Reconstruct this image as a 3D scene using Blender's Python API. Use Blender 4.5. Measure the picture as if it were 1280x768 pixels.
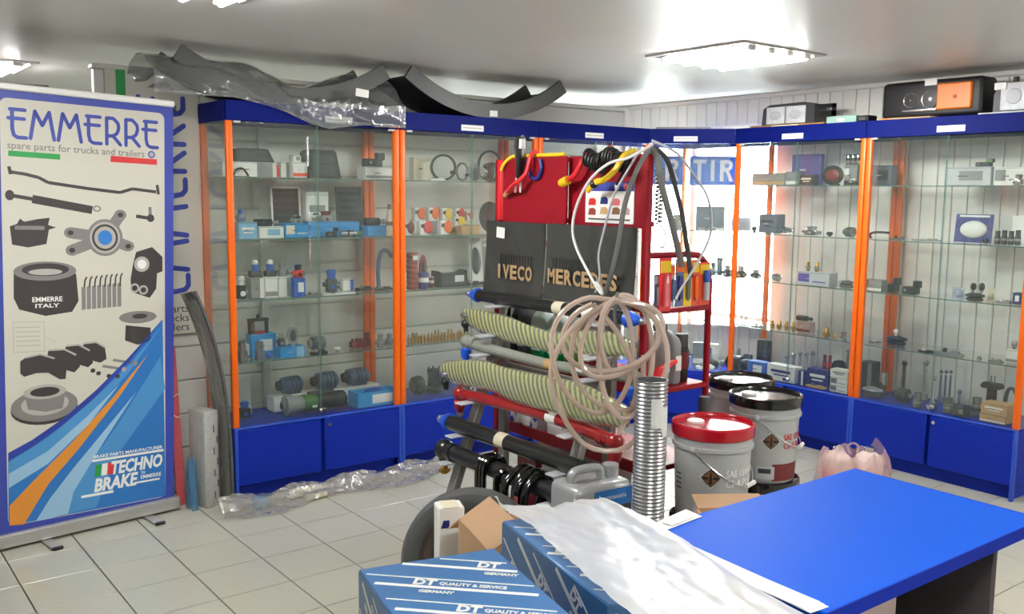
import bpy, bmesh, math, random
from mathutils import Matrix, Vector

for o in list(bpy.data.objects):
    bpy.data.objects.remove(o, do_unlink=True)
scene = bpy.context.scene
COL = scene.collection
R = math.radians
PI = math.pi

# ------------------------------------------------------------------ camera, sky, exposure
YAW, PITCH, ROLL, EYE = 0.65336, 0.12047, 0.01052, 1.5694
F_ = Vector((math.sin(YAW) * math.cos(PITCH), math.cos(YAW) * math.cos(PITCH), -math.sin(PITCH)))
R_ = Vector((math.cos(YAW), -math.sin(YAW), 0))
U_ = R_.cross(F_)
r2 = math.cos(ROLL) * R_ + math.sin(ROLL) * U_
u2 = -math.sin(ROLL) * R_ + math.cos(ROLL) * U_
cam_data = bpy.data.cameras.new('camera')
cam_data.sensor_width = 36
cam_data.lens = 36 * 1181.26 / 1280
cam_data.clip_start = 0.05
cam = bpy.data.objects.new('camera', cam_data)
cam.matrix_world = Matrix(((r2.x, u2.x, -F_.x, 0), (r2.y, u2.y, -F_.y, 0), (r2.z, u2.z, -F_.z, EYE), (0, 0, 0, 1)))
COL.objects.link(cam)
scene.camera = cam

world = bpy.data.worlds.new('overcast_sky')
scene.world = world
world.use_nodes = True
bg = world.node_tree.nodes['Background']
bg.inputs[0].default_value = (0.93, 0.97, 1.0, 1)
bg.inputs[1].default_value = 27.0
TUBE_POWER = 115.0

vs = scene.view_settings
vs.view_transform = 'Standard'
vs.look = 'None'
vs.gamma = 1
vs.use_curve_mapping = False
vs.exposure = 0.15

# ------------------------------------------------------------------ materials
def lin(c):
    c /= 255.0
    return c / 12.92 if c <= 0.04045 else ((c + 0.055) / 1.055) ** 2.4

def rgb(r, g, b):
    return (lin(r), lin(g), lin(b), 1)

MATS = {}

def mat(name, col, rough=0.5, metal=0.0, noise=0.0, scale=20.0, bump=0.0, coat=0.0, spec=0.5, emit=0.0):
    """plain procedural surface with optional grain and fine relief"""
    m = bpy.data.materials.new(name)
    m.use_nodes = True
    nt = m.node_tree
    b = nt.nodes['Principled BSDF']
    c = rgb(*col)
    b.inputs['Base Color'].default_value = c
    b.inputs['Roughness'].default_value = rough
    b.inputs['Metallic'].default_value = metal
    b.inputs['Specular IOR Level'].default_value = spec
    b.inputs['Coat Weight'].default_value = coat
    if emit:
        b.inputs['Emission Color'].default_value = c
        b.inputs['Emission Strength'].default_value = emit
    if noise or bump:
        tc = nt.nodes.new('ShaderNodeTexCoord')
        nz = nt.nodes.new('ShaderNodeTexNoise')
        nz.inputs['Scale'].default_value = scale
        nz.inputs['Detail'].default_value = 4
        nt.links.new(tc.outputs['Object'], nz.inputs['Vector'])
        if noise:
            mx = nt.nodes.new('ShaderNodeMix')
            mx.data_type = 'RGBA'
            mx.inputs['A'].default_value = tuple(max(0, x * (1 - noise)) for x in c[:3]) + (1,)
            mx.inputs['B'].default_value = tuple(min(1, x * (1 + noise)) for x in c[:3]) + (1,)
            nt.links.new(nz.outputs['Fac'], mx.inputs['Factor'])
            nt.links.new(mx.outputs['Result'], b.inputs['Base Color'])
        if bump:
            bp = nt.nodes.new('ShaderNodeBump')
            bp.inputs['Strength'].default_value = bump
            bp.inputs['Distance'].default_value = 0.01
            nt.links.new(nz.outputs['Fac'], bp.inputs['Height'])
            nt.links.new(bp.outputs['Normal'], b.inputs['Normal'])
    MATS[name] = m
    return m

def film(name, col, opacity, rough=0.15, gloss=0.35, bump=0.0, scale=30):
    """thin clear sheet: see-through with a sheen and a little milkiness"""
    m = bpy.data.materials.new(name)
    m.use_nodes = True
    nt = m.node_tree
    nt.nodes.clear()
    out = nt.nodes.new('ShaderNodeOutputMaterial')
    tr = nt.nodes.new('ShaderNodeBsdfTransparent')
    tr.inputs[0].default_value = (0.94, 0.96, 0.945, 1)
    gl = nt.nodes.new('ShaderNodeBsdfGlossy')
    gl.inputs['Roughness'].default_value = rough
    gl.inputs['Color'].default_value = (1, 1, 1, 1)
    df = nt.nodes.new('ShaderNodeBsdfDiffuse')
    df.inputs['Color'].default_value = rgb(*col)
    fr = nt.nodes.new('ShaderNodeLayerWeight')          # same sheen from either side of the sheet
    pw = nt.nodes.new('ShaderNodeMath')
    pw.operation = 'POWER'
    pw.inputs[1].default_value = 5.0
    nt.links.new(fr.outputs['Facing'], pw.inputs[0])
    ma = nt.nodes.new('ShaderNodeMath')
    ma.operation = 'MULTIPLY_ADD'
    ma.inputs[1].default_value = 0.96
    ma.inputs[2].default_value = 0.04
    nt.links.new(pw.outputs[0], ma.inputs[0])
    mul = nt.nodes.new('ShaderNodeMath')
    mul.operation = 'MULTIPLY'
    mul.use_clamp = True
    mul.inputs[1].default_value = gloss
    nt.links.new(ma.outputs[0], mul.inputs[0])
    tl = nt.nodes.new('ShaderNodeBsdfTranslucent')
    tl.inputs['Color'].default_value = rgb(*col)
    m0 = nt.nodes.new('ShaderNodeMixShader')
    m0.inputs[0].default_value = 0.4
    nt.links.new(df.outputs[0], m0.inputs[1])
    nt.links.new(tl.outputs[0], m0.inputs[2])
    m1 = nt.nodes.new('ShaderNodeMixShader')
    m1.inputs[0].default_value = opacity
    nt.links.new(tr.outputs[0], m1.inputs[1])
    nt.links.new(m0.outputs[0], m1.inputs[2])
    m2 = nt.nodes.new('ShaderNodeMixShader')
    nt.links.new(mul.outputs[0], m2.inputs[0])
    nt.links.new(m1.outputs[0], m2.inputs[1])
    nt.links.new(gl.outputs[0], m2.inputs[2])
    nt.links.new(m2.outputs[0], out.inputs[0])
    if bump:
        tc = nt.nodes.new('ShaderNodeTexCoord')
        nz = nt.nodes.new('ShaderNodeTexNoise')
        nz.inputs['Scale'].default_value = scale
        nz.inputs['Detail'].default_value = 3
        bp = nt.nodes.new('ShaderNodeBump')
        bp.inputs['Strength'].default_value = bump
        bp.inputs['Distance'].default_value = 0.02
        nt.links.new(tc.outputs['Object'], nz.inputs['Vector'])
        nt.links.new(nz.outputs['Fac'], bp.inputs['Height'])
        for n in (gl, df, fr):
            nt.links.new(bp.outputs['Normal'], n.inputs['Normal'])
    MATS[name] = m
    return m

film('glass', (205, 225, 215), 0.045, rough=0.02, gloss=0.9)
film('glass_edge', (120, 160, 145), 0.75, rough=0.05, gloss=0.8)
film('window_glass', (255, 255, 255), 0.03, rough=0.01, gloss=0.8)
film('film_clear', (205, 208, 205), 0.24, rough=0.12, gloss=2.2, bump=0.6, scale=14)
film('film_white', (252, 252, 253), 0.85, rough=0.3, gloss=0.8, bump=0.25, scale=16)
film('film_wrap', (150, 154, 156), 0.48, rough=0.16, gloss=2.6, bump=0.8, scale=9)
film('film_pink', (250, 214, 214), 0.42, rough=0.15, gloss=1.2, bump=0.5, scale=20)
film('film_floor', (196, 192, 186), 0.42, rough=0.15, gloss=2.4, bump=0.7, scale=22)
film('film_blue', (90, 170, 220), 0.5, rough=0.2, gloss=1.2, bump=0.5, scale=20)
film('flap_film', (200, 202, 200), 0.05, rough=0.12, gloss=1.0)
film('tape_clear', (190, 205, 220), 0.16, rough=0.1, gloss=1.4)
film('hose_clear', (232, 214, 200), 0.85, rough=0.15, gloss=1.2)
film('mist', (205, 212, 232), 0.45, rough=0.15, gloss=1.2)
film('clear', (215, 218, 218), 0.35, rough=0.12, gloss=1.5)

for n, c, kw in (
    ('tile', (190, 189, 174), dict(rough=0.22, noise=0.05, scale=30)),
    ('grout', (120, 116, 105), dict(rough=0.9)),
    ('ceiling', (222, 222, 219), dict(rough=0.38, noise=0.03, scale=3, spec=0.4)),
    ('wall', (236, 234, 226), dict(rough=0.6, noise=0.03, scale=4)),
    ('wall_panel', (228, 226, 222), dict(rough=0.4, noise=0.02, scale=5)),
    ('partition', (220, 219, 211), dict(rough=0.45, noise=0.03, scale=4)),
    ('cab_blue', (8, 38, 152), dict(rough=0.45, spec=0.2, noise=0.06, scale=60)),
    ('cab_blue_trim', (28, 72, 186), dict(rough=0.4)),
    ('header_blue', (8, 22, 100), dict(rough=0.55, spec=0.08, noise=0.05, scale=40)),
    ('orange', (240, 104, 14), dict(rough=0.4, spec=0.4)),
    ('desk_blue', (8, 82, 198), dict(rough=0.55, spec=0.08, noise=0.03, scale=80)),
    ('desk_edge', (8, 38, 152), dict(rough=0.55, spec=0.08)),
    ('desk_panel', (66, 58, 62), dict(rough=0.6, noise=0.1, scale=40)),
    ('rack_red', (138, 10, 27), dict(rough=0.42, spec=0.3, noise=0.05, scale=30)),
    ('bright_red', (216, 34, 44), dict(rough=0.4)),
    ('steel_grey', (150, 148, 142), dict(rough=0.45, metal=0.5, noise=0.15, scale=25)),
    ('white', (232, 232, 228), dict(rough=0.55)), ('grey', (140, 142, 142), dict(rough=0.5)),
    ('black', (24, 24, 26), dict(rough=0.45)), ('darkgrey', (62, 64, 66), dict(rough=0.5)),
    ('darkbrown', (56, 46, 44), dict(rough=0.6)), ('brown', (130, 92, 60), dict(rough=0.6)),
    ('red', (206, 40, 38), dict(rough=0.4)), ('redorange', (222, 84, 50), dict(rough=0.5)),
    ('darkred', (112, 24, 30), dict(rough=0.45)), ('brick', (150, 58, 48), dict(rough=0.5)),
    ('blue', (38, 90, 184), dict(rough=0.45)), ('navy', (36, 42, 120), dict(rough=0.45)),
    ('cyan', (44, 146, 214), dict(rough=0.45)), ('paleblue', (130, 182, 216), dict(rough=0.5)),
    ('steelblue', (92, 106, 140), dict(rough=0.45, metal=0.3)), ('indigo', (70, 72, 160), dict(rough=0.5)),
    ('purple', (84, 72, 142), dict(rough=0.5)), ('slate', (104, 110, 128), dict(rough=0.5)),
    ('cream', (224, 216, 190), dict(rough=0.6)), ('tan', (196, 158, 112), dict(rough=0.7)),
    ('taupe', (150, 140, 136), dict(rough=0.6)), ('palegrey', (192, 194, 200), dict(rough=0.5)),
    ('pinkgrey', (176, 146, 146), dict(rough=0.6)), ('pink', (226, 120, 120), dict(rough=0.4)),
    ('yellow', (236, 196, 34), dict(rough=0.4)), ('green', (70, 116, 58), dict(rough=0.5)),
    ('olive', (104, 106, 92), dict(rough=0.5)), ('amber', (232, 120, 10), dict(rough=0.35, spec=0.3, noise=0.2, scale=60)),
    ('chrome', (214, 216, 220), dict(rough=0.15, metal=1.0)), ('steel', (168, 170, 174), dict(rough=0.3, metal=0.85)),
    ('brass', (184, 146, 70), dict(rough=0.3, metal=0.85)),
    ('aluminium', (196, 196, 194), dict(rough=0.35, metal=0.7)),
    ('cardboard', (196, 158, 122), dict(rough=0.8, noise=0.06, scale=50)),
    ('cardboard_dark', (138, 106, 78), dict(rough=0.85)),
    ('rubber', (38, 38, 40), dict(rough=0.6, noise=0.2, scale=60)),
    ('rubber_grey', (82, 84, 84), dict(rough=0.5, noise=0.1, scale=40)),
    ('mud_flap', (46, 47, 45), dict(rough=0.35, noise=0.25, scale=8)),
    ('flap_letter', (172, 142, 104), dict(rough=0.6)),
    ('rod_black', (26, 27, 28), dict(rough=0.3, coat=0.3)), ('rod_grey', (142, 146, 136), dict(rough=0.4)),
    ('rod_red', (150, 18, 20), dict(rough=0.3, coat=0.3)), ('cap_blue', (28, 92, 220), dict(rough=0.35)),
    ('gloss_black', (14, 14, 15), dict(rough=0.12, coat=0.5)),
    ('pail_grey', (182, 185, 186), dict(rough=0.3, noise=0.05, scale=20)),
    ('lid_black', (18, 18, 19), dict(rough=0.18, coat=0.4)), ('lid_red', (176, 12, 34), dict(rough=0.2, coat=0.4)),
    ('can_silver', (176, 179, 181), dict(rough=0.32, metal=0.35)),
    ('tube_white', (240, 240, 238), dict(rough=0.4)), ('strap_grey', (128, 130, 128), dict(rough=0.5)),
    ('banner_blue', (50, 66, 158), dict(rough=0.5)), ('banner_cream', (206, 203, 190), dict(rough=0.55)),
    ('print_mid', (38, 112, 184), dict(rough=0.5)), ('print_deep', (34, 58, 150), dict(rough=0.5)),
    ('print_sky', (72, 142, 200), dict(rough=0.5)), ('print_pale', (150, 190, 220), dict(rough=0.5)),
    ('print_orange', (218, 140, 48), dict(rough=0.5)), ('print_green', (30, 150, 70), dict(rough=0.5)),
    ('print_red', (208, 48, 48), dict(rough=0.5)), ('print_dark', (58, 52, 52), dict(rough=0.5)),
    ('print_grey', (128, 124, 122), dict(rough=0.5)), ('print_light', (178, 174, 168), dict(rough=0.5)),
    ('print_white', (238, 238, 234), dict(rough=0.5)), ('ink', (60, 60, 66), dict(rough=0.6)),
    ('carton_blue', (64, 114, 168), dict(rough=0.3, noise=0.12, scale=6)),
    ('carton_blue_side', (74, 98, 178), dict(rough=0.35)),
    ('coolant_green', (10, 150, 84), dict(rough=0.25)), ('bottle_pale', (176, 190, 186), dict(rough=0.3)),
    ('coolant_pink', (232, 120, 132), dict(rough=0.3)),
    ('pink_paper', (238, 214, 208), dict(rough=0.7)), ('wood', (168, 122, 66), dict(rough=0.7)),
    ('mint', (146, 178, 166), dict(rough=0.6)), ('pinkred', (206, 92, 96), dict(rough=0.6, noise=0.35, scale=120)),
    ('wheel_steel', (92, 80, 74), dict(rough=0.5, noise=0.2, scale=30)),
    ('newsprint', (172, 172, 168), dict(rough=0.6, noise=0.25, scale=60)),
    ('lens_clear', (214, 218, 222), dict(rough=0.18, metal=0.0, noise=0.25, scale=30)),
):
    mat(n, c, **kw)
mat('tube_light', (252, 251, 248), emit=TUBE_POWER)

def stripes(name, c1, c2, scale, rot):
    m = mat(name, c1, rough=0.25, coat=0.6)
    nt = m.node_tree
    b = nt.nodes['Principled BSDF']
    tc = nt.nodes.new('ShaderNodeTexCoord')
    mp = nt.nodes.new('ShaderNodeMapping')
    mp.inputs['Rotation'].default_value = rot
    wv = nt.nodes.new('ShaderNodeTexWave')
    wv.wave_type = 'BANDS'
    wv.inputs['Scale'].default_value = scale
    wv.inputs['Distortion'].default_value = 0.7
    wv.inputs['Detail'].default_value = 1
    rp = nt.nodes.new('ShaderNodeValToRGB')
    rp.color_ramp.elements[0].position = 0.32
    rp.color_ramp.elements[0].color = rgb(*c2)
    rp.color_ramp.elements[1].position = 0.62
    rp.color_ramp.elements[1].color = rgb(*c1)
    nt.links.new(tc.outputs['Object'], mp.inputs['Vector'])
    nt.links.new(mp.outputs[0], wv.inputs['Vector'])
    nt.links.new(wv.outputs['Fac'], rp.inputs[0])
    nt.links.new(rp.outputs[0], b.inputs['Base Color'])
    return m
stripes('net_sleeve', (222, 220, 138), (104, 110, 62), 12.0, (R(24), 0.0, R(90)))
stripes('news_stripes', (186, 184, 178), (140, 142, 142), 16.0, (0, R(90), 0))

# ------------------------------------------------------------------ mesh helpers
class MB:
    """collects shapes for ONE mesh object"""
    def __init__(s):
        s.bm = bmesh.new()

    def box(s, c, size, bev=0.0, rot=None, seg=1):
        ret = bmesh.ops.create_cube(s.bm, size=1.0)
        vs_ = ret['verts']
        M = Matrix.Translation(c) @ (rot.to_4x4() if rot else Matrix()) @ Matrix.Diagonal((size[0], size[1], size[2], 1))
        bmesh.ops.transform(s.bm, matrix=M, verts=vs_)
        if bev:
            es = set(e for v in vs_ for e in v.link_edges)
            bmesh.ops.bevel(s.bm, geom=list(es), offset=min(bev, 0.45 * min(size)), segments=seg, affect='EDGES', profile=0.5)
        return s

    def cyl(s, p0, p1, r0, r1=None, n=16):
        r1 = r0 if r1 is None else r1
        return s.tube([p0, p1], [r0, r1], n)

    def tube(s, pts, rad, n=8, closed=False, flat=1.0, up=None):
        pts = [Vector(p) for p in pts]
        k = len(pts)
        rads = rad if isinstance(rad, (list, tuple)) else [rad] * k
        rings = []
        ref = None
        for i, p in enumerate(pts):
            if closed:
                t = (pts[(i + 1) % k] - pts[i - 1])
            else:
                t = pts[min(i + 1, k - 1)] - pts[max(i - 1, 0)]
            t.normalize()
            if up is not None:
                a = Vector(up)
            elif ref is None:
                a = Vector((0, 0, 1)) if abs(t.z) < 0.9 else Vector((1, 0, 0))
            else:
                a = ref
            a = (a - t * a.dot(t)).normalized()
            ref = a
            b = t.cross(a)
            fl = flat[i] if isinstance(flat, (list, tuple)) else flat
            rings.append([s.bm.verts.new(p + rads[i] * (math.cos(2 * PI * j / n) * a + fl * math.sin(2 * PI * j / n) * b)) for j in range(n)])
        m = k if closed else k - 1
        for i in range(m):
            A, B = rings[i], rings[(i + 1) % k]
            for j in range(n):
                s.bm.faces.new((A[j], A[(j + 1) % n], B[(j + 1) % n], B[j]))
        if not closed:
            s.bm.faces.new(list(reversed(rings[0])))
            s.bm.faces.new(rings[-1])
        return s

    def lathe(s, prof, n=20, M=None, cap=True):
        M = M or Matrix()
        rings = []
        for r, z in prof:
            rings.append([s.bm.verts.new(M @ Vector((max(r, 1e-4) * math.cos(2 * PI * j / n), max(r, 1e-4) * math.sin(2 * PI * j / n), z))) for j in range(n)])
        for A, B in zip(rings, rings[1:]):
            for j in range(n):
                s.bm.faces.new((A[j], A[(j + 1) % n], B[(j + 1) % n], B[j]))
        if cap:
            s.bm.faces.new(list(reversed(rings[0])))
            s.bm.faces.new(rings[-1])
        return s

    def prism(s, poly, z0, z1, M=None):
        M = M or Matrix()
        lo = [s.bm.verts.new(M @ Vector((x, y, z0))) for x, y in poly]
        hi = [s.bm.verts.new(M @ Vector((x, y, z1))) for x, y in poly]
        k = len(poly)
        for i in range(k):
            s.bm.faces.new((lo[i], lo[(i + 1) % k], hi[(i + 1) % k], hi[i]))
        s.bm.faces.new(list(reversed(lo)))
        s.bm.faces.new(hi)
        return s

    def sheet(s, fn, nu, nv, thick=0.0):
        g = [[s.bm.verts.new(fn(i / nu, j / nv)) for j in range(nv + 1)] for i in range(nu + 1)]
        fs = []
        for i in range(nu):
            for j in range(nv):
                fs.append(s.bm.faces.new((g[i][j], g[i + 1][j], g[i + 1][j + 1], g[i][j + 1])))
        if thick:
            bmesh.ops.recalc_face_normals(s.bm, faces=fs)
            bmesh.ops.solidify(s.bm, geom=fs, thickness=thick)
        return s

    def ball(s, c, r, n=12, sz=None):
        M = Matrix.Translation(c) @ Matrix.Diagonal((*(sz or (1, 1, 1)), 1))
        bmesh.ops.create_uvsphere(s.bm, u_segments=n, v_segments=max(6, n // 2), radius=r, matrix=M)
        return s

    def build(s, name, m, parent=None, smooth=True, M=None, kind=None):
        bmesh.ops.recalc_face_normals(s.bm, faces=s.bm.faces)
        me = bpy.data.meshes.new(name)
        s.bm.to_mesh(me)
        s.bm.free()
        return link(name, me, m, parent, smooth, M, kind)

def link(name, me, m, parent=None, smooth=True, M=None, kind=None):
    if smooth:
        me.polygons.foreach_set('use_smooth', [True] * len(me.polygons))
        me.set_sharp_from_angle(angle=R(38))
    me.materials.clear()
    me.materials.append(MATS[m] if isinstance(m, str) else m)
    o = bpy.data.objects.new(name, me)
    COL.objects.link(o)
    if M is not None:
        o.matrix_local = M
    if parent:
        o.parent = parent
    if kind:
        o['kind'] = kind
    return o

def thing(name, label, cat, loc=(0, 0, 0), rz=0.0, group=None):
    o = bpy.data.objects.new(name, None)
    o.empty_display_size = 0.05
    COL.objects.link(o)
    o.location = loc
    o.rotation_euler = (0, 0, rz)
    return tag(o, label, cat, group)

def tag(o, label, cat, group=None):
    o['label'] = label
    o['category'] = cat
    if group:
        o['group'] = group
    return o

def struct(o):
    o['kind'] = 'structure'
    return o

def text(name, s, size, m, parent, M, ext=0.0004, width=None, bold=0.0, align='LEFT', shear=0.0):
    cu = bpy.data.curves.new(name, 'FONT')
    cu.body = s
    cu.size = size
    cu.extrude = ext
    cu.offset = bold
    cu.shear = shear
    cu.align_x = align
    cu.resolution_u = 2
    ob = bpy.data.objects.new('tmp', cu)
    me = bpy.data.meshes.new_from_object(ob)
    bpy.data.objects.remove(ob, do_unlink=True)
    bpy.data.curves.remove(cu)
    if width and me.vertices:
        xs = [v.co.x for v in me.vertices]
        k = width / max(1e-6, max(xs) - min(xs))
        x0 = min(xs) if align == 'LEFT' else 0
        for v in me.vertices:
            v.co.x = (v.co.x - x0) * k
    return link(name, me, m, parent, False, M)

def upright(x=0, y=0, z=0, rz=0):
    """local frame whose XY plane stands upright and faces -Y"""
    return Matrix.Translation((x, y, z)) @ Matrix.Rotation(rz, 4, 'Z') @ Matrix.Rotation(PI / 2, 4, 'X')

def ellipse(cx, cy, rx, ry, n=24, a=0.0):
    return [(cx + rx * math.cos(t) * math.cos(a) - ry * math.sin(t) * math.sin(a), cy + rx * math.cos(t) * math.sin(a) + ry * math.sin(t) * math.cos(a)) for t in (2 * PI * i / n for i in range(n))]

def stroke(pts, w):
    """flat ribbon polygon along a 2D polyline"""
    L, Rr = [], []
    for i, p in enumerate(pts):
        a = Vector(pts[max(i - 1, 0)])
        b = Vector(pts[min(i + 1, len(pts) - 1)])
        t = (b - a).normalized()
        nrm = Vector((-t.y, t.x)) * w / 2
        L.append((p[0] + nrm.x, p[1] + nrm.y))
        Rr.append((p[0] - nrm.x, p[1] - nrm.y))
    return L + Rr[::-1]

def smooth_path(pts, k=6, closed=False):
    pts = [Vector(p) for p in pts]
    n = len(pts)
    out = []
    rng = range(n if closed else n - 1)
    for i in rng:
        if closed:
            p0, p1, p2, p3 = pts[i - 1], pts[i], pts[(i + 1) % n], pts[(i + 2) % n]
        else:
            p0, p1, p2, p3 = pts[max(i - 1, 0)], pts[i], pts[i + 1], pts[min(i + 2, n - 1)]
        for j in range(k):
            t = j / k
            out.append(0.5 * ((2 * p1) + (p2 - p0) * t + (2 * p0 - 5 * p1 + 4 * p2 - p3) * t * t + (3 * p1 - p0 - 3 * p2 + p3) * t ** 3))
    if not closed:
        out.append(pts[-1])
    return out

def project(P):
    d = Vector(P) - Vector((0, 0, EYE))
    w = d.dot(F_)
    return (640 + 1181.26 * d.dot(r2) / w, 384 - 1181.26 * d.dot(u2) / w, w)

# ------------------------------------------------------------------ the room
CEIL = 2.265
X0, X1, Y0, Y1 = -2.6, 5.40, -2.4, 8.0
T = 0.2945
floor = MB().box(((X0 + X1) / 2, (Y0 + Y1) / 2, -0.06), (X1 - X0 + 0.2, Y1 - Y0 + 0.2, 0.10)).build('floor', 'grout', smooth=False)
struct(floor)
tile_me = None
rest = MB()
gx, gy = 1.5265 - 14 * T, 4.032 - 22 * T
for i in range(28):
    for j in range(36):
        x, y = gx + (i + .5) * T, gy + (j + .5) * T
        if not (X0 < x < X1 and Y0 < y < Y1):
            continue
        px = [project((x + a * T / 2, y + b * T / 2, 0)) for a in (-1, 1) for b in (-1, 1)]
        seen = min(p[2] for p in px) > 0.3 and any(-10 < p[0] < 1290 and p[1] < 790 for p in px) and y < 4.9 and x < 5.2
        if seen:
            if tile_me is None:
                ob = MB().box((0, 0, -0.005), (T - 0.005, T - 0.005, 0.010), bev=0.0012).build('tile', 'tile', floor, smooth=False)
                tile_me = ob.data
            else:
                ob = bpy.data.objects.new('tile', tile_me)
                COL.objects.link(ob)
                ob.parent = floor
            ob.location = (x, y, 0)
        else:
            rest.box((x, y, -0.005), (T - 0.005, T - 0.005, 0.010))
rest.build('far_tiles', 'tile', floor, smooth=False, kind='stuff')

ceiling = struct(MB().box(((X0 + X1) / 2, (Y0 + Y1) / 2, CEIL + 0.10), (X1 - X0 + .2, Y1 - Y0 + .2, 0.20)).build('ceiling', 'ceiling', smooth=False))
for nm, c, s_, m in (('wall_front', ((X0 + X1) / 2, Y0 - .05, CEIL / 2), (X1 - X0, .1, CEIL), 'wall'),
                     ('wall_side', (X0 - .05, (Y0 + Y1) / 2, CEIL / 2), (.1, Y1 - Y0 + .2, CEIL), 'wall'),
                     ('wall_back', ((X0 + X1) / 2, Y1 + .05, CEIL / 2), (X1 - X0, .1, CEIL), 'wall')):
    struct(MB().box(c, s_).build(nm, m, smooth=False))

# right wall of narrow vertical boards with one daylight window behind the corner case
WY0, WY1, WZ0, WZ1 = 4.075, 5.45, 0.67, 2.03
wr = MB()
wx, wt = X1 + 0.06, 0.10
wr.box((wx, (Y0 + WY0) / 2, CEIL / 2), (wt, WY0 - Y0, CEIL))
wr.box((wx, (WY1 + Y1) / 2, CEIL / 2), (wt, Y1 - WY1, CEIL))
wr.box((wx, (WY0 + WY1) / 2, WZ0 / 2), (wt, WY1 - WY0, WZ0))
wr.box((wx, (WY0 + WY1) / 2, (WZ1 + CEIL) / 2), (wt, WY1 - WY0, CEIL - WZ1))
wall_right = struct(wr.build('wall_right', 'wall_panel', smooth=False))
P_ = 0.0943
y = 1.20
while y < 5.95:
    spans = [(0.0, CEIL - .02)]
    if WY0 - .05 < y < WY1 + .05:
        spans = [(0.0, WZ0 - .03), (WZ1 + .03, CEIL - .02)]
    for a, b in spans:
        MB().box((X1 + .004, y, (a + b) / 2), (0.012, P_ - 0.006, b - a), bev=0.003).build('board', 'wall_panel', wall_right, smooth=False)
    y += P_
MB().box((X1 - .006, (1.2 + 5.9) / 2, CEIL - .015), (0.03, 4.75, 0.03), bev=.006).build('cornice', 'wall_panel', wall_right)

win = struct(thing('window_1', '', '', (X1 + .05, (WY0 + WY1) / 2, WZ0)))
del win['label'], win['category']
wh, ww = WZ1 - WZ0, WY1 - WY0
fr = MB()
for yy, zz, sy, sz in ((0, .02, ww, .04), (0, wh - .02, ww, .04), (-ww / 2 + .02, wh / 2, .04, wh), (ww / 2 - .02, wh / 2, .04, wh), (0.1, wh / 2, .05, wh)):
    fr.box((0, yy, zz), (.06, sy, sz), bev=.006)
fr.build('window_frame', 'white', win)
MB().box((0.005, (-ww / 2 + .1) / 2, wh / 2), (.006, ww / 2 + .1 - .06, wh - .08)).build('pane', 'window_glass', win, smooth=False)
MB().box((0.005, (ww / 2 + .1) / 2, wh / 2), (.006, ww / 2 - .1 - .06, wh - .08)).build('pane', 'window_glass', win, smooth=False)
MB().box((-.08, 0, -.012), (.12, ww + .06, .024), bev=.006).build('window_sill', 'white', win)

# low partition of wide horizontal boards behind the left cases
PX0, PX1, PY, PH = 1.22, 4.76, 4.935, 2.157
wall_left = struct(MB().box(((PX0 + PX1) / 2, PY + .03, PH / 2), (PX1 - PX0, .03, PH)).build('wall_left', 'partition', smooth=False))
z = 0.028
while z < PH - .02:
    h_ = min(.18, PH - .012 - z)
    MB().box(((PX0 + PX1) / 2, PY + .009, z + h_ / 2), (PX1 - PX0, .018, h_ - .006), bev=.004).build('board', 'partition', wall_left, smooth=False)
    z += .18
MB().box(((PX0 + PX1) / 2, PY + .02, PH), (PX1 - PX0 + .02, .07, .024), bev=.005).build('top_rail', 'partition', wall_left)
MB().box((PX1 + .015, PY + .02, PH / 2), (.04, .08, PH), bev=.006).build('end_post', 'wall', wall_left)
MB().box((2.06, PY - .012, .95), (.05, .022, 1.9), bev=.004).build('batten', 'partition', wall_left)

# ------------------------------------------------------------------ ceiling lights: recessed trays with four tubes
def ceiling_light(cx, cy, label, name='ceiling_light'):
    t = thing(name, label, 'light', (cx, cy, CEIL), 0, 'recessed ceiling lights')
    W = .60
    fr = MB()
    for dx, dy, sx, sy in ((0, W / 2, W + .03, .03), (0, -W / 2, W + .03, .03), (W / 2, 0, .03, W - .03), (-W / 2, 0, .03, W - .03)):
        fr.box((dx, dy, -.004), (sx, sy, .012), bev=.003)
    fr.build('frame', 'aluminium', t)
    MB().box((0, 0, -.0025), (W - .03, W - .03, .004)).build('reflector', 'chrome', t, smooth=False)
    for k in range(4):
        x = -.21 + .14 * k
        tb = MB().cyl((x, -.265, -.022), (x, .265, -.022), .016, n=12).build('tube', 'tube_light', t)
        for yy in (-.272, .272):
            MB().box((x, yy, -.016), (.05, .016, .026), bev=.004).build('socket', 'white', tb)
    for k in range(5):
        x = -.28 + .14 * k
        MB().prism([(-.012, 0), (.012, 0), (0, -.010)], -.27, .27, Matrix.Translation((x, 0, -.005)) @ Matrix.Rotation(PI / 2, 4, 'X')).build('louvre', 'aluminium', t, smooth=False)
ceiling_light(3.81, 3.17, 'four-tube square ceiling light above the red lid pail and rack')
ceiling_light(1.09, 3.19, 'four-tube square ceiling light above the open tiled floor by the banner')
ceiling_light(0.86, 6.20, 'four-tube square ceiling light in the dark store beyond the partition')
ceiling_light(1.09, 0.35, 'four-tube square ceiling light above the printed blue cartons', 'ceiling_light_offscreen')
ceiling_light(3.81, 0.35, 'four-tube square ceiling light past the end of blue desk', 'ceiling_light_offscreen')

# dark store behind the banner
st = thing('storage_cabinet', 'tall dark brown storage cabinet in the gloom beyond the partition', 'cabinet', (0.35, 5.75, 0))
MB().box((0, .25, 1.065), (1.7, .45, 2.13), bev=.01).build('body', 'darkbrown', st)
for sx in (-1, 1):
    d_ = MB().box((sx * .42, .012, 1.06), (.82, .02, 2.0), bev=.004).build('door', 'darkbrown', st)
    MB().cyl((sx * .06, -.015, 1.0), (sx * .06, -.015, 1.15), .008, n=8).build('handle', 'steel', d_)

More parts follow.
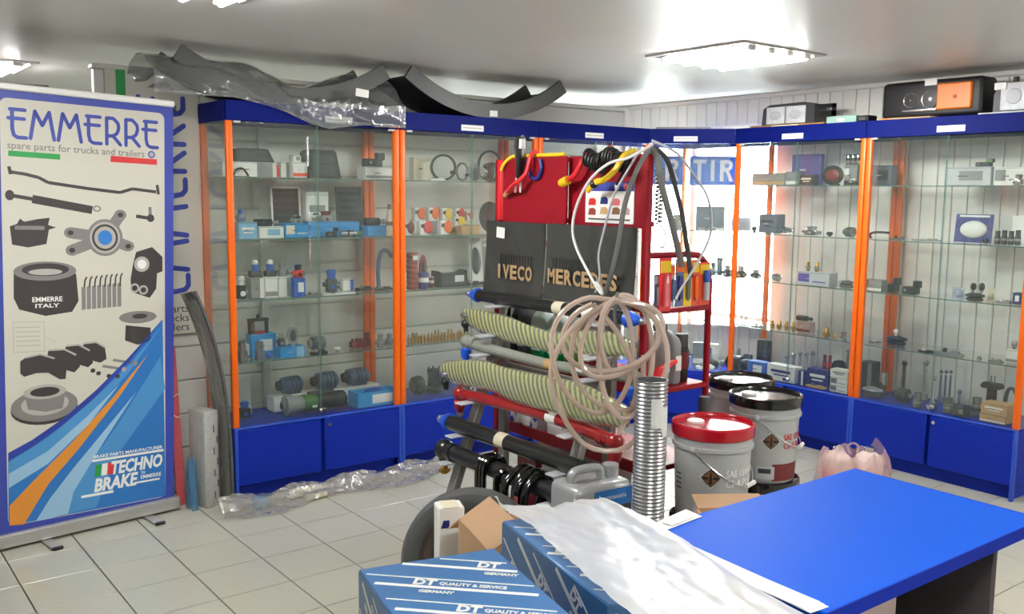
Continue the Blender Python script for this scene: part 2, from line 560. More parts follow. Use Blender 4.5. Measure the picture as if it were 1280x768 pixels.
# ------------------------------------------------------------------ glass display cases
YL, XR, DEP = 4.510, 4.968, 0.38
XA, XB, XC, XD = 1.704, 2.674, 3.645, 4.593
YA, YB, YC = 4.101, 3.148, 2.188
SHELF = (1.632, 1.322, 1.015, 0.701)
BT, HB, HT = 0.380, 1.903, 2.000

def header_strip(parent, cx, y):
    s_ = MB().box((cx, y, 1.934), (.155, .002, .033)).build('label_strip', 'print_white', parent, smooth=False)
    for k, (a, b) in enumerate(((-.068, -.02), (-.015, .03), (.035, .066))):
        MB().box((cx + (a + b) / 2, y - .0014, 1.934), (b - a, .0006, .005)).build('print_line', 'print_light', s_, smooth=False)

def case(loc, rz, w, label, locks=(0.0,), strip=0.5, left_end=False, right_end=False):
    """local x along the front, front at y=0, depth to +y"""
    t = thing('display_case', label, 'display case', loc, rz, None)
    MB().box((w / 2, DEP / 2 + .01, .035), (w - .04, DEP - .05, .07)).build('plinth', 'cab_blue', t, smooth=False)
    MB().box((w / 2, DEP / 2 + .006, .2275), (w - .004, DEP - .012, .301), bev=.003).build('base_cabinet', 'cab_blue', t)
    for k in (0, 1):
        d_ = MB().box((w * (.25 + .5 * k), -.006, .225), (w / 2 - .022, .014, .285), bev=.003).build('base_door', 'cab_blue', t)
        if k == 1:
            MB().cyl((w / 2 + .035, -.013, .335), (w / 2 + .035, -.022, .335), .010, n=14).build('lock', 'chrome', d_)
    for sx in (.010, w - .010):
        MB().box((sx, -.002, .19), (.017, .03, .38), bev=.003).build('foot_strip', 'cab_blue_trim', t)
    MB().box((w / 2, -.004, .376), (w - .036, .02, .010), bev=.002).build('ledge', 'cab_blue_trim', t)
    for sx in (.019, w - .019):
        for yy in (.014, DEP - .022):
            MB().box((sx, yy, (BT + HB) / 2), (.034, .030, HB - BT + .006), bev=.008, seg=2).build('post', 'orange', t)
    hp = MB().box((w / 2, .006, (HB + HT) / 2), (w - .003, .022, HT - HB), bev=.002).build('header_panel', 'header_blue', t)
    header_strip(hp, w * strip, -.0065)
    for sx in (.055, w - .055):
        MB().box((sx, -.002, HB - .006), (.034, .018, .011), bev=.002).build('door_clip', 'palegrey', t)
    MB().box((w / 2, DEP / 2 + .01, HT - .012), (w - .006, DEP - .016, .016)).build('top_panel', 'header_blue', t, smooth=False)
    MB().box((w / 2, DEP - .012, (HB + HT) / 2), (w - .006, .016, HT - HB)).build('rear_rail', 'header_blue', t, smooth=False)
    for z in SHELF:
        g = MB().box((w / 2, DEP / 2 + .006, z - .003), (w - .012, DEP - .075, .006)).build('glass_shelf', 'glass', t, smooth=False)
        MB().box((w / 2, .0435, z - .003), (w - .07, .0015, .006)).build('shelf_edge', 'glass_edge', g, smooth=False)
    for k in (0, 1):
        yy = .020 if k else .010
        d_ = MB().box((w * (.26 + .48 * k), yy, (BT + HB) / 2), (w * .5, .004, HB - BT - .004)).build('glass_door', 'glass', t, smooth=False)
        if k == 0:
            MB().box((w * .505, yy - .014, BT + .035), (.045, .022, .024), bev=.005).cyl((w * .505, yy - .026, BT + .035), (w * .505, yy - .036, BT + .035), .010, n=14).build('door_lock', 'chrome', d_)
            MB().box((w * .5, yy, (BT + HB) / 2), (.003, .005, HB - BT - .01)).build('door_edge', 'glass_edge', d_, smooth=False)
    for on, sx in ((left_end, .004), (right_end, w - .004)):
        if on:
            MB().box((sx, DEP / 2, (BT + HB) / 2), (.004, DEP - .06, HB - BT)).build('side_glass', 'glass', t, smooth=False)
            MB().box((sx, DEP / 2, (HB + HT) / 2), (.014, DEP - .03, HT - HB)).build('header_side', 'header_blue', t, smooth=False)
    return t

case((XA, YL, 0), 0, XB - XA, 'blue and orange glass display case next to the roll-up banner', strip=.62, left_end=True)
case((XB, YL, 0), 0, XC - XB, 'blue and orange glass display case under the bare black mudguard', strip=.49)
case((XC, YL, 0), 0, XD - XC, 'blue and orange glass display case behind the red rack', strip=.47)
case((XR, YA, 0), -PI / 2, YA - YB, 'blue and orange glass display case under the twin headlight', strip=.47)
case((XR, YB, 0), -PI / 2, YB - YC, 'blue and orange glass display case under the amber headlight', strip=.52, right_end=True)

# the corner case: five-sided, its glass front set across the corner
def corner_case():
    t = thing('corner_display_case', 'five-sided corner display case holding the TIR plates', 'display case', (XD, YL, 0))
    dx, dy = XR - XD, YA - YL
    L = math.hypot(dx, dy)
    a = math.atan2(dy, dx)
    e = .003
    foot = [(e, 0), (dx, dy + e), (dx + DEP - .02, dy + e), (dx + DEP - .02, DEP - .02), (e, DEP - .02)]
    inner = [(.02, .03), (dx + .03, dy + .02), (dx + DEP - .05, dy + .02), (dx + DEP - .05, DEP - .05), (.02, DEP - .05)]
    MB().prism(inner, 0, .075).build('plinth', 'cab_blue', t, smooth=False)
    MB().prism(foot, .075, BT).build('base_cabinet', 'cab_blue', t, smooth=False)
    MB().prism(foot, HT - .02, HT - .004).build('top_panel', 'header_blue', t, smooth=False)
    F = Matrix.Rotation(a, 4, 'Z')
    MB().box((L / 2, -.004, .225), (L - .03, .012, .285), bev=.003).build('base_door', 'cab_blue', t, M=F)
    hp = MB().box((L / 2, .004, (HB + HT) / 2), (L - .004, .02, HT - HB), bev=.002).build('header_panel', 'header_blue', t, M=F)
    header_strip(hp, L * .42, -.0068)
    for sx in (.014,):
        MB().box((sx, .012, (BT + HB) / 2), (.026, .026, HB - BT + .006), bev=.007, seg=2).build('post', 'orange', t, M=F)
    for px_, py_ in ((dx + DEP - .06, DEP - .06),):
        MB().box((px_, py_, (BT + HB) / 2), (.028, .028, HB - BT + .006), bev=.007, seg=2).build('post', 'orange', t)
    for a0, b0 in (((e, DEP - .02), (dx + DEP - .02, DEP - .02)), ((dx + DEP - .02, DEP - .02), (dx + DEP - .02, dy))):
        MB().box(((a0[0] + b0[0]) / 2, (a0[1] + b0[1]) / 2, (HB + HT) / 2), (max(.01, abs(a0[0] - b0[0]) - .01), max(.01, abs(a0[1] - b0[1]) - .01), HT - HB)).build('rear_rail', 'header_blue', t, smooth=False)
    for z in SHELF:
        MB().prism(inner, z - .006, z).build('glass_shelf', 'glass', t, smooth=False)
    MB().box((L / 2, .010, (BT + HB) / 2), (L - .06, .004, HB - BT)).build('glass_door', 'glass', t, M=F, smooth=False)
corner_case()

# two blue plates lettered TIR on the top shelf of the corner case
def tir_plate(x, y, rz, label):
    t = thing('vehicle_plate', label, 'plate', (x, y, SHELF[0] + .0005), rz)
    w, h = .335, .205
    MB().box((0, 0, h / 2), (w, .004, h), bev=.0015).build('plate', 'blue', t)
    L = lambda pts: MB().prism(pts, 0, .0015).build('letter', 'palegrey', t, smooth=False, M=upright(0, -.0021, 0))
    o = .026
    L([(-.145, .18), (-.055, .18), (-.055, .155), (-.087, .155), (-.087, .03), (-.113, .03), (-.113, .155), (-.145, .155)])
    L([(-.02, .18), (.006, .18), (.006, .03), (-.02, .03)])
    L([(.045, .18), (.105, .18), (.125, .168), (.134, .145), (.128, .12), (.108, .104), (.140, .03), (.112, .03), (.084, .1), (.071, .1), (.071, .03), (.045, .03)])
    MB().prism(ellipse(.092, .140, .017, .016, 12), 0, .0009).build('counter', 'blue', t, smooth=False, M=upright(0, -.0036, 0))
tir_plate(4.885, 4.70, R(-37), 'blue TIR plate half hidden by the red rack')
tir_plate(5.18, 4.46, R(-37), 'blue TIR plate in full view on top shelf of corner case')

# ------------------------------------------------------------------ roll-up banner
BQ = {'blue_main': [(52, 431), (149, 474), (285, 556), (427, 667), (574, 802), (740, 976), (753, 165), (46, 109)], 'band_dark': [(52, 431), (149, 474), (285, 556), (427, 667), (574, 802), (740, 976), (574, 779), (426, 638), (285, 527), (149, 442), (51, 393)], 'band_sky': [(54, 392), (216, 477), (390, 606), (574, 764), (740, 949), (574, 730), (390, 554), (215, 415), (53, 339)], 'band_pale': [(53, 339), (215, 415), (390, 554), (536, 686), (389, 510), (214, 357), (52, 276)], 'band_orange': [(54, 197), (146, 284), (318, 440), (499, 620), (669, 814), (536, 630), (353, 412), (213, 263), (110, 101), (52, 108)], 'band_pale2': [(160, 107), (219, 196), (316, 312), (461, 472), (611, 638), (460, 423), (369, 282), (322, 210), (296, 112)], 'band_sky2': [(296, 112), (322, 210), (387, 316), (535, 509), (728, 796), (751, 638), (533, 364), (421, 117)], 'tie': [(80, 1638), (137, 1632), (194, 1620), (233, 1600), (401, 1581), (543, 1569), (599, 1588), (712, 1578)], 'tie_ends': [(77, 1661), (83, 1628), (716, 1611), (723, 1567)], 'damper': [(78, 1540), (160, 1527), (167, 1527), (411, 1486), (418, 1486), (439, 1493)], 'joint': [(616, 1463), (677, 1455), (681, 1507), (684, 1455)], 'caliper': [(76, 1409), (84, 1331), (147, 1319), (222, 1334), (233, 1396), (263, 1406), (230, 1417), (237, 1448), (191, 1442), (133, 1429), (117, 1442), (104, 1419)], 'hubc': [(473, 1363), (395, 1365), (474, 1442)], 'hubarms': [(473, 1363), (323, 1384), (473, 1363), (329, 1306), (473, 1363), (543, 1467), (473, 1363), (578, 1324)], 'drum_body': [(88, 1212), (86, 1102), (107, 1052), (214, 1019), (326, 1032), (354, 1080), (345, 1199), (311, 1236), (218, 1257), (124, 1244)], 'drum_top': [(214, 1223), (342, 1210), (214, 1258)], 'drum_in': [(217, 1226), (301, 1215), (218, 1251)], 'comb': [(365, 1140), (547, 1159), (546, 1044), (364, 1036)], 'valve': [(615, 1297), (691, 1320), (741, 1273), (741, 1205), (714, 1195), (710, 1123), (678, 1080), (592, 1112), (588, 1168), (600, 1241)], 'valve_c': [(641, 1240), (676, 1238), (642, 1277)], 'valve_h1': [(607, 1129), (625, 1128), (607, 1148)], 'valve_h2': [(648, 1119), (667, 1118), (648, 1138)], 'hub2': [(621, 993), (709, 979), (621, 1020)], 'hub2b': [(564, 957), (682, 939), (681, 878), (620, 861), (560, 886)], 'hub2i': [(632, 996), (666, 990), (632, 1008)], 'doc': [(81, 999), (207, 995), (208, 864), (82, 868)], 'pad0': [(376, 886), (429, 888), (468, 862), (475, 806), (446, 791), (393, 811), (351, 838)], 'pad1': [(296, 880), (351, 882), (400, 851), (414, 794), (392, 775), (340, 796), (289, 827)], 'pad2': [(222, 867), (289, 866), (340, 836), (357, 783), (332, 757), (271, 782), (214, 811)], 'pad3': [(129, 842), (188, 852), (248, 828), (298, 779), (294, 732), (270, 732), (220, 767), (171, 770), (122, 758), (106, 774), (107, 827)], 'disc': [(205, 608), (345, 605), (206, 680)], 'disc2': [(205, 623), (345, 620), (206, 694)], 'hat': [(120, 685), (294, 678), (279, 601), (208, 593), (135, 612)], 'hat_top': [(206, 683), (294, 678), (206, 715)], 'hat_in': [(206, 683), (266, 678), (206, 705)], 'pins': [(504, 799), (604, 776), (456, 775), (555, 751), (410, 747), (413, 758), (438, 743), (485, 726), (525, 721)], 'emm': [(76, 1900), (148, 1771), (678, 1766), (679, 1912)], 'sub': [(72, 1731), (667, 1728)], 'green': [(76, 1727), (284, 1725), (284, 1701), (75, 1704)], 'red': [(502, 1733), (716, 1730), (716, 1704), (501, 1705)], 'techno': [(397, 273), (394, 333), (738, 323), (737, 283), (481, 252), (709, 245), (396, 183), (717, 164), (350, 174), (495, 226), (447, 229)], 'inner': [(744, 1927), (745, 167), (42, 99), (70, 1916), (733, 1959)]}
bx0, by0 = .628, 4.468
brz = math.atan2(.100, .814)
ban = thing('rollup_banner', 'tall roll-up banner with truck parts printed on it, aluminium base', 'banner', (bx0, by0, 0), brz)
BM = upright(0, 0, 0) @ Matrix.Rotation(R(-1.78), 4, 'Z')      # the sheet leans a little to one side

def flat(name, poly, m, z, parent=None):
    return MB().prism(poly, z, z + .0003).build(name, m, parent or sheet_, smooth=False, M=(Matrix() if parent is None else None))
def mm(k):
    return [(a / 1000, b / 1000) for a, b in BQ[k]]
sheet_ = MB().prism([(.008, .04), (.795, .04), (.795, 1.985), (.008, 1.985)], -.001, 0).build('sheet', 'banner_blue', ban, smooth=False, M=BM)
def rrect(x0, y0, x1, y1, r, n=5):
    out = []
    for cx, cy, a0 in ((x1 - r, y1 - r, 0), (x0 + r, y1 - r, 90), (x0 + r, y0 + r, 180), (x1 - r, y0 + r, 270)):
        for i in range(n + 1):
            a = R(a0 + 90 * i / n)
            out.append((cx + r * math.cos(a), cy + r * math.sin(a)))
    return out
flat('print_field', rrect(.046, .105, .752, 1.945, .03), 'banner_cream', .0002)
flat('print_lower_blue', mm('blue_main')[:-2] + [(.752, .108), (.048, .108)], 'print_mid', .0006)
for k, m in (('band_sky2', 'print_sky'), ('band_sky', 'print_sky'), ('band_dark', 'print_deep'), ('band_pale', 'print_pale'), ('band_pale2', 'print_pale'), ('band_orange', 'print_orange')):
    flat('print_band', mm(k), m, .0010 if k != 'band_sky2' else .0008)
flat('print_flag_green', mm('green'), 'print_green', .0006)
flat('print_flag_red', mm('red'), 'print_red', .0006)
# company name in thin art deco strokes
def letters(word, x, y, w, h, gap, th, par=None, M=None):
    for ch in word:
        S = {'E': [[(.95, 1), (.1, 1)], [(0, .68), (.9, .68)], [(.22, 1), (.22, .3), (.3, .08), (.5, 0), (1, 0)]],
             'M': [[(0, 0), (.2, 1), (.5, .5), (.8, 1), (1, 0)]],
             'R': [[(.12, 0), (.12, 1), (.55, 1), (.85, .82), (.9, .65), (.8, .45), (.55, .32), (.12, .32)], [(.5, .34), (1, 0)]]}[ch]
        ww = w * (1.25 if ch == 'M' else .9)
        m = MB()
        for q, s_ in enumerate(S):
            pts = [(x + a * ww, y + b * h) for a, b in s_]
            for a, b in zip(pts, pts[1:]):
                m.prism(stroke([a, b], th), .0006 + q * 1e-5, .0010 + q * 1e-5)
            for a in pts:
                m.prism(ellipse(a[0], a[1], th / 2, th / 2, 8), .0006, .0009)
        m.build('print_letter', 'banner_blue', par or sheet_, smooth=False, M=M)
        x += ww + gap
letters('EMMERRE', .078, 1.784, .077, .116, .017, .0155)
Z = lambda x, y, z=.0006: Matrix.Translation((x, y, z))
text('print_text', 'spare parts for trucks and trailers', .043, 'print_grey', sheet_, Z(.072, 1.736), width=.585, bold=.0004)
text('print_text', 'srl', .026, 'print_grey', sheet_, Z(.690, 1.772))
MB().prism(ellipse(.690, 1.750, .017, .017, 20), 0, .0004).build('print_badge', 'banner_blue', sheet_, smooth=False, M=Z(0, 0))
MB().prism(ellipse(.690, 1.750, .011, .011, 20), 0, .0004).build('print_badge_face', 'print_light', sheet_, smooth=False, M=Z(0, 0, .0011))
pr = lambda poly, m, z=.0006: flat('print_part', poly, m, z)
def line(pts, w, m, z=.0006):
    mb = MB()
    for q, (a, b) in enumerate(zip(pts, pts[1:])):
        mb.prism(stroke([a, b], w), z + q * 1e-5, z + .0003 + q * 1e-5)
    mb.build('print_part', m, sheet_, smooth=False)
line(mm('tie'), .014, 'print_dark')
e_ = mm('tie_ends')
line(e_[:2], .014, 'print_dark'); line(e_[2:], .014, 'print_dark')
d_ = mm('damper')
line([d_[0], d_[2]], .016, 'print_dark'); line([d_[2], d_[4]], .036, 'print_dark', .0009)
pr(ellipse(*d_[5], .018, .014), 'print_grey'); pr(ellipse(*d_[5], .011, .008), 'banner_cream', .001)
pr(ellipse(*d_[0], .018, .022), 'print_dark', .0012)
j_ = mm('joint')
line([j_[0], j_[1]], .016, 'print_dark'); line([j_[2], j_[3]], .015, 'print_grey'); pr(ellipse(*j_[3], .018, .018), 'print_dark', .001)
pr(mm('caliper'), 'print_dark')
pr(rrect(.095, 1.395, .215, 1.412, .006), 'print_grey', .001)
hc = mm('hubc')[0]
ha = mm('hubarms')
for k in (1, 3, 5, 7):
    line([ha[0], ha[k]], .050, 'print_grey', .0006)
    pr(ellipse(*ha[k], .028, .024), 'print_grey', .0012)
    pr(ellipse(*ha[k], .013, .011), 'print_dark', .0016)
for r_, m, zz in ((.080, 'print_grey', .0012), (.068, 'print_light', .0016), (.058, 'print_dark', .0020), (.048, 'print_light', .0024), (.032, 'print_mid', .0028)):
    pr(ellipse(*hc, r_, r_ * 1.05), m, zz)
pr(mm('drum_body'), 'print_dark'); pr(ellipse(.216, 1.216, .130, .042), 'print_grey', .001); pr(ellipse(.217, 1.222, .098, .028), 'print_dark', .0014)
pr(ellipse(.216, 1.212, .07, .014), 'print_light', .0018)
text('print_text', 'EMMERRE', .030, 'print_white', sheet_, Z(.160, 1.082, .001), width=.125, bold=.0006)
text('print_text', 'ITALY', .024, 'print_white', sheet_, Z(.172, 1.056, .001), width=.10, bold=.0006)
for i in range(8):
    x = .367 + i * .0228
    pr([(x, 1.038 + i * .001), (x + .018, 1.040 + i * .001), (x + .018, 1.142 + i * .002), (x, 1.14 + i * .002)], 'print_grey')
    line([(x + .012, 1.14), (x + .016, 1.172 + i * .002), (x + .024, 1.186 + i * .002)], .007, 'print_dark', .001)
pr(mm('valve'), 'print_dark')
for k, r_, m in (('valve_c', .036, 'print_light'), ('valve_h1', .022, 'print_light'), ('valve_h2', .022, 'print_light')):
    c = mm(k)[0]
    pr(ellipse(*c, r_, r_), m, .001)
    pr(ellipse(*c, r_ * .6, r_ * .6), 'print_dark' if k != 'valve_c' else 'print_white', .0014)
pr(mm('hub2b'), 'print_dark'); pr(ellipse(.622, .992, .089, .029), 'print_grey', .001); pr(ellipse(.63, .996, .036, .012), 'print_dark', .0014)
line(mm('doc') + [mm('doc')[0]], .003, 'print_light')
for i in range(5):
    line([(.09, .975 - i * .02), (.19, .972 - i * .02)], .004, 'print_light', .0009)
line([(.208, .93), (.25, .90)], .002, 'print_light')
for i, k in enumerate(('pad0', 'pad1', 'pad2', 'pad3')):
    pr(mm(k), 'print_dark', .0006 + .0004 * i)
    q = mm(k)
    line([q[0], q[1], q[2]], .008, 'print_light', .0009 + .0004 * i)
q = mm('pins')
for i in (0, 2):
    line([q[i], q[i + 1]], .012, 'print_grey')
    pr(ellipse(*q[i + 1], .012, .012), 'print_light', .001)
for c in q[5:]:
    pr(ellipse(c[0], c[1], .011, .010), 'print_dark', .001)
pr(ellipse(.205, .608, .140, .072), 'print_dark'); pr(ellipse(.205, .622, .140, .072), 'print_grey', .001)
pr(ellipse(.206, .628, .10, .05), 'print_light', .0012)
pr(mm('hat'), 'print_grey', .0014); pr(ellipse(.206, .683, .089, .032), 'print_light', .0018); pr(ellipse(.206, .683, .062, .021), 'print_dark', .0022)
# lower maker's mark
text('print_text', 'BRAKE PARTS MANUFACTURER', .021, 'print_white', sheet_, Z(.412, .348, .0016), width=.325, bold=.0004)
line([(.405, .338), (.742, .338)], .011, 'print_white', .0016)
for c, m in ((.415, 'print_green'), (.445, 'print_white'), (.472, 'print_red')):
    pr([(c, .262), (c + .026, .262), (c + .031, .318), (c + .005, .318)], m, .0016)
text('print_text', 'TECHNO', .083, 'print_white', sheet_, Z(.492, .262, .0016), width=.245, bold=.0032, shear=.2)
text('print_text', 'BRAKE', .083, 'print_white', sheet_, Z(.412, .192, .0016), width=.205, bold=.0032, shear=.2)
text('print_text', 'by', .022, 'print_white', sheet_, Z(.632, .240, .0016))
text('print_text', 'EMMERRE', .026, 'print_white', sheet_, Z(.630, .214, .0016), width=.10, bold=.0004)
line([(.355, .178), (.50, .178)], .012, 'print_white', .0016); line([(.60, .200), (.722, .200)], .009, 'print_white', .0016)
MB().box((.4, -.002, 1.992), (.80, .020, .030), bev=.006, rot=None).build('top_bar', 'print_white', ban, M=Matrix.Rotation(R(1.78), 4, 'Y'))
MB().box((.805, .012, 1.975), (.022, .016, .03), bev=.005).build('bar_cap', 'black', ban, M=Matrix.Rotation(R(1.78), 4, 'Y'))
MB().box((.41, .03, .042), (.825, .10, .062), bev=.012, seg=2).build('base', 'aluminium', ban)
for sx in (.20, .66):
    f_ = MB().box((sx, .0, .006), (.045, .30, .008), bev=.003).build('foot', 'aluminium', ban)
    MB().box((sx, -.148, .008), (.047, .014, .015), bev=.003).build('rubber_end', 'black', f_)
MB().cyl((.41, .045, .06), (.47, .055, 1.98), .009, n=10).build('pole', 'aluminium', ban)

# second poster, letters running up its face, fixed to the partition
po = thing('wall_poster', 'white poster with big upright purple lettering fixed to the partition', 'poster', (1.262, 4.918, .82))
MB().box((.23, 0, .665), (.46, .012, 1.33), bev=.002).build('board', 'banner_cream', po)
MB().box((.075, -.0068, 1.26), (.045, .001, .13)).build('print_stripe', 'print_green', po, smooth=False)
letters('EMMERRE', 0, 0, .118, .22, .030, .026, po, upright(.375, -.0068, .20) @ Matrix.Rotation(PI / 2, 4, 'Z'))
for i, s_ in enumerate(('parts', 'trucks', 'trailers')):
    text('print_text', s_, .058, 'ink', po, upright(.375, -.0068, .115 - i * .048), align='RIGHT')

# leaning goods between the banner and the first case
o = MB().box((0, 0, .40), (.05, .012, .80), bev=.002).build('pink_board', 'pinkred'); o.location = (1.475, 4.63, 0); o.rotation_euler = (R(-4), 0, R(14))
tag(o, 'narrow pink-red speckled board leaning behind the banner', 'board')
MB().tube([(.0, -.0075, .50 + .06 * math.cos(a)) if False else (.025 - .05 * max(0, math.sin(a)), -.0075, .50 + .06 * math.cos(a)) for a in [PI * i / 10 for i in range(11)]], .002, n=6).build('print_arc', 'print_white', o)

t = thing('wrapped_parcel', 'grey newsprint-wrapped flat parcel standing on end beside display case', 'parcel', (1.596, 4.497, 0), R(14))
MB().box((0, .08, .245), (.085, .14, .49), bev=.012, seg=2).build('parcel', 'newsprint', t)
for i in range(7):
    MB().box((.012 + .018 * (i % 2), .0095, .06 + i * .056), (.006, .0008, .036)).build('print_line', 'ink', t, smooth=False)
t = thing('clear_bag', 'blue plastic bag squeezed between pink board and newsprint parcel', 'bag', (1.503, 4.548, 0))
MB().sheet(lambda u, v: Vector((.022 * math.cos(2 * PI * u) * (1 - .4 * v * v) + .006 * math.sin(8 * u * PI + 4 * v), .05 * math.sin(2 * PI * u) * (1 - .4 * v), .26 * v + .02 * v * math.sin(6 * PI * u))), 30, 10).build('film', 'film_blue', t)

t = thing('bumper_panel', 'tall grey film-wrapped body panel leaning beside the display case corner', 'panel', (1.690, 4.478, 0))
def fpanel(u, v):
    return Vector((-.012 * u - .16 * v ** 3 - .003 * math.sin(PI * u), .16 * u, 1.09 * v - .03 * u * v))
MB().sheet(fpanel, 8, 20, thick=.012).build('panel', 'rubber_grey', t)
MB().sheet(lambda u, v: fpanel(.12 + .76 * u, .03 + .93 * v) + Vector((-.0135, 0, 0)), 6, 20).build('face', 'newsprint', t)
MB().sheet(lambda u, v: fpanel(u, v) + Vector((-.016 + .0015 * math.sin(20 * v + 7 * u), 0, 0)), 8, 30).build('film', 'film_clear', t)

# crumpled clear film and rags along the foot of the cases
def fbase(u, v):
    x = 1.57 + 1.38 * u
    w = .19 + .05 * math.sin(11 * u)
    y = 4.462 - w * v - .02 * math.sin(5 * u)
    z = .006 + .075 * math.exp(-((v - .35) / .28) ** 2) * (.5 + .5 * abs(math.sin(13 * u + 3 * v))) + .012 * abs(math.sin(31 * u + 17 * v))
    for cx, cy, rx, ry, hh in ((2.03, 4.40, .115, .045, .058), (2.06, 4.325, .085, .035, .038), (1.78, 4.37, .06, .05, .06)):
        q = ((x - cx) / rx) ** 2 + ((y - cy) / ry) ** 2
        z = max(z, hh * min(1.0, max(0.0, 1.9 - q)))        # the film rides over what lies under it
    return Vector((x, y, z))
o = MB().sheet(fbase, 90, 12).build('plastic_film', 'film_floor')
tag(o, 'crumpled clear plastic film lying along the foot of display cases', 'plastic film')
for nm, m, x, y, s_, lab in (('packing_roll', 'cream', 2.03, 4.40, (.19, .05, .05), 'cream foam strip under the crumpled film, longer one'), ('packing_roll', 'cream', 2.06, 4.325, (.13, .04, .03), 'cream foam strip at the edge of the film, shorter one'), ('packing_ball', 'paleblue', 1.78, 4.37, (.08, .07, .05), 'crumpled pale blue wrapper under the clear film')):
    b_ = MB().box((0, 0, s_[2] / 2), s_, bev=.018, seg=3)
    for v in b_.bm.verts:
        v.co += Vector((math.sin(60 * v.co.y), math.sin(70 * v.co.x), abs(math.sin(50 * v.co.x)))) * .003
    o = b_.build(nm, m)
    o.location = (x, y, .001); o.rotation_euler = (0, 0, R(8))
    tag(o, lab, 'packing')

# ------------------------------------------------------------------ on top of the cases
def mudguard(name, label, cx, chord, sag, m, y0, width, zb, lip=.03):
    t = thing(name, label, 'mudguard', (cx, y0, zb))
    Rr = chord * chord / (8 * sag) + sag / 2
    A = math.asin(min(1, chord / 2 / Rr))
    N = 28
    def P(k, r, y):
        a = -A + 2 * A * k / N
        return Vector((r * math.sin(a), y, Rr - r * math.cos(a)))
    sh = MB()
    V = [[sh.bm.verts.new(P(k, r, y)) for (r, y) in ((Rr, 0), (Rr, width), (Rr - .012, width), (Rr - .012, 0))] for k in range(N + 1)]
    for A_, B_ in zip(V, V[1:]):
        for j in range(4):
            sh.bm.faces.new((A_[j], A_[(j + 1) % 4], B_[(j + 1) % 4], B_[j]))
    sh.bm.faces.new(V[0]); sh.bm.faces.new(V[-1][::-1])
    s_ = sh.build('shell', m, t)
    for yy in (0, width - .016):
        l_ = MB()
        V = [[l_.bm.verts.new(P(k, r, y)) for (r, y) in ((Rr - .001, yy - .006), (Rr - .001, yy + .018), (Rr - .085, yy + .018), (Rr - .085, yy - .006))] for k in range(N + 1)]
        for A_, B_ in zip(V, V[1:]):
            for j in range(4):
                l_.bm.faces.new((A_[j], A_[(j + 1) % 4], B_[(j + 1) % 4], B_[j]))
        l_.bm.faces.new(V[0]); l_.bm.faces.new(V[-1][::-1])
        l_.build('rim', 'rubber_grey', t)
    for k in (2, 5, 8, N - 8, N - 5, N - 2):
        for yy in (.08, width - .08):
            a = -A + 2 * A * k / N
            c = P(k, Rr - .013, yy)
            MB().ball(c, .007, 8).build('rivet', 'palegrey', t)
    return t, Rr, A
t, Rr, A_ = mudguard('mudguard', 'bare black U-shaped mudguard on top of the display cases', 3.315, 1.16, .190, 'rubber', 4.56, .36, 2.001)
MB().box((.02, -.0075, .028), (.055, .002, .034)).build('price_tag', 'print_white', t, smooth=False)
t, Rr, A_ = mudguard('mudguard', 'black mudguard wrapped in clear film above the case beside banner', 2.06, 1.16, .175, 'rubber', 4.56, .34, 2.001)
def fwrap(u, v):
    x = -.69 + 1.33 * u
    X = x + 2.06
    a = R(-38) + R(238) * v
    top = .205 - .10 * math.exp(-((X - 2.18) / .18) ** 2) - .02 * (X > 2.5)
    bot = -.003
    yc, yw = .17, .19
    y = yc - yw * math.cos(a)
    z = (top + bot) / 2 + (top - bot) / 2 * math.sin(a)
    front = max(0.0, math.cos(a))
    z -= front * front * (.125 * max(0, min(1, (X - 1.75) / .5)) + .045)
    y -= front * .055
    k = .008
    y += k * math.sin(23 * u + 6 * math.sin(a) + 3) + .006 * math.sin(51 * u + 9 * a)
    if front < .25 and z < .004:
        z = .0015
    z = min(z + .004 * math.sin(37 * u + 5 * a) * (1 if z > .02 else 0), .255)
    if front > .3 and z < .035:
        y = min(y, -.066)
    elif z < .004:
        z = .004
    return Vector((x, y, z))
MB().sheet(fwrap, 110, 40).build('film_wrap', 'film_wrap', t)
MB().box((.36, -.098, .075), (.075, .002, .04), rot=Matrix.Rotation(R(6), 3, 'Y')).build('price_tag', 'print_white', t, smooth=False)

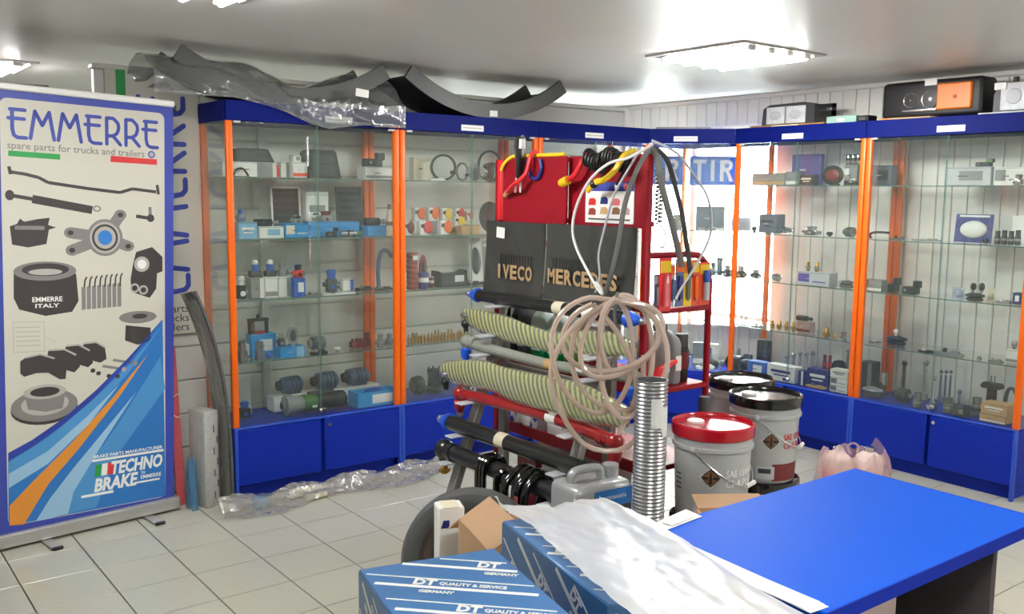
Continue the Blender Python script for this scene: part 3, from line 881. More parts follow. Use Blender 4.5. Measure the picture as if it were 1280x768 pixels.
def headlight(name, label, y0, y1, h, kind):
    """stands on the right-hand cases facing -x; local x runs along the case"""
    w = y0 - y1
    t = thing(name, label, 'headlight', (5.07, y0, HT - .003), -PI / 2)
    if kind == 'amber':
        MB().box((w / 2, .11, h / 2), (w, .16, h), bev=.022, seg=3).build('housing', 'black', t)
        MB().box((w * .74, .026, h * .52), (w * .34, .02, h * .70), bev=.008).build('indicator_lens', 'amber', t)
        MB().lathe([(.011, 0), (.010, .003), (.005, .005)], 14, Matrix.Translation((w * .75, .016, h * .5)) @ Matrix.Rotation(PI / 2, 4, 'X')).build('indicator_boss', 'redorange', t)
        for cx, rr in ((.30, .038), (.50, .046)):
            M_ = Matrix.Translation((w * cx, .029, h * .48)) @ Matrix.Rotation(PI / 2, 4, 'X')
            b_ = MB().lathe([(rr * .45, -.03), (rr * .8, -.012), (rr, .002), (rr * 1.08, .003), (rr * 1.08, -.01)], 24, M_, cap=False).build('reflector', 'chrome', t)
            MB().ball(Vector((w * cx, .045, h * .48)), rr * .42, 12).build('bulb', 'lens_clear', b_)
        MB().box((w * .40, .027, h * .2), (w * .36, .014, .016), bev=.004).build('trim', 'chrome', t)
        MB().box((w * .50, .029, h * .93), (.07, .006, .035)).build('price_tag', 'print_white', t, smooth=False)
    elif kind == 'twin':
        MB().prism([(0, 0), (w, 0), (w, h * .88), (w * .8, h), (w * .15, h * .97), (.01, h * .8)], -.15, -.03, upright()).build('housing', 'darkgrey', t)
        for cx in (.28, .66):
            M_ = Matrix.Translation((w * cx, .028, h * .47)) @ Matrix.Rotation(PI / 2, 4, 'X')
            MB().box((w * cx, .028, h * .47), (w * .36, .012, h * .78), bev=.012, seg=2).build('lens', 'lens_clear', t)
            MB().lathe([(.034, .004), (.036, .008), (.030, .011), (.012, .013)], 20, M_ @ Matrix.Diagonal((1.3, .8, 1, 1))).build('reflector', 'palegrey', t)
        b_ = MB().box((w + .05, .10, h * .45), (.10, .02, .035)).box((w + .05, .10, h * .8), (.10, .02, .025)).box((w + .09, .10, h * .5), (.02, .02, h * .75))
        b_.build('bracket', 'black', t)
        MB().box((w * .47, .026, h * .47), (.010, .016, h * .85), bev=.003).build('divider', 'grey', t)
    else:
        MB().prism([(0, 0), (w, 0), (w, h), (w * .12, h * .9), (0, h * .6)], -.17, -.03, upright()).build('housing', 'darkgrey', t)
        MB().box((w * .55, .027, h * .5), (w * .84, .02, h * .84), bev=.015, seg=2).build('lens', 'lens_clear', t)
        for cx in (.38, .72):
            MB().lathe([(.041, .006), (.038, .011), (.02, .014), (.008, .0145)], 20, Matrix.Translation((w * cx, .022, h * .5)) @ Matrix.Rotation(PI / 2, 4, 'X')).build('reflector', 'palegrey', t)
        MB().box((.04, .012, h * .82), (.06, .006, .035)).build('price_tag', 'print_white', t, smooth=False)
        MB().cyl((w * .3, .08, h * .93), (w * .3, .08, h + .02), .014, n=10).build('knob', 'black', t)

def slab(name, label, cat, y0, y1, x, d, h, m, z=HT - .003):
    t = thing(name, label, cat, (x, y0, z), -PI / 2)
    w = y0 - y1
    MB().box((w / 2, d / 2, h / 2), (w, d, h), bev=.003).build('body', m, t)
    return t
t = slab('flat_carton', 'flat brown carton under the twin headlight', 'carton', 4.02, 3.47, 5.01, .24, .016, 'wood')
MB().box((.27, -.001, .008), (.2, .002, .008)).build('paper_label', 'cream', t, smooth=False)
headlight('headlight', 'clear twin headlight with black bracket on a flat brown carton', 4.0, 3.60, .14, 'twin')
for o in COL.objects:
    if o.name.startswith('headlight') and o.parent is None:
        o.location.z = HT + .013
t = slab('flat_carton', 'mint green flat carton on display case beside amber headlight', 'carton', 3.445, 3.245, 5.0, .18, .045, 'mint')
MB().box((.1, -.0008, .022), (.05, .002, .02)).build('paper_label', 'palegrey', t, smooth=False)
t = slab('sidelight_unit', 'small black side lamp between mint carton and amber headlight', 'lamp', 3.235, 3.165, 5.0, .09, .04, 'black')
MB().box((.035, -.004, .02), (.05, .012, .026), bev=.005).build('lens', 'darkgrey', t)
t = slab('flat_carton', 'flat yellow-brown carton under the amber headlight', 'carton', 3.12, 2.80, 5.02, .22, .016, 'tan')
MB().box((.05, -.001, .008), (.03, .002, .012)).build('paper_label', 'amber', t, smooth=False)
headlight('headlight', 'big black headlight with amber indicator above the end case', 3.145, 2.56, .205, 'amber')
COL.objects[-1]
for o in COL.objects:
    if o.get('label', '').startswith('big black headlight'):
        o.location.z = HT + .013
headlight('headlight', 'clear headlight with white tag on a white board', 2.50, 2.21, .17, 'clear')
for o in COL.objects:
    if o.get('label', '').startswith('clear headlight'):
        o.location.z = HT + .009
t = slab('shelf_board', 'thin white board under the clear headlight', 'board', 2.53, 2.206, 5.0, .26, .012, 'white')
MB().box((.17, -.001, .006), (.3, .002, .008)).build('edge_band', 'palegrey', t, smooth=False)
t = thing('cover_strip', 'long thin grey strip lying on top of the corner case', 'strip', (4.62, 4.50, HT - .003), math.atan2(-.41, .375))
MB().box((.19, .04, .008), (.36, .06, .016), bev=.004).build('strip', 'grey', t)
MB().box((.19, .04, .0175), (.34, .02, .003), bev=.001).build('ridge', 'palegrey', t)
t = thing('folded_paper', 'folded white paper on top of display case by corner', 'paper', (4.972, 4.205, HT - .003), R(-80))
MB().box((.09, .03, .009), (.19, .08, .018), bev=.003).build('fold', 'print_white', t)
MB().box((.09, .03, .020), (.18, .07, .004), bev=.001).build('top_sheet', 'white', t)

# ------------------------------------------------------------------ red wire-goods rack
RX0, RX1, RY0, RY1 = 2.60, 2.965, 2.555, 3.50
rack = thing('display_rack', 'red steel goods rack with panels and shelves in the middle of the shop', 'rack', (RX0, RY0, 0))
W_, D_ = RY1 - RY0, RX1 - RX0
for yy in (0, W_):
    MB().box((0, yy, .86), (.030, .030, 1.72), bev=.005).build('post', 'rack_red', rack)
    pts = [(D_, yy, 0), (D_, yy, 1.22), (D_ - .02, yy, 1.29), (D_ - .07, yy, 1.328), (D_ - .14, yy, 1.335), (0.01, yy, 1.335)]
    MB().tube(pts, .014, n=10).build('side_hoop', 'rack_red', rack)
    MB().box((D_ / 2, yy, 1.115), (D_, .022, .022), bev=.004).build('side_rail', 'rack_red', rack)
for z in (.10, .480, .795):
    s_ = MB().box((D_ / 2, W_ / 2, z), (D_ - .006, W_ + .02, .022), bev=.004).build('shelf', 'rack_red', rack)
    MB().box((0.002, W_ / 2, z + .014), (.010, W_, .05), bev=.003).build('shelf_lip', 'rack_red', s_)
MB().box((-.012, W_ - .27, 1.58), (.012, .44, .285), bev=.003).build('panel', 'rack_red', rack)
MB().box((.020, .240, 1.58), (.012, .48, .285), bev=.003).build('panel', 'rack_red', rack)
MB().box((0.006, W_ - .018, 1.58), (.045, .03, .27), bev=.004).build('panel_edge', 'bright_red', rack)
for z in (1.455, 1.71):
    MB().box((0.03, W_ / 2, z), (.02, W_, .02), bev=.003).build('cross_bar', 'rack_red', rack)
MB().box((.035, W_ / 2, 1.12), (.02, W_, .02), bev=.003).build('cross_bar', 'rack_red', rack)

# goods sheet fixed to the right-hand panel
ps = thing('product_sheet', 'printed sheet with little product pictures on the red rack panel', 'poster', (2.6115, 2.92, 1.452), -PI / 2)
MB().box((.14, 0, .08), (.28, .003, .16)).build('sheet', 'print_white', ps, smooth=False)
MB().box((.14, -.002, .145), (.28, .001, .035)).build('print_band', 'banner_blue', ps, smooth=False)
for i in range(2):
    MB().prism(ellipse(.185 + .05 * i, .145, .014, .014, 14), 0, .0008).build('print_badge', ('print_white', 'pink')[i], ps, smooth=False, M=upright(0, -.0027, 0))
for i, (cx, cz, m) in enumerate(((.04, .085, 'red'), (.11, .09, 'navy'), (.18, .085, 'pink'), (.04, .045, 'brick'), (.11, .05, 'tan'), (.18, .05, 'brown'), (.235, .05, 'pinkgrey'))):
    MB().prism([(-.022, -.014), (.022, -.014), (.024, .006), (.010, .015), (-.016, .012)], 0, .0008).build('print_picture', m, ps, smooth=False, M=upright(cx, -.0017, cz))
MB().box((.14, -.002, .015), (.24, .001, .006)).build('print_line', 'ink', ps, smooth=False)

# two lettered rubber mud flaps hanging below the panels
def mud_flap(y0, y1, z0, z1, x, word, lx, lw, label):
    w = y0 - y1
    t = thing('mud_flap', label, 'mud flap', (x, y0, z0), -PI / 2)
    h = z1 - z0
    MB().sheet(lambda u, v: Vector((w * u, .006 * math.sin(PI * u) - .020 * (1 - v) ** 2, h * v)), 10, 8, thick=.006).build('flap', 'mud_flap', t)
    for i, ch in enumerate(word):
        text('letter', ch, .085, 'flap_letter', t, upright(lx + lw * i / len(word) + (.018 if ch == 'I' else 0), -.0265, .075), ext=.0008, bold=.0028, width=lw / len(word) * (.86 if ch != 'I' else .3))
    MB().sheet(lambda u, v: Vector((w * u, .006 * math.sin(PI * u) - .020 * (1 - v) ** 2 - .013 - .004 * math.sin(9 * u + 5 * v), h * (.01 + .98 * v))), 14, 10).build('film_sleeve', 'flap_film', t)
    for i in range(12):
        MB().box((lx + .02 + i * .02, -.0155, .155), (.004, .002, .05)).build('rib', 'rubber', t, smooth=False)
    return t
f1 = mud_flap(3.54, 3.115, 1.115, 1.440, 2.565, 'IVECO', .10, .27, 'dark rubber mud flap with short tan lettering and white price tag')
MB().box((.115, -.012, .275), (.06, .002, .048), rot=Matrix.Rotation(R(4), 3, 'Y')).build('price_tag', 'print_white', f1, smooth=False)
f2 = mud_flap(3.105, 2.57, 1.120, 1.442, 2.565, 'MERCEDES', .035, .43, 'dark rubber mud flap with long tan lettering below the product sheet')

# ------------------------------------------------------------------ cords and straps hung from the rack
def cord(name, label, cat, pts, r, m, part='cord', flat=1.0, extra=None, group=None):
    t = thing(name, label, cat, (0, 0, 0), 0, group)
    MB().tube(smooth_path(pts, 6), r, n=8, flat=flat).build(part, m, t)
    return t
cord('cable_loop', 'white cable bowed wide to one side, hanging on the rack post', 'cable', [(2.592, 2.545, 1.755), (2.55, 2.50, 1.748), (2.485, 2.545, 1.703), (2.482, 2.651, 1.682), (2.482, 2.753, 1.622), (2.482, 2.825, 1.528), (2.482, 2.851, 1.432), (2.482, 2.825, 1.354), (2.480, 2.751, 1.264), (2.478, 2.694, 1.205), (2.476, 2.664, 1.185), (2.468, 2.668, 1.21), (2.464, 2.69, 1.23)], .0055, 'tube_white')
cord('cable_loop', 'second white cable hanging inside the wide bowed one', 'cable', [(2.598, 2.566, 1.727), (2.54, 2.548, 1.722), (2.510, 2.568, 1.666), (2.503, 2.640, 1.562), (2.503, 2.692, 1.423), (2.503, 2.718, 1.329), (2.500, 2.706, 1.251), (2.497, 2.725, 1.184)], .0045, 'palegrey')
cord('rubber_strip', 'broad grey rubber strip hanging before the long-lettered mud flap', 'strip', [(2.600, 2.552, 1.733), (2.56, 2.522, 1.728), (2.525, 2.544, 1.655), (2.514, 2.59, 1.532), (2.512, 2.616, 1.395), (2.508, 2.647, 1.27), (2.500, 2.688, 1.148)], .014, 'strap_grey', 'strip', flat=.28)
cord('cable_loop', 'white cable looped over the tool packs side of rack', 'cable', [(2.602, 2.545, 1.770), (2.655, 2.466, 1.722), (2.748, 2.465, 1.646), (2.83, 2.465, 1.565), (2.862, 2.465, 1.471), (2.848, 2.465, 1.393), (2.783, 2.465, 1.301), (2.70, 2.468, 1.205), (2.68, 2.47, 1.17)], .005, 'palegrey')
cord('rubber_strip', 'dark rubber strip hanging straight beside the tool packs', 'strip', [(2.606, 2.558, 1.735), (2.612, 2.524, 1.705), (2.635, 2.515, 1.593), (2.684, 2.512, 1.472), (2.724, 2.510, 1.364), (2.748, 2.508, 1.29)], .015, 'strap_grey', 'strip', flat=.3)
cord('rubber_strip', 'narrow black rubber strip bowed outward beside the tool packs', 'strip', [(2.610, 2.550, 1.748), (2.622, 2.49, 1.705), (2.660, 2.483, 1.623), (2.715, 2.483, 1.488), (2.747, 2.483, 1.364), (2.776, 2.484, 1.25)], .010, 'darkgrey', 'strip', flat=.4)
cord('tow_strap', 'orange-yellow strap slung along the top of the red panel', 'strap', [(2.570, 3.448, 1.668), (2.571, 3.425, 1.700), (2.584, 3.375, 1.730), (2.588, 3.257, 1.7305), (2.588, 3.147, 1.7305), (2.588, 3.031, 1.7305)], .008, 'yellow', 'strap', flat=.8)
t = cord('air_hose', 'short red hose with tan end hooked on rack corner', 'hose', [(2.560, 3.40, 1.560), (2.550, 3.37, 1.575), (2.518, 3.288, 1.603), (2.540, 3.232, 1.65), (2.560, 3.222, 1.725), (2.588, 3.222, 1.748)], .010, 'bright_red', 'hose')
MB().cyl((2.562, 3.405, 1.557), (2.552, 3.375, 1.573), .012, n=10).build('end_sleeve', 'tan', t)
cord('hose_ring', 'purple hose ring on the red rack panel', 'hose', [(2.572, 3.256, 1.712), (2.572, 3.25, 1.659), (2.572, 3.224, 1.635), (2.572, 3.185, 1.634), (2.572, 3.164, 1.675), (2.572, 3.172, 1.712)], .0085, 'navy', 'hose')
t = cord('air_hose', 'red hose with yellow plug between the two red panels', 'hose', [(2.566, 2.985, 1.622), (2.566, 2.940, 1.645), (2.574, 2.910, 1.690), (2.600, 2.900, 1.732)], .011, 'bright_red', 'hose')
MB().cyl((2.562, 3.01, 1.612), (2.562, 2.975, 1.624), .019, n=12).ball((2.560, 3.012, 1.612), .018, 10).build('plug', 'yellow', t)
t = thing('work_gloves', 'black gloves with white cuffs hung over the rack top', 'gloves', (2.550, 3.29, 1.60))
MB().tube(smooth_path([(.0, 0, .205), (.018, 0, .216), (.036, 0, .19), (.038, 0, .118)], 4), .0025, n=6).build('hook', 'steel', t)
MB().tube(smooth_path([(0, .0, .21), (0, .005, .17), (0, -.005, .10), (0, 0, .03)], 4), [.02, .024, .026, .027, .028, .028, .026, .026, .024, .022, .02, .018, .012], n=10, flat=.5).build('glove', 'black', t)
MB().tube([(.0, -.02, .20), (0, -.02, .16)], [.016, .018], n=8, flat=.6).build('cuff', 'white', t)
for k in (-1, 1):
    MB().tube([(-.004, .014 * k, .035), (-.006, .018 * k, -.005), (-.006, .018 * k, -.03)], [.004, .006, .004], n=8).build('tassel', 'print_white', t)
# coiled black air lines bunched on the rack top
for q, (cy, n_, lab) in enumerate(((2.83, 6, 'black spiral air line bunched beside the red hose'), (2.716, 6, 'black spiral air line bunched beside yellow handle'))):
    t = thing('spiral_hose', lab, 'hose', (2.590, cy, 1.69))
    pts = []
    for i in range(n_ * 14):
        a = 2 * PI * i / 14
        pts.append((-.012 + .030 * math.cos(a), -.05 + .10 * i / (n_ * 14), .012 + .034 * math.sin(a) - .012 * math.sin(i / 18 + q)))
    MB().tube(pts, .0062, n=7).build('coil', 'black', t)
    MB().tube(smooth_path([pts[0], (-.03, -.058, -.05), (-.03, -.03, -.085)], 4), .006, n=7).build('tail', 'black', t)
t = cord('clamp_lever', 'yellow lever handle lying across the product sheet', 'handle', [(2.545, 2.835, 1.580), (2.535, 2.782, 1.613), (2.530, 2.727, 1.622), (2.530, 2.665, 1.660), (2.560, 2.648, 1.715), (2.612, 2.645, 1.734)], .013, 'yellow', 'handle', flat=.7)
MB().ball((2.536, 2.79, 1.606), .017, 10).build('pivot', 'black', t)
t = thing('hanging_spring', 'thin black spiral hanging down the side of the rack', 'spring', (2.656, 2.566, 1.44))
MB().tube(smooth_path([(.014, -.014, .24), (.0, -.012, .262), (-.03, -.006, .281), (-.052, .0, .283)], 4), .003, n=6).build('hanger', 'black', t)
MB().tube([(.014 * math.cos(i * .9), -.014 + .014 * math.sin(i * .9), .24 - .0022 * i) for i in range(100)], .0035, n=6).build('coil', 'black', t)
MB().tube(smooth_path([(0, 0, .02), (.03, -.012, 0), (.05, -.012, -.05), (.03, -.012, -.075), (.0, -.01, -.07)], 4), .003, n=6).build('hook', 'black', t)

# ------------------------------------------------------------------ blister packs on the side of the rack
def tool_pack(x0, x1, z0, z1, y, c_back, c_head, c_item, label, kind):
    w, h = x1 - x0, z1 - z0
    t = thing('tool_pack', label, 'tool pack', (x0, y, z0))
    MB().box((w / 2, 0, h / 2), (w, .004, h), bev=.001).build('card', c_back, t)
    MB().box((w / 2, -.0025, h * .84), (w * .88, .001, h * .22)).build('print_head', c_head, t, smooth=False)
    if kind == 'knife':
        MB().prism([(-.011, 0), (.011, 0), (.010, .09), (.004, .125), (-.003, .125), (-.010, .09)], 0, .012, upright(w / 2, -.002, h * .10)).build('knife', c_item, t)
        MB().prism([(-.004, .09), (.004, .09), (.002, .118), (-.002, .118)], 0, .002, upright(w / 2, -.014, h * .10)).build('blade', 'print_white', t, smooth=False)
    elif kind == 'tube':
        MB().lathe([(.013, 0), (.013, .07), (.011, .072), (.009, .11), (.006, .115)], 12, Matrix.Translation((w / 2, -.013, h * .12))).build('body', 'palegrey', t)
        MB().lathe([(.0135, .072), (.0135, .115), (.010, .12)], 12, Matrix.Translation((w / 2, -.013, h * .12))).build('cap', c_item, t)
    else:
        MB().box((w / 2, -.007, h * .40), (w * .5, .012, h * .5), bev=.004).build('tool', c_item, t)
        MB().cyl((w / 2, -.008, h * .12), (w / 2, -.008, h * .66), .004, n=8).build('shaft', 'steel', t)
    return t
tool_pack(2.630, 2.662, 1.128, 1.262, 2.540, 'slate', 'palegrey', 'grey', 'narrow grey tool pack behind the red knife pack', 'tool')
tool_pack(2.645, 2.712, 1.118, 1.325, 2.528, 'bright_red', 'yellow', 'pink', 'red blister pack with a pink knife', 'knife')
tool_pack(2.715, 2.745, 1.132, 1.300, 2.540, 'palegrey', 'orange', 'steelblue', 'pale narrow tool pack beside the red knife pack', 'tool')
tool_pack(2.748, 2.795, 1.130, 1.318, 2.540, 'steelblue', 'orange', 'navy', 'blue-grey tool pack with orange head', 'tool')
tool_pack(2.797, 2.842, 1.128, 1.310, 2.541, 'yellow', 'orange', 'olive', 'yellow tool pack with olive grip', 'tool')
tool_pack(2.844, 2.885, 1.128, 1.312, 2.540, 'redorange', 'yellow', 'orange', 'orange tool pack next to the blue-capped glue', 'tool')
tool_pack(2.887, 2.950, 1.128, 1.300, 2.540, 'redorange', 'yellow', 'blue', 'orange pack holding a tube with blue cap', 'tube')

# ------------------------------------------------------------------ bottles and cans on the rack shelves
def jug(x, y, z, w, d, h, rz, m_low, m_up, cap, label, cat='bottle', group=None, fill=.55):
    t = thing('fluid_bottle', label, cat, (x, y, z), rz, group)
    def ring(k):
        return [(math.copysign(abs(math.cos(a)) ** .5, math.cos(a)) * w / 2 * k, math.copysign(abs(math.sin(a)) ** .5, math.sin(a)) * d / 2 * k) for a in (2 * PI * (i + .5) / 20 for i in range(20))]
    def loft(prof):
        m = MB()
        rs = [[m.bm.verts.new((px_, py_, zz)) for px_, py_ in ring(k)] for k, zz in prof]
        for A, B in zip(rs, rs[1:]):
            for j in range(20):
                m.bm.faces.new((A[j], A[(j + 1) % 20], B[(j + 1) % 20], B[j]))
        m.bm.faces.new(rs[0][::-1]); m.bm.faces.new(rs[-1])
        return m
    loft([(.93, 0), (1, .012), (1, h * fill)]).build('lower_body', m_low, t)
    loft([(.999, h * fill), (1, h * .68), (.86, h * .78), (.5, h * .87), (.32, h * .9)]).build('upper_body', m_up, t)
    MB().lathe([(w * .19, h * .885), (w * .20, h * .9), (w * .20, h * .985), (w * .17, h)], 14).build('cap', cap, t)
    MB().box((0, -d / 2 - .0008, h * .36), (w * .6, .002, h * .26), bev=.0008).build('paper_label', 'print_white' if m_low != 'black' else 'darkgrey', t)
    return t
zs = .8065
for i, (y, w, h, a, b, c, lab) in enumerate(((3.455, .068, .30, 'black', 'black', 'black', 'black oil bottle at the far end of rack shelf'),
        (3.368, .068, .29, 'darkgrey', 'darkgrey', 'orange', 'dark bottle with orange cap beside the black one'),
        (3.255, .105, .275, 'coolant_green', 'bottle_pale', 'black', 'green coolant bottle nearer to the dark bottles'),
        (3.14, .105, .265, 'coolant_green', 'bottle_pale', 'black', 'green coolant bottle nearer to the maroon one'),
        (3.03, .095, .27, 'green', 'bottle_pale', 'black', 'dull green coolant bottle between bright green and maroon'),
        (2.925, .095, .27, 'darkred', 'pinkgrey', 'darkred', 'maroon coolant bottle on the rack shelf'))):
    jug(2.67, y, zs, w, .085, h, -PI / 2, a, b, c, lab)
t = jug(2.760, 2.66, zs, .05, .16, .235, 0, 'grey', 'grey', 'darkgrey', 'grey oil can next to the red spout', fill=.6)
t = jug(2.825, 2.66, zs, .055, .16, .235, 0, 'grey', 'grey', 'darkgrey', 'grey oil can next to the black spray can', fill=.6)
t = thing('spray_can', 'black and red spray can at the end of rack shelf', 'spray can', (2.895, 2.63, zs))
MB().lathe([(.027, 0), (.029, .006), (.029, .135), (.026, .145)], 18).build('body', 'black', t)
MB().lathe([(.0293, .05), (.0293, .12)], 18, cap=False).build('print_band', 'darkred', t)
MB().lathe([(.027, .146), (.027, .19), (.024, .194)], 18).build('cap', 'darkgrey', t)
t = thing('pouring_spout', 'red plastic pouring spout resting before the grey oil cans', 'spout', (2.675, 2.557, .838))
MB().tube(smooth_path([(0, 0, 0), (.02, 0, .03), (.06, 0, .055), (.11, 0, .07)], 4), [.034, .034, .033, .031, .028, .024, .02, .017, .014, .012, .011, .010, .010], n=12).build('spout', 'bright_red', t)
MB().lathe([(.036, -.012), (.036, .004), (.030, .006)], 14, Matrix.Translation((0, 0, 0)) @ Matrix.Rotation(R(-35), 4, 'Y')).build('collar', 'red', t)
t = thing('oil_funnel', 'red funnel standing rim down behind the beige hose coil', 'funnel', (2.665, 2.69, .8062))
MB().lathe([(.048, 0), (.048, .004), (.045, .008), (.012, .085), (.009, .10)], 18).build('cone', 'bright_red', t)
MB().cyl((0, 0, .095), (0, 0, .205), .009, .007, n=10).build('stem', 'bright_red', t)
# lower shelf
def small_carton(nm, x, y, z, w, d, h, rz, m, lm, label, cat='carton'):
    t = thing(nm, label, cat, (x, y, z), rz)
    MB().box((0, 0, h / 2), (w, d, h), bev=.003).build('body', m, t)
    MB().box((0, -d / 2 - .0006, h * .5), (w * .5, .0014, h * .5)).build('paper_label', lm, t, smooth=False)
    MB().box((0, 0, h + .0004), (w * .98, .02, .001)).build('tape', 'cream', t, smooth=False)
    return t
c_ = small_carton('pattern_carton', 2.70, 3.34, .4915, .20, .14, .09, -PI / 2, 'palegrey', 'print_white', 'white carton with blue diamond pattern on lower rack shelf')
for i in range(6):
    MB().prism([(0, -.018), (.018, 0), (0, .018), (-.018, 0)], 0, .0008).build('print_diamond', 'navy', c_, smooth=False, M=upright((-.085 + .034 * i) if i < 2 else (.05 + .034 * (i - 4)) if i >= 4 else (-.085 + .034 * i), -.0702, .045 + (.018 if i % 2 else -.016)))
jug(2.70, 3.13, .4915, .16, .11, .19, -PI / 2, 'print_white', 'print_white', 'red', 'white plastic bottle lying behind the red tie rod')
jug(2.70, 2.93, .4915, .13, .10, .22, -PI / 2, 'pinkgrey', 'pinkgrey', 'darkred', 'pink-grey bottle behind the red tie rod')
small_carton('grey_carton', 2.76, 3.05, .1115, .36, .22, .30, -PI / 2, 'palegrey', 'white', 'pale grey carton on the bottom shelf of rack')
small_carton('maroon_carton', 2.76, 3.34, .1115, .14, .22, .28, -PI / 2, 'darkred', 'brick', 'maroon carton on the bottom shelf of rack')
jug(2.862, 2.468, 0, .12, .09, .77, 0, 'black', 'black', 'darkgrey', 'tall black canister squeezed between rack and red lid pail', 'canister', fill=.7)

# ------------------------------------------------------------------ leaning steel stand and the rods on it
stand = thing('rod_stand', 'leaning grey steel stand carrying tie rods before the red rack', 'stand', (2.15, 2.62, 0))
LX = lambda z: .37 * z
for yy in (.04, .73):
    MB().box((LX(.535), yy, .535), (.035, .05, 1.125), bev=.003, rot=Matrix.Rotation(math.atan(.37), 3, 'Y')).build('leg', 'steel_grey', stand)
    MB().box((.375, yy, .535), (.03, .05, 1.07), bev=.003).build('leg', 'steel_grey', stand)
    MB().box((.19, yy, .02), (.46, .05, .025), bev=.003).build('foot', 'steel_grey', stand)
    for z in (1.073, .945, .862, .657, .517, .403, .22):
        MB().box((LX(z) - .055, yy, z - .006), (.13, .055, .008), bev=.002).build('bracket', 'palegrey', stand)
for z in (.16, .80):
    MB().box((.385, .385, z), (.02, .70, .03), bev=.003).build('cross_bar', 'steel_grey', stand)
MB().tube(smooth_path([(.375, .014, 1.035), (.34, -.04, 1.04), (.275, -.09, 1.07), (.19, -.17, 1.15), (.14, -.23, 1.200), (.098, -.273, 1.203), (.085, -.292, 1.235)], 5), .006, n=8).build('hook', 'steel', stand)

def tie_rod(label, x, z, y_far, y_near, r, m, far, near, bend=None, tagpos=(), group=None):
    t = thing('tie_rod', label, 'tie rod', (x, y_far, z), -PI / 2, group)    # local +x runs toward the near end
    L = y_far - y_near
    if bend and bend[0][0] > 1.5:
        pts = smooth_path([(y_far - yy, 0, zz - z) for yy, zz in bend], 5)
    elif bend:
        pts = smooth_path([(0, 0, 0)] + [(L * a, 0, b) for a, b in bend] + [(L, 0, 0)], 6)
    else:
        pts = [(0, 0, 0), (L * .25, 0, 0), (L * .5, 0, 0), (L * .75, 0, 0), (L, 0, 0)]
    MB().tube(pts, r, n=14).build('tube', m, t)
    for tp in tagpos:
        MB().lathe([(r * 1.03, -.03), (r * 1.03, .03)], 14, Matrix.Translation((L * tp[0], 0, tp[2] if len(tp) > 2 else 0)) @ Matrix.Rotation(PI / 2, 4, 'Y'), cap=False).build('paper_tag', tp[1], t)
    for s_, kind, xx, dz in ((-1, far, 0, 0), (1, near, L, pts[-1][2])):
        n0 = len(COL.objects)
        if kind == 'cone':
            MB().lathe([(r * .9, 0), (r * 1.25, .004), (r * 1.15, .02), (r * .6, .065), (r * .5, .07)], 16, Matrix.Translation((xx, 0, 0)) @ Matrix.Rotation(s_ * PI / 2, 4, 'Y')).build('end_cap', 'cap_blue', t)
            MB().ball((xx + s_ * .082, 0, 0), r * .55, 10).cyl((xx + s_ * .06, 0, 0), (xx + s_ * .085, 0, 0), r * .4, n=10).build('stud', 'steel', t)
        elif kind in ('ball', 'redball', 'blueball', 'darkball'):
            mm_ = {'ball': 'rod_grey', 'redball': 'rod_red', 'blueball': 'rod_grey', 'darkball': 'rod_black'}[kind]
            MB().ball((xx + s_ * .02, 0, 0), r * 1.28, 14).cyl((xx + s_ * .02, 0, -.005), (xx + s_ * .02, 0, -.05), r * .9, r * .7, n=12).build('ball_joint', mm_, t)
            if kind != 'darkball':
                MB().lathe([(r * .8, 0), (r * 1.1, -.008), (r * 1.0, -.04), (r * .5, -.06)], 14, Matrix.Translation((xx + s_ * .02, 0, -.03 if kind != 'redball' else -.028))).build('dust_cap', 'cap_blue' if kind != 'redball' else 'rod_red', t)
            MB().cyl((xx + s_ * .02, 0, -.05), (xx + s_ * .02, 0, -.11), r * .42, n=10).cyl((xx + s_ * .02, 0, -.088), (xx + s_ * .02, 0, -.104), r * .68, n=6).build('stud', 'brass' if kind == 'darkball' else 'steel', t)
            MB().cyl((xx - s_ * .03, 0, 0), (xx - s_ * .06, 0, 0), r * 1.12, n=14).build('clamp', mm_, t)
        for q_ in list(COL.objects)[n0:]:
            q_.location.z += dz
    return t
tie_rod('black tie rod with cone-shaped blue cap below the mud flaps', 2.510, 1.098, 3.53, 2.56, .027, 'rod_black', 'cone', 'cone', tagpos=((.60, 'cream'), (.79, 'print_white')))
tie_rod('long grey bent drag link with blue dust cap', 2.43, 0.894, 3.497, 2.454, .023, 'rod_grey', 'blueball', 'ball', bend=((3.497, 0.894), (3.421, 0.885), (3.184, 0.879), (2.915, 0.875), (2.673, 0.886), (2.454, 0.900)), tagpos=((.57, 'tan', -0.019), (.74, 'print_white', -0.007)))
tie_rod('long red drag link across the stand', 2.353, 0.671, 3.433, 2.466, .025, 'rod_red', 'redball', 'redball', bend=((3.433, 0.671), (3.285, 0.680), (3.002, 0.688), (2.748, 0.688), (2.562, 0.677), (2.466, 0.670)), tagpos=((.66, 'print_white', 0.017),))
tie_rod('black tie rod with blue cap below the red drag link', 2.295, .548, 3.44, 2.56, .033, 'rod_black', 'cone', 'none', tagpos=((.45, 'cream'),))
tie_rod('dark heavy drag link with ball joint, lowest on the stand', 2.25, .437, 3.40, 2.62, .036, 'black', 'darkball', 'none')

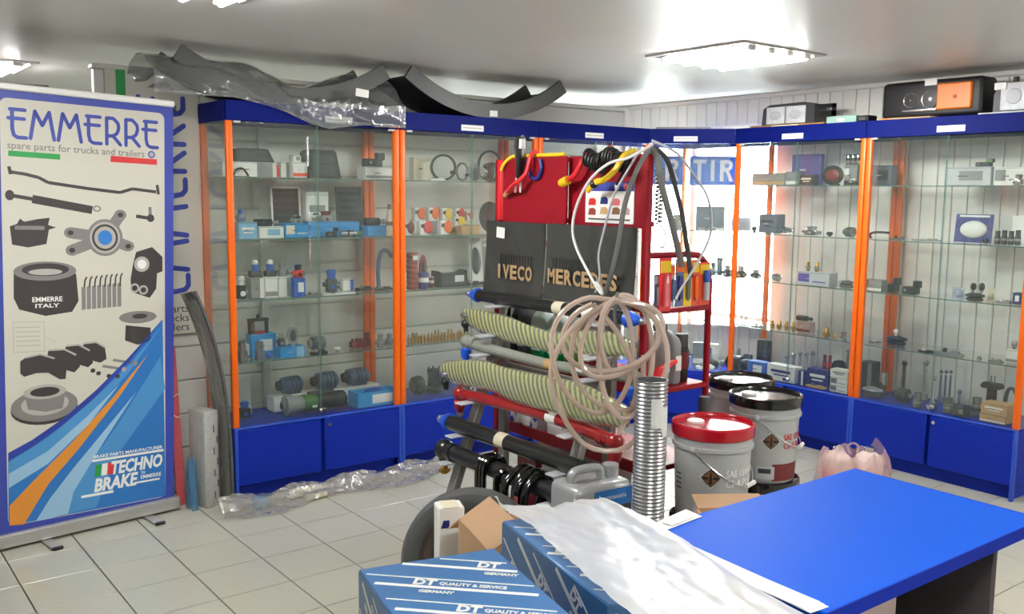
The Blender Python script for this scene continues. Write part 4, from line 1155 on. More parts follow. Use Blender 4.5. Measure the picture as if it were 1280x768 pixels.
def wrapped_rod(label, x, pts, half):
    t = thing('wrapped_drag_link', label, 'drag link', (0, 0, 0))
    P = smooth_path([(x, y, z) for y, z in pts], 5)
    n = len(P)
    rad, k = [], len(half) - 1
    for i in range(n):
        f = i / (n - 1) * k
        j = min(int(f), k - 1)
        rad.append(half[j] * (1 - f + j) + half[j + 1] * (f - j))
    MB().tube(P, rad, n=16, flat=.30, up=(0, 0, 1)).build('net_sleeve', 'net_sleeve', t)
    MB().tube([p + Vector((-.004, 0, 0)) for p in P], [r_ * 1.04 + .003 + .003 * math.sin(i * .9) for i, r_ in enumerate(rad)], n=16, flat=.36, up=(0, 0, 1)).build('film_bag', 'film_clear', t)
    a = P[0]
    MB().ball(a + Vector((-.005, -.03, -.045)), .020, 10).cyl(a + Vector((0, -.03, -.04)), a + Vector((0, -.03, -.08)), .012, n=10).build('ball_joint', 'black', t)
    MB().ball(a + Vector((-.025, -.05, .0)), .016, 8, (1, 1.6, .7)).build('foil_knot', 'chrome', t)
    return t
wrapped_rod('curved drag link in yellow-green net sleeve above the grey one', 2.462, [(3.594, 1.010), (3.453, 0.993), (3.214, 0.978), (2.943, 0.961), (2.771, 0.984), (2.610, 1.000), (2.460, 1.002)], [.02, .050, .050, .037, .044, .048, .02])
wrapped_rod('wider curved drag link in yellow-green net sleeve below the grey one', 2.335, [(3.568, 0.756), (3.394, 0.777), (3.214, 0.792), (3.045, 0.782), (2.738, 0.787), (2.554, 0.786), (2.363, 0.778)], [.035, .055, .058, .062, .072, .066, .035])

# glossy black springs hung on the lowest link
t = thing('air_coil', 'black glossy hose loop with yellow sticker hung on lowest link', 'hose', (2.25, 3.07, .437))
for k in (-1, 0, 1):
    MB().tube(smooth_path([(0, .022 * k, .046), (-.045, .022 * k, .03), (-.055, .022 * k, -.06), (-.05, .022 * k, -.36), (0, .022 * k, -.42), (.05, .022 * k, -.36), (.055, .022 * k, -.06), (.045, .022 * k, .03)], 5, closed=True), .012, n=8, closed=True).build('loop', 'gloss_black', t)
MB().box((-.064, .0, -.17), (.003, .02, .12)).build('sticker', 'amber', t, smooth=False)
t = thing('coil_spring', 'thick glossy black spring coiled round the lowest link', 'spring', (2.25, 2.80, .437))
MB().tube([((.085 + .016 * math.sin(i * .2)) * math.cos(i * .35) - .0, .07 - .0020 * i, -.045 + .095 * math.sin(i * .35)) for i in range(72)], .017, n=10).build('coil', 'gloss_black', t)
MB().tube(smooth_path([(-.05, .10, .04), (-.085, .11, .02), (-.09, .11, -.1), (-.09, .1, -.25)], 4), .016, n=9).build('tail', 'gloss_black', t)
MB().box((-.108, -.04, -.06), (.003, .02, .08)).build('sticker', 'brick', t, smooth=False)

# beige hose coil hanging from the hook at the end of the stand
t = thing('hose_coil', 'translucent beige hose coiled and hung at the end of the stand', 'hose', (2.248, 2.347, 1.215))
ex, ez, en = Vector((.79, -.61, 0)), Vector((0, 0, 1)), Vector((-.61, -.79, 0))
rnd = random.Random(7)
pts = []
turns = 6
for i in range(turns * 22):
    a = 2 * PI * i / 22
    k = i / 22
    rx = .13 + .055 * math.sin(k * 2.3 + .5)
    rz = .165 + .06 * math.sin(k * 3.1 + 1)
    sx = .045 * math.sin(k * 1.7)
    zt = -rz + .006 * math.sin(k * 5)
    skew = .25 * math.sin(k * 2.9)
    p = ex * (rx * math.sin(a) + sx + skew * rz * (math.cos(a) - 1) * .5) + ez * (zt + rz * math.cos(a) - .01 * (int(k) % 2)) + en * (.03 * math.sin(k * 4.2 + a * .5))
    pts.append(p)
MB().tube(smooth_path(pts, 2), .0095, n=8).build('hose', 'hose_clear', t)
MB().tube(smooth_path([pts[-1], pts[-1] + ex * .1 + ez * -.12, pts[-1] + ex * .16 + ez * -.3, pts[-1] + ex * .10 + ez * -.46], 5), .0095, n=8).build('hose_end', 'hose_clear', t)
MB().tube(smooth_path([pts[0], pts[0] - ex * .16 + ez * -.12, pts[0] - ex * .22 + ez * -.3, pts[0] - ex * .10 + ez * -.52, pts[0] + ex * .08 + ez * -.5, pts[0] + ex * .1 + ez * -.2], 5), .0095, n=8).build('hose_end', 'hose_clear', t)

# corrugated metal pipe standing on the floor
t = thing('flex_pipe', 'silver corrugated flexible metal pipe standing upright by the stand', 'pipe', (2.258, 2.178, 0))
prof = []
nr = 75
for i in range(nr):
    z = .955 * i / nr
    prof += [(.056, z + .001), (.0525, z + .0068)]
MB().lathe(prof + [(.056, .955), (.050, .955), (.050, .6)], 28, cap=False).build('pipe', 'steel', t)
MB().sheet(lambda u, v: Vector((.0575 * math.sin(R(-20 + 70 * u)), -.0575 * math.cos(R(-20 + 70 * u)), .80 + .10 * v - (.03 if u > .6 else 0))), 8, 2).build('paper_label', 'print_white', t, M=Matrix.Rotation(R(-25), 4, 'Z'))

# ------------------------------------------------------------------ silver oil canister on a crate
t = thing('wooden_crate', 'small plain crate under the silver oil canister', 'crate', (2.185, 2.385, 0), R(-4))
MB().box((0, 0, .115), (.26, .18, .21)).build('body', 'wood', t, smooth=False)
for z in (.03, .11, .19):
    MB().box((0, -.095, z), (.27, .012, .06), bev=.002).build('slat', 'wood', t)
t = thing('oil_canister', 'silver plastic oil canister with blue and black label', 'canister', (2.185, 2.385, .221), R(-4))
cw, cd, ch = .25, .17, .375
MB().box((0, 0, ch / 2 - .01), (cw, cd, ch - .02), bev=.028, seg=3).build('body', 'can_silver', t)
for sx in (-.055, -.035, -.015):
    pass
for i in range(3):
    MB().box((-cw / 2 + .004 + .018 * i, -cd / 2 + .022 - .0105 * i, ch / 2), (.010, .010, ch * .72), bev=.004).build('rib', 'can_silver', t)
MB().tube(smooth_path([(-.09, 0, ch - .03), (-.085, 0, ch + .01), (-.04, 0, ch + .02), (.03, 0, ch + .015), (.04, 0, ch - .02)], 4), .014, n=10, flat=1.3).build('handle', 'can_silver', t)
MB().lathe([(.030, -.02), (.030, .018), (.026, .022)], 18, Matrix.Translation((.085, 0, ch))).build('cap', 'can_silver', t)
lb = MB().box((.03, -cd / 2 - .001, .235), (.165, .003, .20), bev=.001).build('paper_label', 'print_dark', t)
MB().box((.03, -cd / 2 - .003, .305), (.165, .001, .06)).build('print_band', 'print_mid', lb, smooth=False)
MB().prism([(0, -.014), (.010, -.006), (.009, .006), (.002, .018), (-.002, .004), (-.008, .008), (-.010, -.006)], 0, .0008).build('print_flame', 'print_white', lb, smooth=False, M=upright(-.035, -cd / 2 - .0038, .305))
text('print_text', 'ГАЗПРОМНЕФТЬ', .016, 'print_white', lb, upright(-.02, -cd / 2 - .0042, .301), width=.105)
text('print_text', 'Diesel', .016, 'palegrey', lb, upright(.02, -cd / 2 - .0036, .26), width=.05)

# ------------------------------------------------------------------ pails, two high
def pail(x, y, z, lid, rz, label, printed):
    t = thing('oil_pail', label, 'pail', (x, y, z), rz)
    k = 1.0
    MB().lathe([(.128, 0), (.132, .006), (.142, .275), (.150, .277), (.152, .284), (.150, .292), (.144, .294), (.147, .335), (.147, .345)], 40).build('body', 'pail_grey', t)
    MB().lathe([(.149, .318), (.154, .322), (.156, .345), (.154, .362), (.146, .366), (.142, .362), (.140, .352), (.06, .350), (.001, .350)], 40, cap=False).build('lid', lid, t)
    s_ = MB().lathe([(.033, .350), (.033, .358), (.028, .361), (.001, .361)], 20, Matrix.Translation((-.065, .03, 0)), cap=False).build('spout_cap', 'print_white', t)
    MB().tube([(.152 * math.cos(a), .152 * math.sin(a) - .0, .285 - .135 * max(0, -math.sin(a))) for a in [PI + PI * i / 24 for i in range(25)]], .0026, n=6).build('handle_wire', 'chrome', t, M=Matrix.Rotation(R(62), 4, 'Z'))
    MB().cyl((-.035, -.156, .152), (.035, -.156, .152), .0085, n=10).build('handle_grip', 'print_white', t, M=Matrix.Rotation(R(62), 4, 'Z'))
    for s2 in (-1, 1):
        MB().ball((s2 * .152, 0, .285), .013, 8).build('handle_ear', 'pail_grey', t, M=Matrix.Rotation(R(62), 4, 'Z'))
    if printed:
        def bend(name, poly, m, z0, a0, r0=.0006, par=None):
            b_ = MB()
            fv = []
            for (px_, pz) in poly:
                rr = .132 + .010 * (pz / .275) + r0
                a = a0 + px_ / .137
                fv.append(b_.bm.verts.new((rr * math.sin(a), -rr * math.cos(a), pz)))
            b_.bm.faces.new(fv)
            return b_.build(name, m, par or t, smooth=False)
        def grid(name, x0, x1, z0, z1, m, a0, r0=.0005):
            for i in range(8):
                pass
            b_ = MB().sheet(lambda u, v: Vector(((.132 + .010 * ((z0 + (z1 - z0) * v) / .275) + r0) * math.sin(a0 + (x0 + (x1 - x0) * u) / .137), -(.132 + .010 * ((z0 + (z1 - z0) * v) / .275) + r0) * math.cos(a0 + (x0 + (x1 - x0) * u) / .137), z0 + (z1 - z0) * v)), 12, 2)
            return b_.build(name, m, t, smooth=False)
        dm = lambda s2: [(0, .185 - s2), (s2, .185), (0, .185 + s2), (-s2, .185)]
        A0 = -.05
        for s2, m, r0 in ((.040, 'print_white', .0008), (.036, 'black', .0022), (.031, 'brown', .0034)):
            bend('emblem', dm(s2), m, 0, A0, r0)
        bend('emblem_road', [(-.006, .162), (.006, .162), (.002, .208), (-.002, .208)], 'black', 0, A0, .0046)
        bend('emblem_bar', [(-.026, .180), (.026, .180), (.026, .189), (-.026, .189)], 'black', 0, A0, .0050)
        grid('print_band', .01, .17, .012, .085, 'darkred', A0)
        grid('print_truck', -.06, .02, .02, .075, 'palegrey', A0, .0012)
        grid('print_truck_screen', -.048, .005, .045, .066, 'darkgrey', A0, .0020)
        grid('print_panel', -.16, -.115, .11, .19, 'palegrey', A0, .0012)
        for i in range(4):
            grid('print_line', -.155, -.12, .122 + i * .018, .128 + i * .018, 'ink', A0, .0020)
        for i, (s_, zz, hh) in enumerate((('SAE 15W-40', .188, .036), ('CI-4 PLUS', .150, .036))):
            me = text('print_text', s_, hh, 'print_white' if lid != 'lid_black' else 'print_red', t, Matrix(), width=.15, bold=.0005)
            for v in me.data.vertices:
                px_, pz, ee = v.co.x + .055, v.co.y + zz, v.co.z
                rr = .132 + .010 * (pz / .275) + .001 + ee
                a = A0 + px_ / .137
                v.co = (rr * math.sin(a), -rr * math.cos(a), pz)
    return t
for (x, y, lid, rz, lab) in ((2.712, 2.292, 'lid_red', R(-48), 'red lid'), (3.30, 2.505, 'lid_black', R(-38), 'black lid, away from corner'), (3.50, 2.80, 'lid_black', R(-20), 'black lid, beside corner case')):
    pail(x, y, 0, 'lid_black', rz, 'lower grey oil pail stacked under the one with ' + lab, False)
    pail(x, y, .3615, lid, rz, 'grey printed oil pail with ' + lab, True)

# bag of pink coolant on the floor by the cases
t = thing('carrier_bag', 'pale pink see-through bag with bottles on the floor before cases', 'bag', (4.46, 2.80, 0), R(-35))
def fbag(u, v):
    a = 2 * PI * u
    k = 1 - .20 * v ** 3
    r_ = 1 + .035 * math.sin(5 * a + 4 * v) + .03 * math.sin(9 * a - 7 * v + 1) + .015 * math.sin(17 * a + 3)
    lift = .20 + .05 * max(0, math.sin(2 * a + .6)) + .018 * math.sin(5 * a) + .012 * math.sin(11 * a + 2)
    return Vector((.200 * math.cos(a) * k * r_, .125 * math.sin(a) * k * r_, .004 + lift * v))
MB().tube(smooth_path([(-.022, 0, .20), (-.030, .01, .238), (-.004, 0, .258), (.022, 0, .238), (.018, 0, .20)], 5), .007, n=8, flat=.35).build('handle', 'film_pink', t)
MB().sheet(fbag, 96, 20).build('film', 'film_pink', t)
for sx, lab in ((-.085, 'pink coolant bottle in the bag, the one with chrome cap away from cases'), (.085, 'pink coolant bottle in the bag, the one with chrome cap toward cases')):
    c = Vector((4.46, 2.80, 0)) + Matrix.Rotation(R(-35), 3, 'Z') @ Vector((sx, 0, 0))
    jug(c.x, c.y, .003, .14, .12, .235, R(-35), 'coolant_pink', 'pink_paper', 'chrome', lab, fill=.5)

# open brown carton and paper behind the desk
def open_carton(name, label, x, y, w, d, h, rz, m, flaps):
    t = thing(name, label, 'carton', (x, y, 0), rz)
    for nm, c, s_ in (('side', (0, -d / 2, h / 2), (w, .005, h)), ('side', (0, d / 2, h / 2), (w, .005, h)), ('side', (-w / 2, 0, h / 2), (.005, d, h)), ('side', (w / 2, 0, h / 2), (.005, d, h)), ('bottom', (0, 0, .004), (w, d, .006))):
        MB().box(c, s_).build(nm, m, t, smooth=False)
    for k, ang in flaps.items():
        ax = {'front': (0, -d / 2, w, 0), 'back': (0, d / 2, w, PI), 'left': (-w / 2, 0, d, -PI / 2), 'right': (w / 2, 0, d, PI / 2)}[k]
        fl = (d if k in ('front', 'back') else w) * .48
        M_ = Matrix.Translation((ax[0], ax[1], h)) @ Matrix.Rotation(ax[3], 4, 'Z') @ Matrix.Rotation(R(ang), 4, 'X')
        MB().box((0, -fl / 2, 0), (ax[2] * .98, fl, .005)).build('flap', m, t, smooth=False, M=M_)
    return t
oc = open_carton('open_carton', 'open brown carton with raised flaps behind the blue desk', 2.38, 1.88, .24, .20, .535, R(-34), 'cardboard', {'front': 10, 'back': -10, 'left': 62, 'right': -14})
MB().box((.03, -.145, .527), (.12, .07, .002), rot=Matrix.Rotation(R(18), 3, 'X')).build('paper_label', 'print_white', oc, smooth=False)

# ------------------------------------------------------------------ desk and foreground goods
dk = thing('desk', 'bright blue topped office desk with dark side panel', 'desk', (1.585, 1.035, 0))
MB().box((.47, .274, .733), (.94, .548, .032), bev=.003).build('desk_top', 'desk_blue', dk)
MB().box((.47, -.0005, .733), (.94, .003, .0315)).build('edge_band', 'desk_edge', dk, smooth=False)
MB().box((.9405, .274, .733), (.003, .548, .0315)).build('edge_band', 'desk_edge', dk, smooth=False)
MB().box((.75, .275, .3585), (.022, .50, .717), bev=.002).build('side_panel', 'desk_panel', dk)
MB().box((.05, .275, .3585), (.022, .50, .717), bev=.002).build('side_panel', 'desk_panel', dk)
MB().box((.40, .49, .50), (.68, .018, .43), bev=.002).build('modesty_panel', 'desk_panel', dk)
for px_, py_ in ((.05, .275), (.75, .275)):
    MB().box((px_, py_, .006), (.03, .50, .012), bev=.002).build('base_strip', 'black', dk)
o = thing('paper_sheet', 'white paper sheet at the far edge of the blue desk', 'paper', (1.74, 1.565, .7492), R(6))
MB().sheet(lambda u, v: Vector((-.07 + .14 * u, -.015 + .05 * v, .0025 + .006 * u * v)), 4, 2, thick=.0012).build('sheet', 'print_white', o)
MB().sheet(lambda u, v: Vector((-.05 + .10 * u, -.010 + .03 * v, .006 + .005 * u * v)), 4, 2, thick=.001).build('top_sheet', 'white', o)
pb = thing('pink_folder', 'pale pink printed board standing under the blue desk', 'board', (1.93, 1.20, 0), R(2))
MB().box((0, 0, .315), (.40, .02, .63), bev=.003).build('board', 'pink_paper', pb)
for i in range(2):
    MB().box((.03, -.0106, .56 - i * .03), (.16, .001, .005)).build('print_line', 'pinkgrey', pb, smooth=False)

def dt_carton(x, y, z, w, d, h, rz, label, torn=False):
    t = thing('printed_carton', label, 'carton', (x, y, z), rz)
    MB().box((0, 0, h / 2), (w, d, h), bev=.004).build('body', 'carton_blue', t)
    # slanted white print bands with wording and outlined initials, on the lid and on two sides
    def face(M_, fw, fh, sp):
        ang = R(-33)
        ca, sa = math.cos(ang), math.sin(ang)
        k = 0
        off = -(fw + fh)
        while off < fw + fh:
            for o2, th in ((0, .011), (.040, .0045)):
                # clip the band to the face
                segs = []
                N = 60
                cur = []
                for i in range(N + 1):
                    s_ = -1.2 * (fw + fh) / 2 + 1.2 * (fw + fh) * i / N
                    px_, py_ = s_ * ca - (off + o2) * sa, s_ * sa + (off + o2) * ca
                    if abs(px_) < fw / 2 - .008 and abs(py_) < fh / 2 - .008:
                        cur.append((px_, py_))
                    else:
                        if len(cur) > 2:
                            segs.append((cur[0], cur[-1]))
                        cur = []
                if len(cur) > 2:
                    segs.append((cur[0], cur[-1]))
                for a, b in segs:
                    MB().prism(stroke([a, b], th), 0, .0006).build('print_band', 'print_white', t, smooth=False, M=M_)
            for j in range(-2, 3):
                s_ = j * .22 + (k % 2) * .11
                for wd, o2, sz, ds, wid in (('DT', .009, .036, 0, None), ('QUALITY & SERVICE', .014, .018, .052, .135), ('GERMANY', -.026, .016, .02, .07)):
                    px_, py_ = (s_ + ds) * ca - (off + o2) * sa, (s_ + ds) * sa + (off + o2) * ca
                    ex_, ey_ = px_ + (wid or .05) * ca, py_ + (wid or .05) * sa
                    if all(abs(q) < l / 2 - .02 for q, l in ((px_, fw), (ex_, fw), (py_, fh), (ey_, fh))):
                        M2 = M_ @ Matrix.Translation((px_, py_, .0008)) @ Matrix.Rotation(ang, 4, 'Z')
                        text('print_text' if wid else 'print_logo', wd, sz, 'print_white', t, M2, width=wid or .046, bold=.0006 if wid else .0015)
            off += sp
            k += 1
    face(Matrix.Translation((0, 0, h + .0002)), w, d, .105)
    face(upright(0, -d / 2 - .0002, h / 2), w, h, .105)
    face(Matrix.Translation((-w / 2 - .0002, 0, h / 2)) @ Matrix.Rotation(-PI / 2, 4, 'Z') @ Matrix.Rotation(PI / 2, 4, 'X'), d, h, .105)
    return t
def plain_carton(nm, x, y, z, w, d, h, rz, m, label):
    t = thing(nm, label, 'carton', (x, y, z), rz)
    MB().box((0, 0, h / 2), (w, d, h), bev=.004).build('body', m, t)
    MB().box((0, 0, h + .0003), (.05, d, .001)).build('tape', 'cream', t, smooth=False)
    return t
BA = R(-13)
plain_carton('brown_carton', .985, 1.43, 0, .32, .42, .42, BA, 'cardboard', 'plain brown carton on the floor under the separate printed carton')
plain_carton('brown_carton', 1.385, 1.45, 0, .30, .50, .42, BA, 'cardboard', 'plain brown carton on the floor beside the desk')
dt_carton(.985, 1.43, .4205, .305, .405, .380, BA, 'blue carton with slanted white print, its lid bare')
dt_carton(1.375, 1.445, .4205, .285, .50, .380, BA, 'blue printed carton covered by white plastic sheet')
rs = random.Random(3)
NZ = [[rs.uniform(-1, 1) for _ in range(24)] for _ in range(24)]
def crumple(u, v):
    a, b = u * 22, v * 22
    i, j = min(int(a), 22), min(int(b), 22)
    f, g = a - i, b - j
    return (NZ[i][j] * (1 - f) + NZ[i + 1][j] * f) * (1 - g) + (NZ[i][j + 1] * (1 - f) + NZ[i + 1][j + 1] * f) * g
Mb = Matrix.Translation((1.375, 1.445, .8005)) @ Matrix.Rotation(BA, 4, 'Z')
def fcover(u, v):
    lx0 = -.155 + .05 * v
    lx = lx0 + (.235 - lx0) * u - (.035 * max(0, v - .8) * 5 * (1 - u))
    ly = -.46 + .76 * v - (.03 * u)
    p = Mb @ Vector((lx, ly, 0))
    z = .012 + .0035 * crumple(u, v) + .006 * math.sin(5 * u + 3 * v) + .007 * abs(math.sin(4 * v - 6 * u + 1)) ** 3
    if lx > .148:
        z -= (lx - .148) * .62
    if ly > .26:
        z += (ly - .26) * .10 * (1 if lx < 0 else -2)
    if lx < -.13 and ly > .1:
        z += .02 * (ly - .1) / .2
    zz = p.z + z
    return Vector((p.x, p.y, max(zz, .7535 + .004 * abs(crumple(u, v)))))
o = MB().sheet(fcover, 46, 60).build('plastic_sheet', 'film_white')
tag(o, 'crumpled white translucent plastic sheet over blue carton and desk end', 'plastic sheet')
t = thing('white_paper_stack', 'white papers at the end of the blue desk under plastic', 'paper', (1.602, 1.30, .7492), R(-4))
for i in range(3):
    MB().box((-.004 * i, .0, .0008 + .0012 * i), (.055, .50 - .02 * i, .0011), rot=Matrix.Rotation(R(i), 3, 'Z')).build('sheet', 'print_white', t, smooth=False)

oc2 = open_carton('open_carton', 'brown carton with one raised flap beside the blue printed cartons', 1.515, 1.965, .22, .27, .655, R(-17), 'cardboard', {'left': -148, 'back': 30})
t = plain_carton('white_carton', 1.53, 2.30, 0, .08, .07, .635, R(-22), 'print_white', 'narrow white carton with black mark before the wheel')
MB().prism([(-.012, -.012), (.014, -.012), (.014, .012), (-.004, .012)], 0, .0008).build('print_mark', 'navy', t, smooth=False, M=upright(-.02, -.0352, .585))
t = thing('spare_wheel', 'old tyre on a brown steel rim standing behind the cartons', 'wheel', (1.885, 2.682, .255), math.atan2(-.61, .79))
MW = Matrix.Rotation(R(-8), 4, 'X') @ Matrix.Rotation(PI / 2, 4, 'X')
MB().lathe([(.188, -.05), (.215, -.062), (.243, -.056), (.254, -.03), (.2545, .03), (.243, .056), (.215, .062), (.188, .05)], 48, MW, cap=False).build('tyre', 'rubber_grey', t)
rim = MB().lathe([(.190, -.052), (.184, -.052), (.176, -.02), (.15, .0), (.09, .012), (.06, .014), (.058, -.01), (.04, -.012)], 40, MW, cap=False).lathe([(.190, .052), (.176, .02), (.15, .006)], 40, MW, cap=False).build('rim', 'wheel_steel', t)
for i in range(6):
    a = 2 * PI * i / 6
    MB().cyl(MW @ Vector((.075 * math.cos(a), .075 * math.sin(a), .008)), MW @ Vector((.075 * math.cos(a), .075 * math.sin(a), .03)), .009, n=8).build('wheel_stud', 'palegrey', t)

# ------------------------------------------------------------------ goods on the shelves
def disk_m(p, axis):
    return Matrix.Translation(p) @ {'x': Matrix.Rotation(PI / 2, 4, 'Y'), 'y': Matrix.Rotation(PI / 2, 4, 'X'), 'z': Matrix()}[axis]

def g_carton(t, w, d, h, a, b):
    MB().box((0, 0, h / 2), (w, d, h), bev=.0025).build('body', a, t)
    f = -d / 2 - .0006
    q = int(round((t.location.x * 37 + t.location.y * 53 + t.location.z * 71) * 10)) % 5
    if b != a:
        lay = (((.08, .52, .5, .5),), ((0, .2, .98, .22),), ((-.28, .55, .34, .6), (.2, .3, .4, .08)), ((.3, .5, .3, .96),), ((0, .62, .7, .16), (0, .38, .5, .08)))[q]
        for k, (cx, cz, sw, sh) in enumerate(lay):
            MB().box((w * cx, f, h * cz), (w * sw, .0014, h * sh)).build('paper_label' if k == 0 else 'print_line', b, t, smooth=False)
    if w > .07:
        MB().box((-w * .1, f - .0009, h * .5), (w * .22, .0006, h * .05)).build('print_line', 'ink' if b in ('white', 'cream', 'palegrey', 'grey') else 'palegrey', t, smooth=False)
    MB().box((0, -d / 2 - .0004, h * .93), (w * .96, .0010, .0016)).build('lid_seam', 'darkgrey', t, smooth=False)
def g_housing(t, w, d, h, a, b):
    MB().prism([(-w / 2, 0), (w / 2, 0), (w * .34, h * .93), (w * .26, h), (-w * .40, h), (-w / 2, h * .9)], -d / 2, d / 2, upright()).build('shell', a, t)
    MB().prism([(-w * .42, h * .1), (w * .38, h * .1), (w * .26, h * .85), (-w * .42, h * .85)], 0, .003, upright(0, -d / 2, 0)).build('cover', 'darkgrey', t, smooth=False)
    MB().box((w * .1, -d / 2 - .004, h * .5), (w * .5, .003, .006)).build('rib', b, t, smooth=False)
def g_bracket(t, w, d, h, a, b):
    MB().tube(smooth_path([(-w / 2 + h * .1, 0, h * .12), (-w * .3, 0, h * .7), (w * .1, 0, h * .85), (w / 2 - h * .12, 0, h * .1)], 5), h * .11, n=8, flat=max(.6, d / h)).build('arm', a, t)
    MB().box((0, 0, h * .04), (w * .9, d * .7, h * .08), bev=.001).build('foot', b, t)
def g_switch(t, w, d, h, a, b):
    MB().box((-w * .1, 0, h * .28), (w * .8, d, h * .56), bev=.003).build('base', a, t)
    MB().box((w * .28, 0, h * .74), (w * .36, d * .7, h * .52), bev=.003).build('block', b, t)
    MB().cyl((-w * .3, -d / 2, h * .3), (-w * .3, -d / 2 - .004, h * .3), min(w, h) * .1, n=10).build('screw', 'grey', t)
def g_grille(t, w, d, h, a, b):
    M_ = Matrix.Rotation(R(-4), 4, 'X')
    MB().box((0, 0, h / 2), (w, d * .3, h), bev=.002).build('panel', a, t, M=M_)
    fr = MB()
    for x, z, sx, sz in ((0, .006, w, .012), (0, h - .006, w, .012), (-w / 2 + .005, h / 2, .010, h), (w / 2 - .005, h / 2, .010, h)):
        fr.box((x, -d * .2, z), (sx, d * .2, sz))
    fr.build('frame', b if a == 'darkbrown' else 'darkgrey', t, smooth=False, M=M_)
    for i in range(6):
        MB().box((0, -d * .18, h * (.14 + .145 * i)), (w * .84, d * .2, h * .05)).build('slat', 'black' if a != 'darkbrown' else 'darkgrey', t, smooth=False, M=M_)
def g_valve(t, w, d, h, a, b):
    MB().box((0, 0, h * .30), (w * .62, d * .8, h * .60), bev=min(w, h) * .08, seg=2).build('body', a, t)
    MB().lathe([(.26, 0), (.26, .2), (.30, .22), (.30, .34), (.2, .4)], 14, Matrix.Translation((0, 0, h * .58)) @ Matrix.Diagonal((w, min(w, d * 1.2), h * 1.04, 1))).build('cap', b, t)
    r_ = min(h * .16, d * .3)
    MB().cyl((w * .28, 0, h * .3), (w * .49, 0, h * .3), r_, n=10).cyl((w * .40, 0, h * .3), (w * .5, 0, h * .3), r_ * 1.25, n=6).build('port', 'steel', t)
    MB().cyl((-w * .28, 0, h * .36), (-w * .5, 0, h * .36), r_ * .9, n=10).build('port', a, t)
    MB().cyl((0, -d * .4, h * .25), (0, -d * .5, h * .25), r_ * .8, n=10).build('plug', b, t)
def g_solenoid(t, w, d, h, a, b):
    MB().box((0, 0, h * .18), (w * .9, d, h * .36), bev=.004).build('block', 'darkgrey', t)
    MB().cyl((0, 0, h * .34), (0, 0, h * .74), min(w, d) * .38, n=14).build('coil', a, t)
    MB().lathe([(.30, .72), (.32, .8), (.30, .94), (.16, 1.0)], 14, Matrix.Diagonal((min(w, d), min(w, d), h, 1))).build('cap', b, t)
    MB().cyl((w * .3, 0, h * .2), (w * .5, 0, h * .2), h * .08, n=8).build('port', 'steel', t)
def g_rodpart(t, w, d, h, a, b):
    r_ = min(h, d * 1.4) / 2
    MB().cyl((-w / 2, 0, r_), (w * .2, 0, r_), r_, r_ * .92, n=14).build('barrel', a, t)
    MB().cyl((w * .2, 0, r_), (w * .42, 0, r_), r_ * .5, n=10).ball((w * .43, 0, r_), r_ * .7, 10).build('rod', b, t)
    MB().cyl((-w * .2, 0, r_), (-w * .12, 0, r_), r_ * 1.0, n=14).build('collar', 'darkgrey', t)
def g_bottle(t, w, d, h, a, b):
    r_ = min(w, d) / 2
    MB().lathe([(r_ * .9, 0), (r_, h * .03), (r_, h * .55), (r_ * .45, h * .74), (r_ * .4, h * .84)], 16).build('body', a, t)
    MB().lathe([(r_ * .48, h * .82), (r_ * .48, h * .98), (r_ * .4, h)], 14).build('cap', b, t)
    MB().lathe([(r_ * 1.01, h * .15), (r_ * 1.01, h * .42)], 16, cap=False).build('paper_label', 'brown', t)
def g_plate(t, w, d, h, a, b):
    MB().prism([(-w / 2, -d * .3), (-w * .38, -d / 2), (w * .4, -d / 2), (w / 2, -d * .2), (w / 2, d * .3), (w * .3, d / 2), (-w * .42, d / 2), (-w / 2, d * .2)], 0, h * .45).build('plate', a, t, smooth=False)
    MB().lathe([(d * .22, h * .4), (d * .24, h * .8), (d * .16, h)], 12, Matrix.Translation((-w * .2, 0, 0))).build('boss', b, t)
    MB().box((w * .2, 0, h * .58), (w * .3, d * .5, h * .3), bev=.001).build('block', a, t)
def g_arch(t, w, d, h, a, b):
    r_ = min(w, h) * .11 if d > .031 else min(.012, min(w, h) * .16)
    MB().tube(smooth_path([(-w / 2 + r_, 0, r_ * .6), (-w * .46 + r_ * .5, 0, h * .55), (-w * .22, 0, h - r_ * 1.3), (w * .15, 0, h - r_), (w / 2 - r_, 0, h * .8)], 6), r_, n=10, flat=max(.7, d / 2 / r_ * .8)).build('hoop', a, t)
    MB().box((-w / 2 + r_ * 1.2, 0, .004), (r_ * 2.4, d * .9, .008), bev=.001).build('foot', b, t)
def g_yoke(t, w, d, h, a, b):
    MB().box((0, 0, h * .72), (w, d * .5, h * .16), bev=.002).build('bridge', a, t)
    for sx in (-1, 1):
        MB().box((sx * w * .42, 0, h * .35), (w * .1, d * .5, h * .70), bev=.002).build('arm', a, t)
    MB().box((0, 0, h * .42), (w * .5, d * .8, h * .5), bev=.004).build('core', b, t)
    MB().cyl((0, 0, h * .78), (0, 0, h), w * .08, n=8).build('stem', a, t)
    MB().box((0, 0, h * .08), (w * .5, d * .8, h * .16), bev=.002).build('foot', 'brick', t)
def g_cup(t, w, d, h, a, b):
    r_ = min(w, max(d, .02)) / 2
    MB().lathe([(r_ * .92, 0), (r_ * .95, h * .03), (r_, h * .1), (r_, h * .55), (r_ * .82, h * .6), (r_ * .82, h * .92), (r_ * .88, h), (r_ * .6, h), (r_ * .6, h * .7)], 18, cap=False).build('cup', a, t)
    MB().lathe([(r_ * 1.03, h * .28), (r_ * 1.05, h * .36), (r_ * 1.03, h * .44)], 18, cap=False).build('band', b, t)
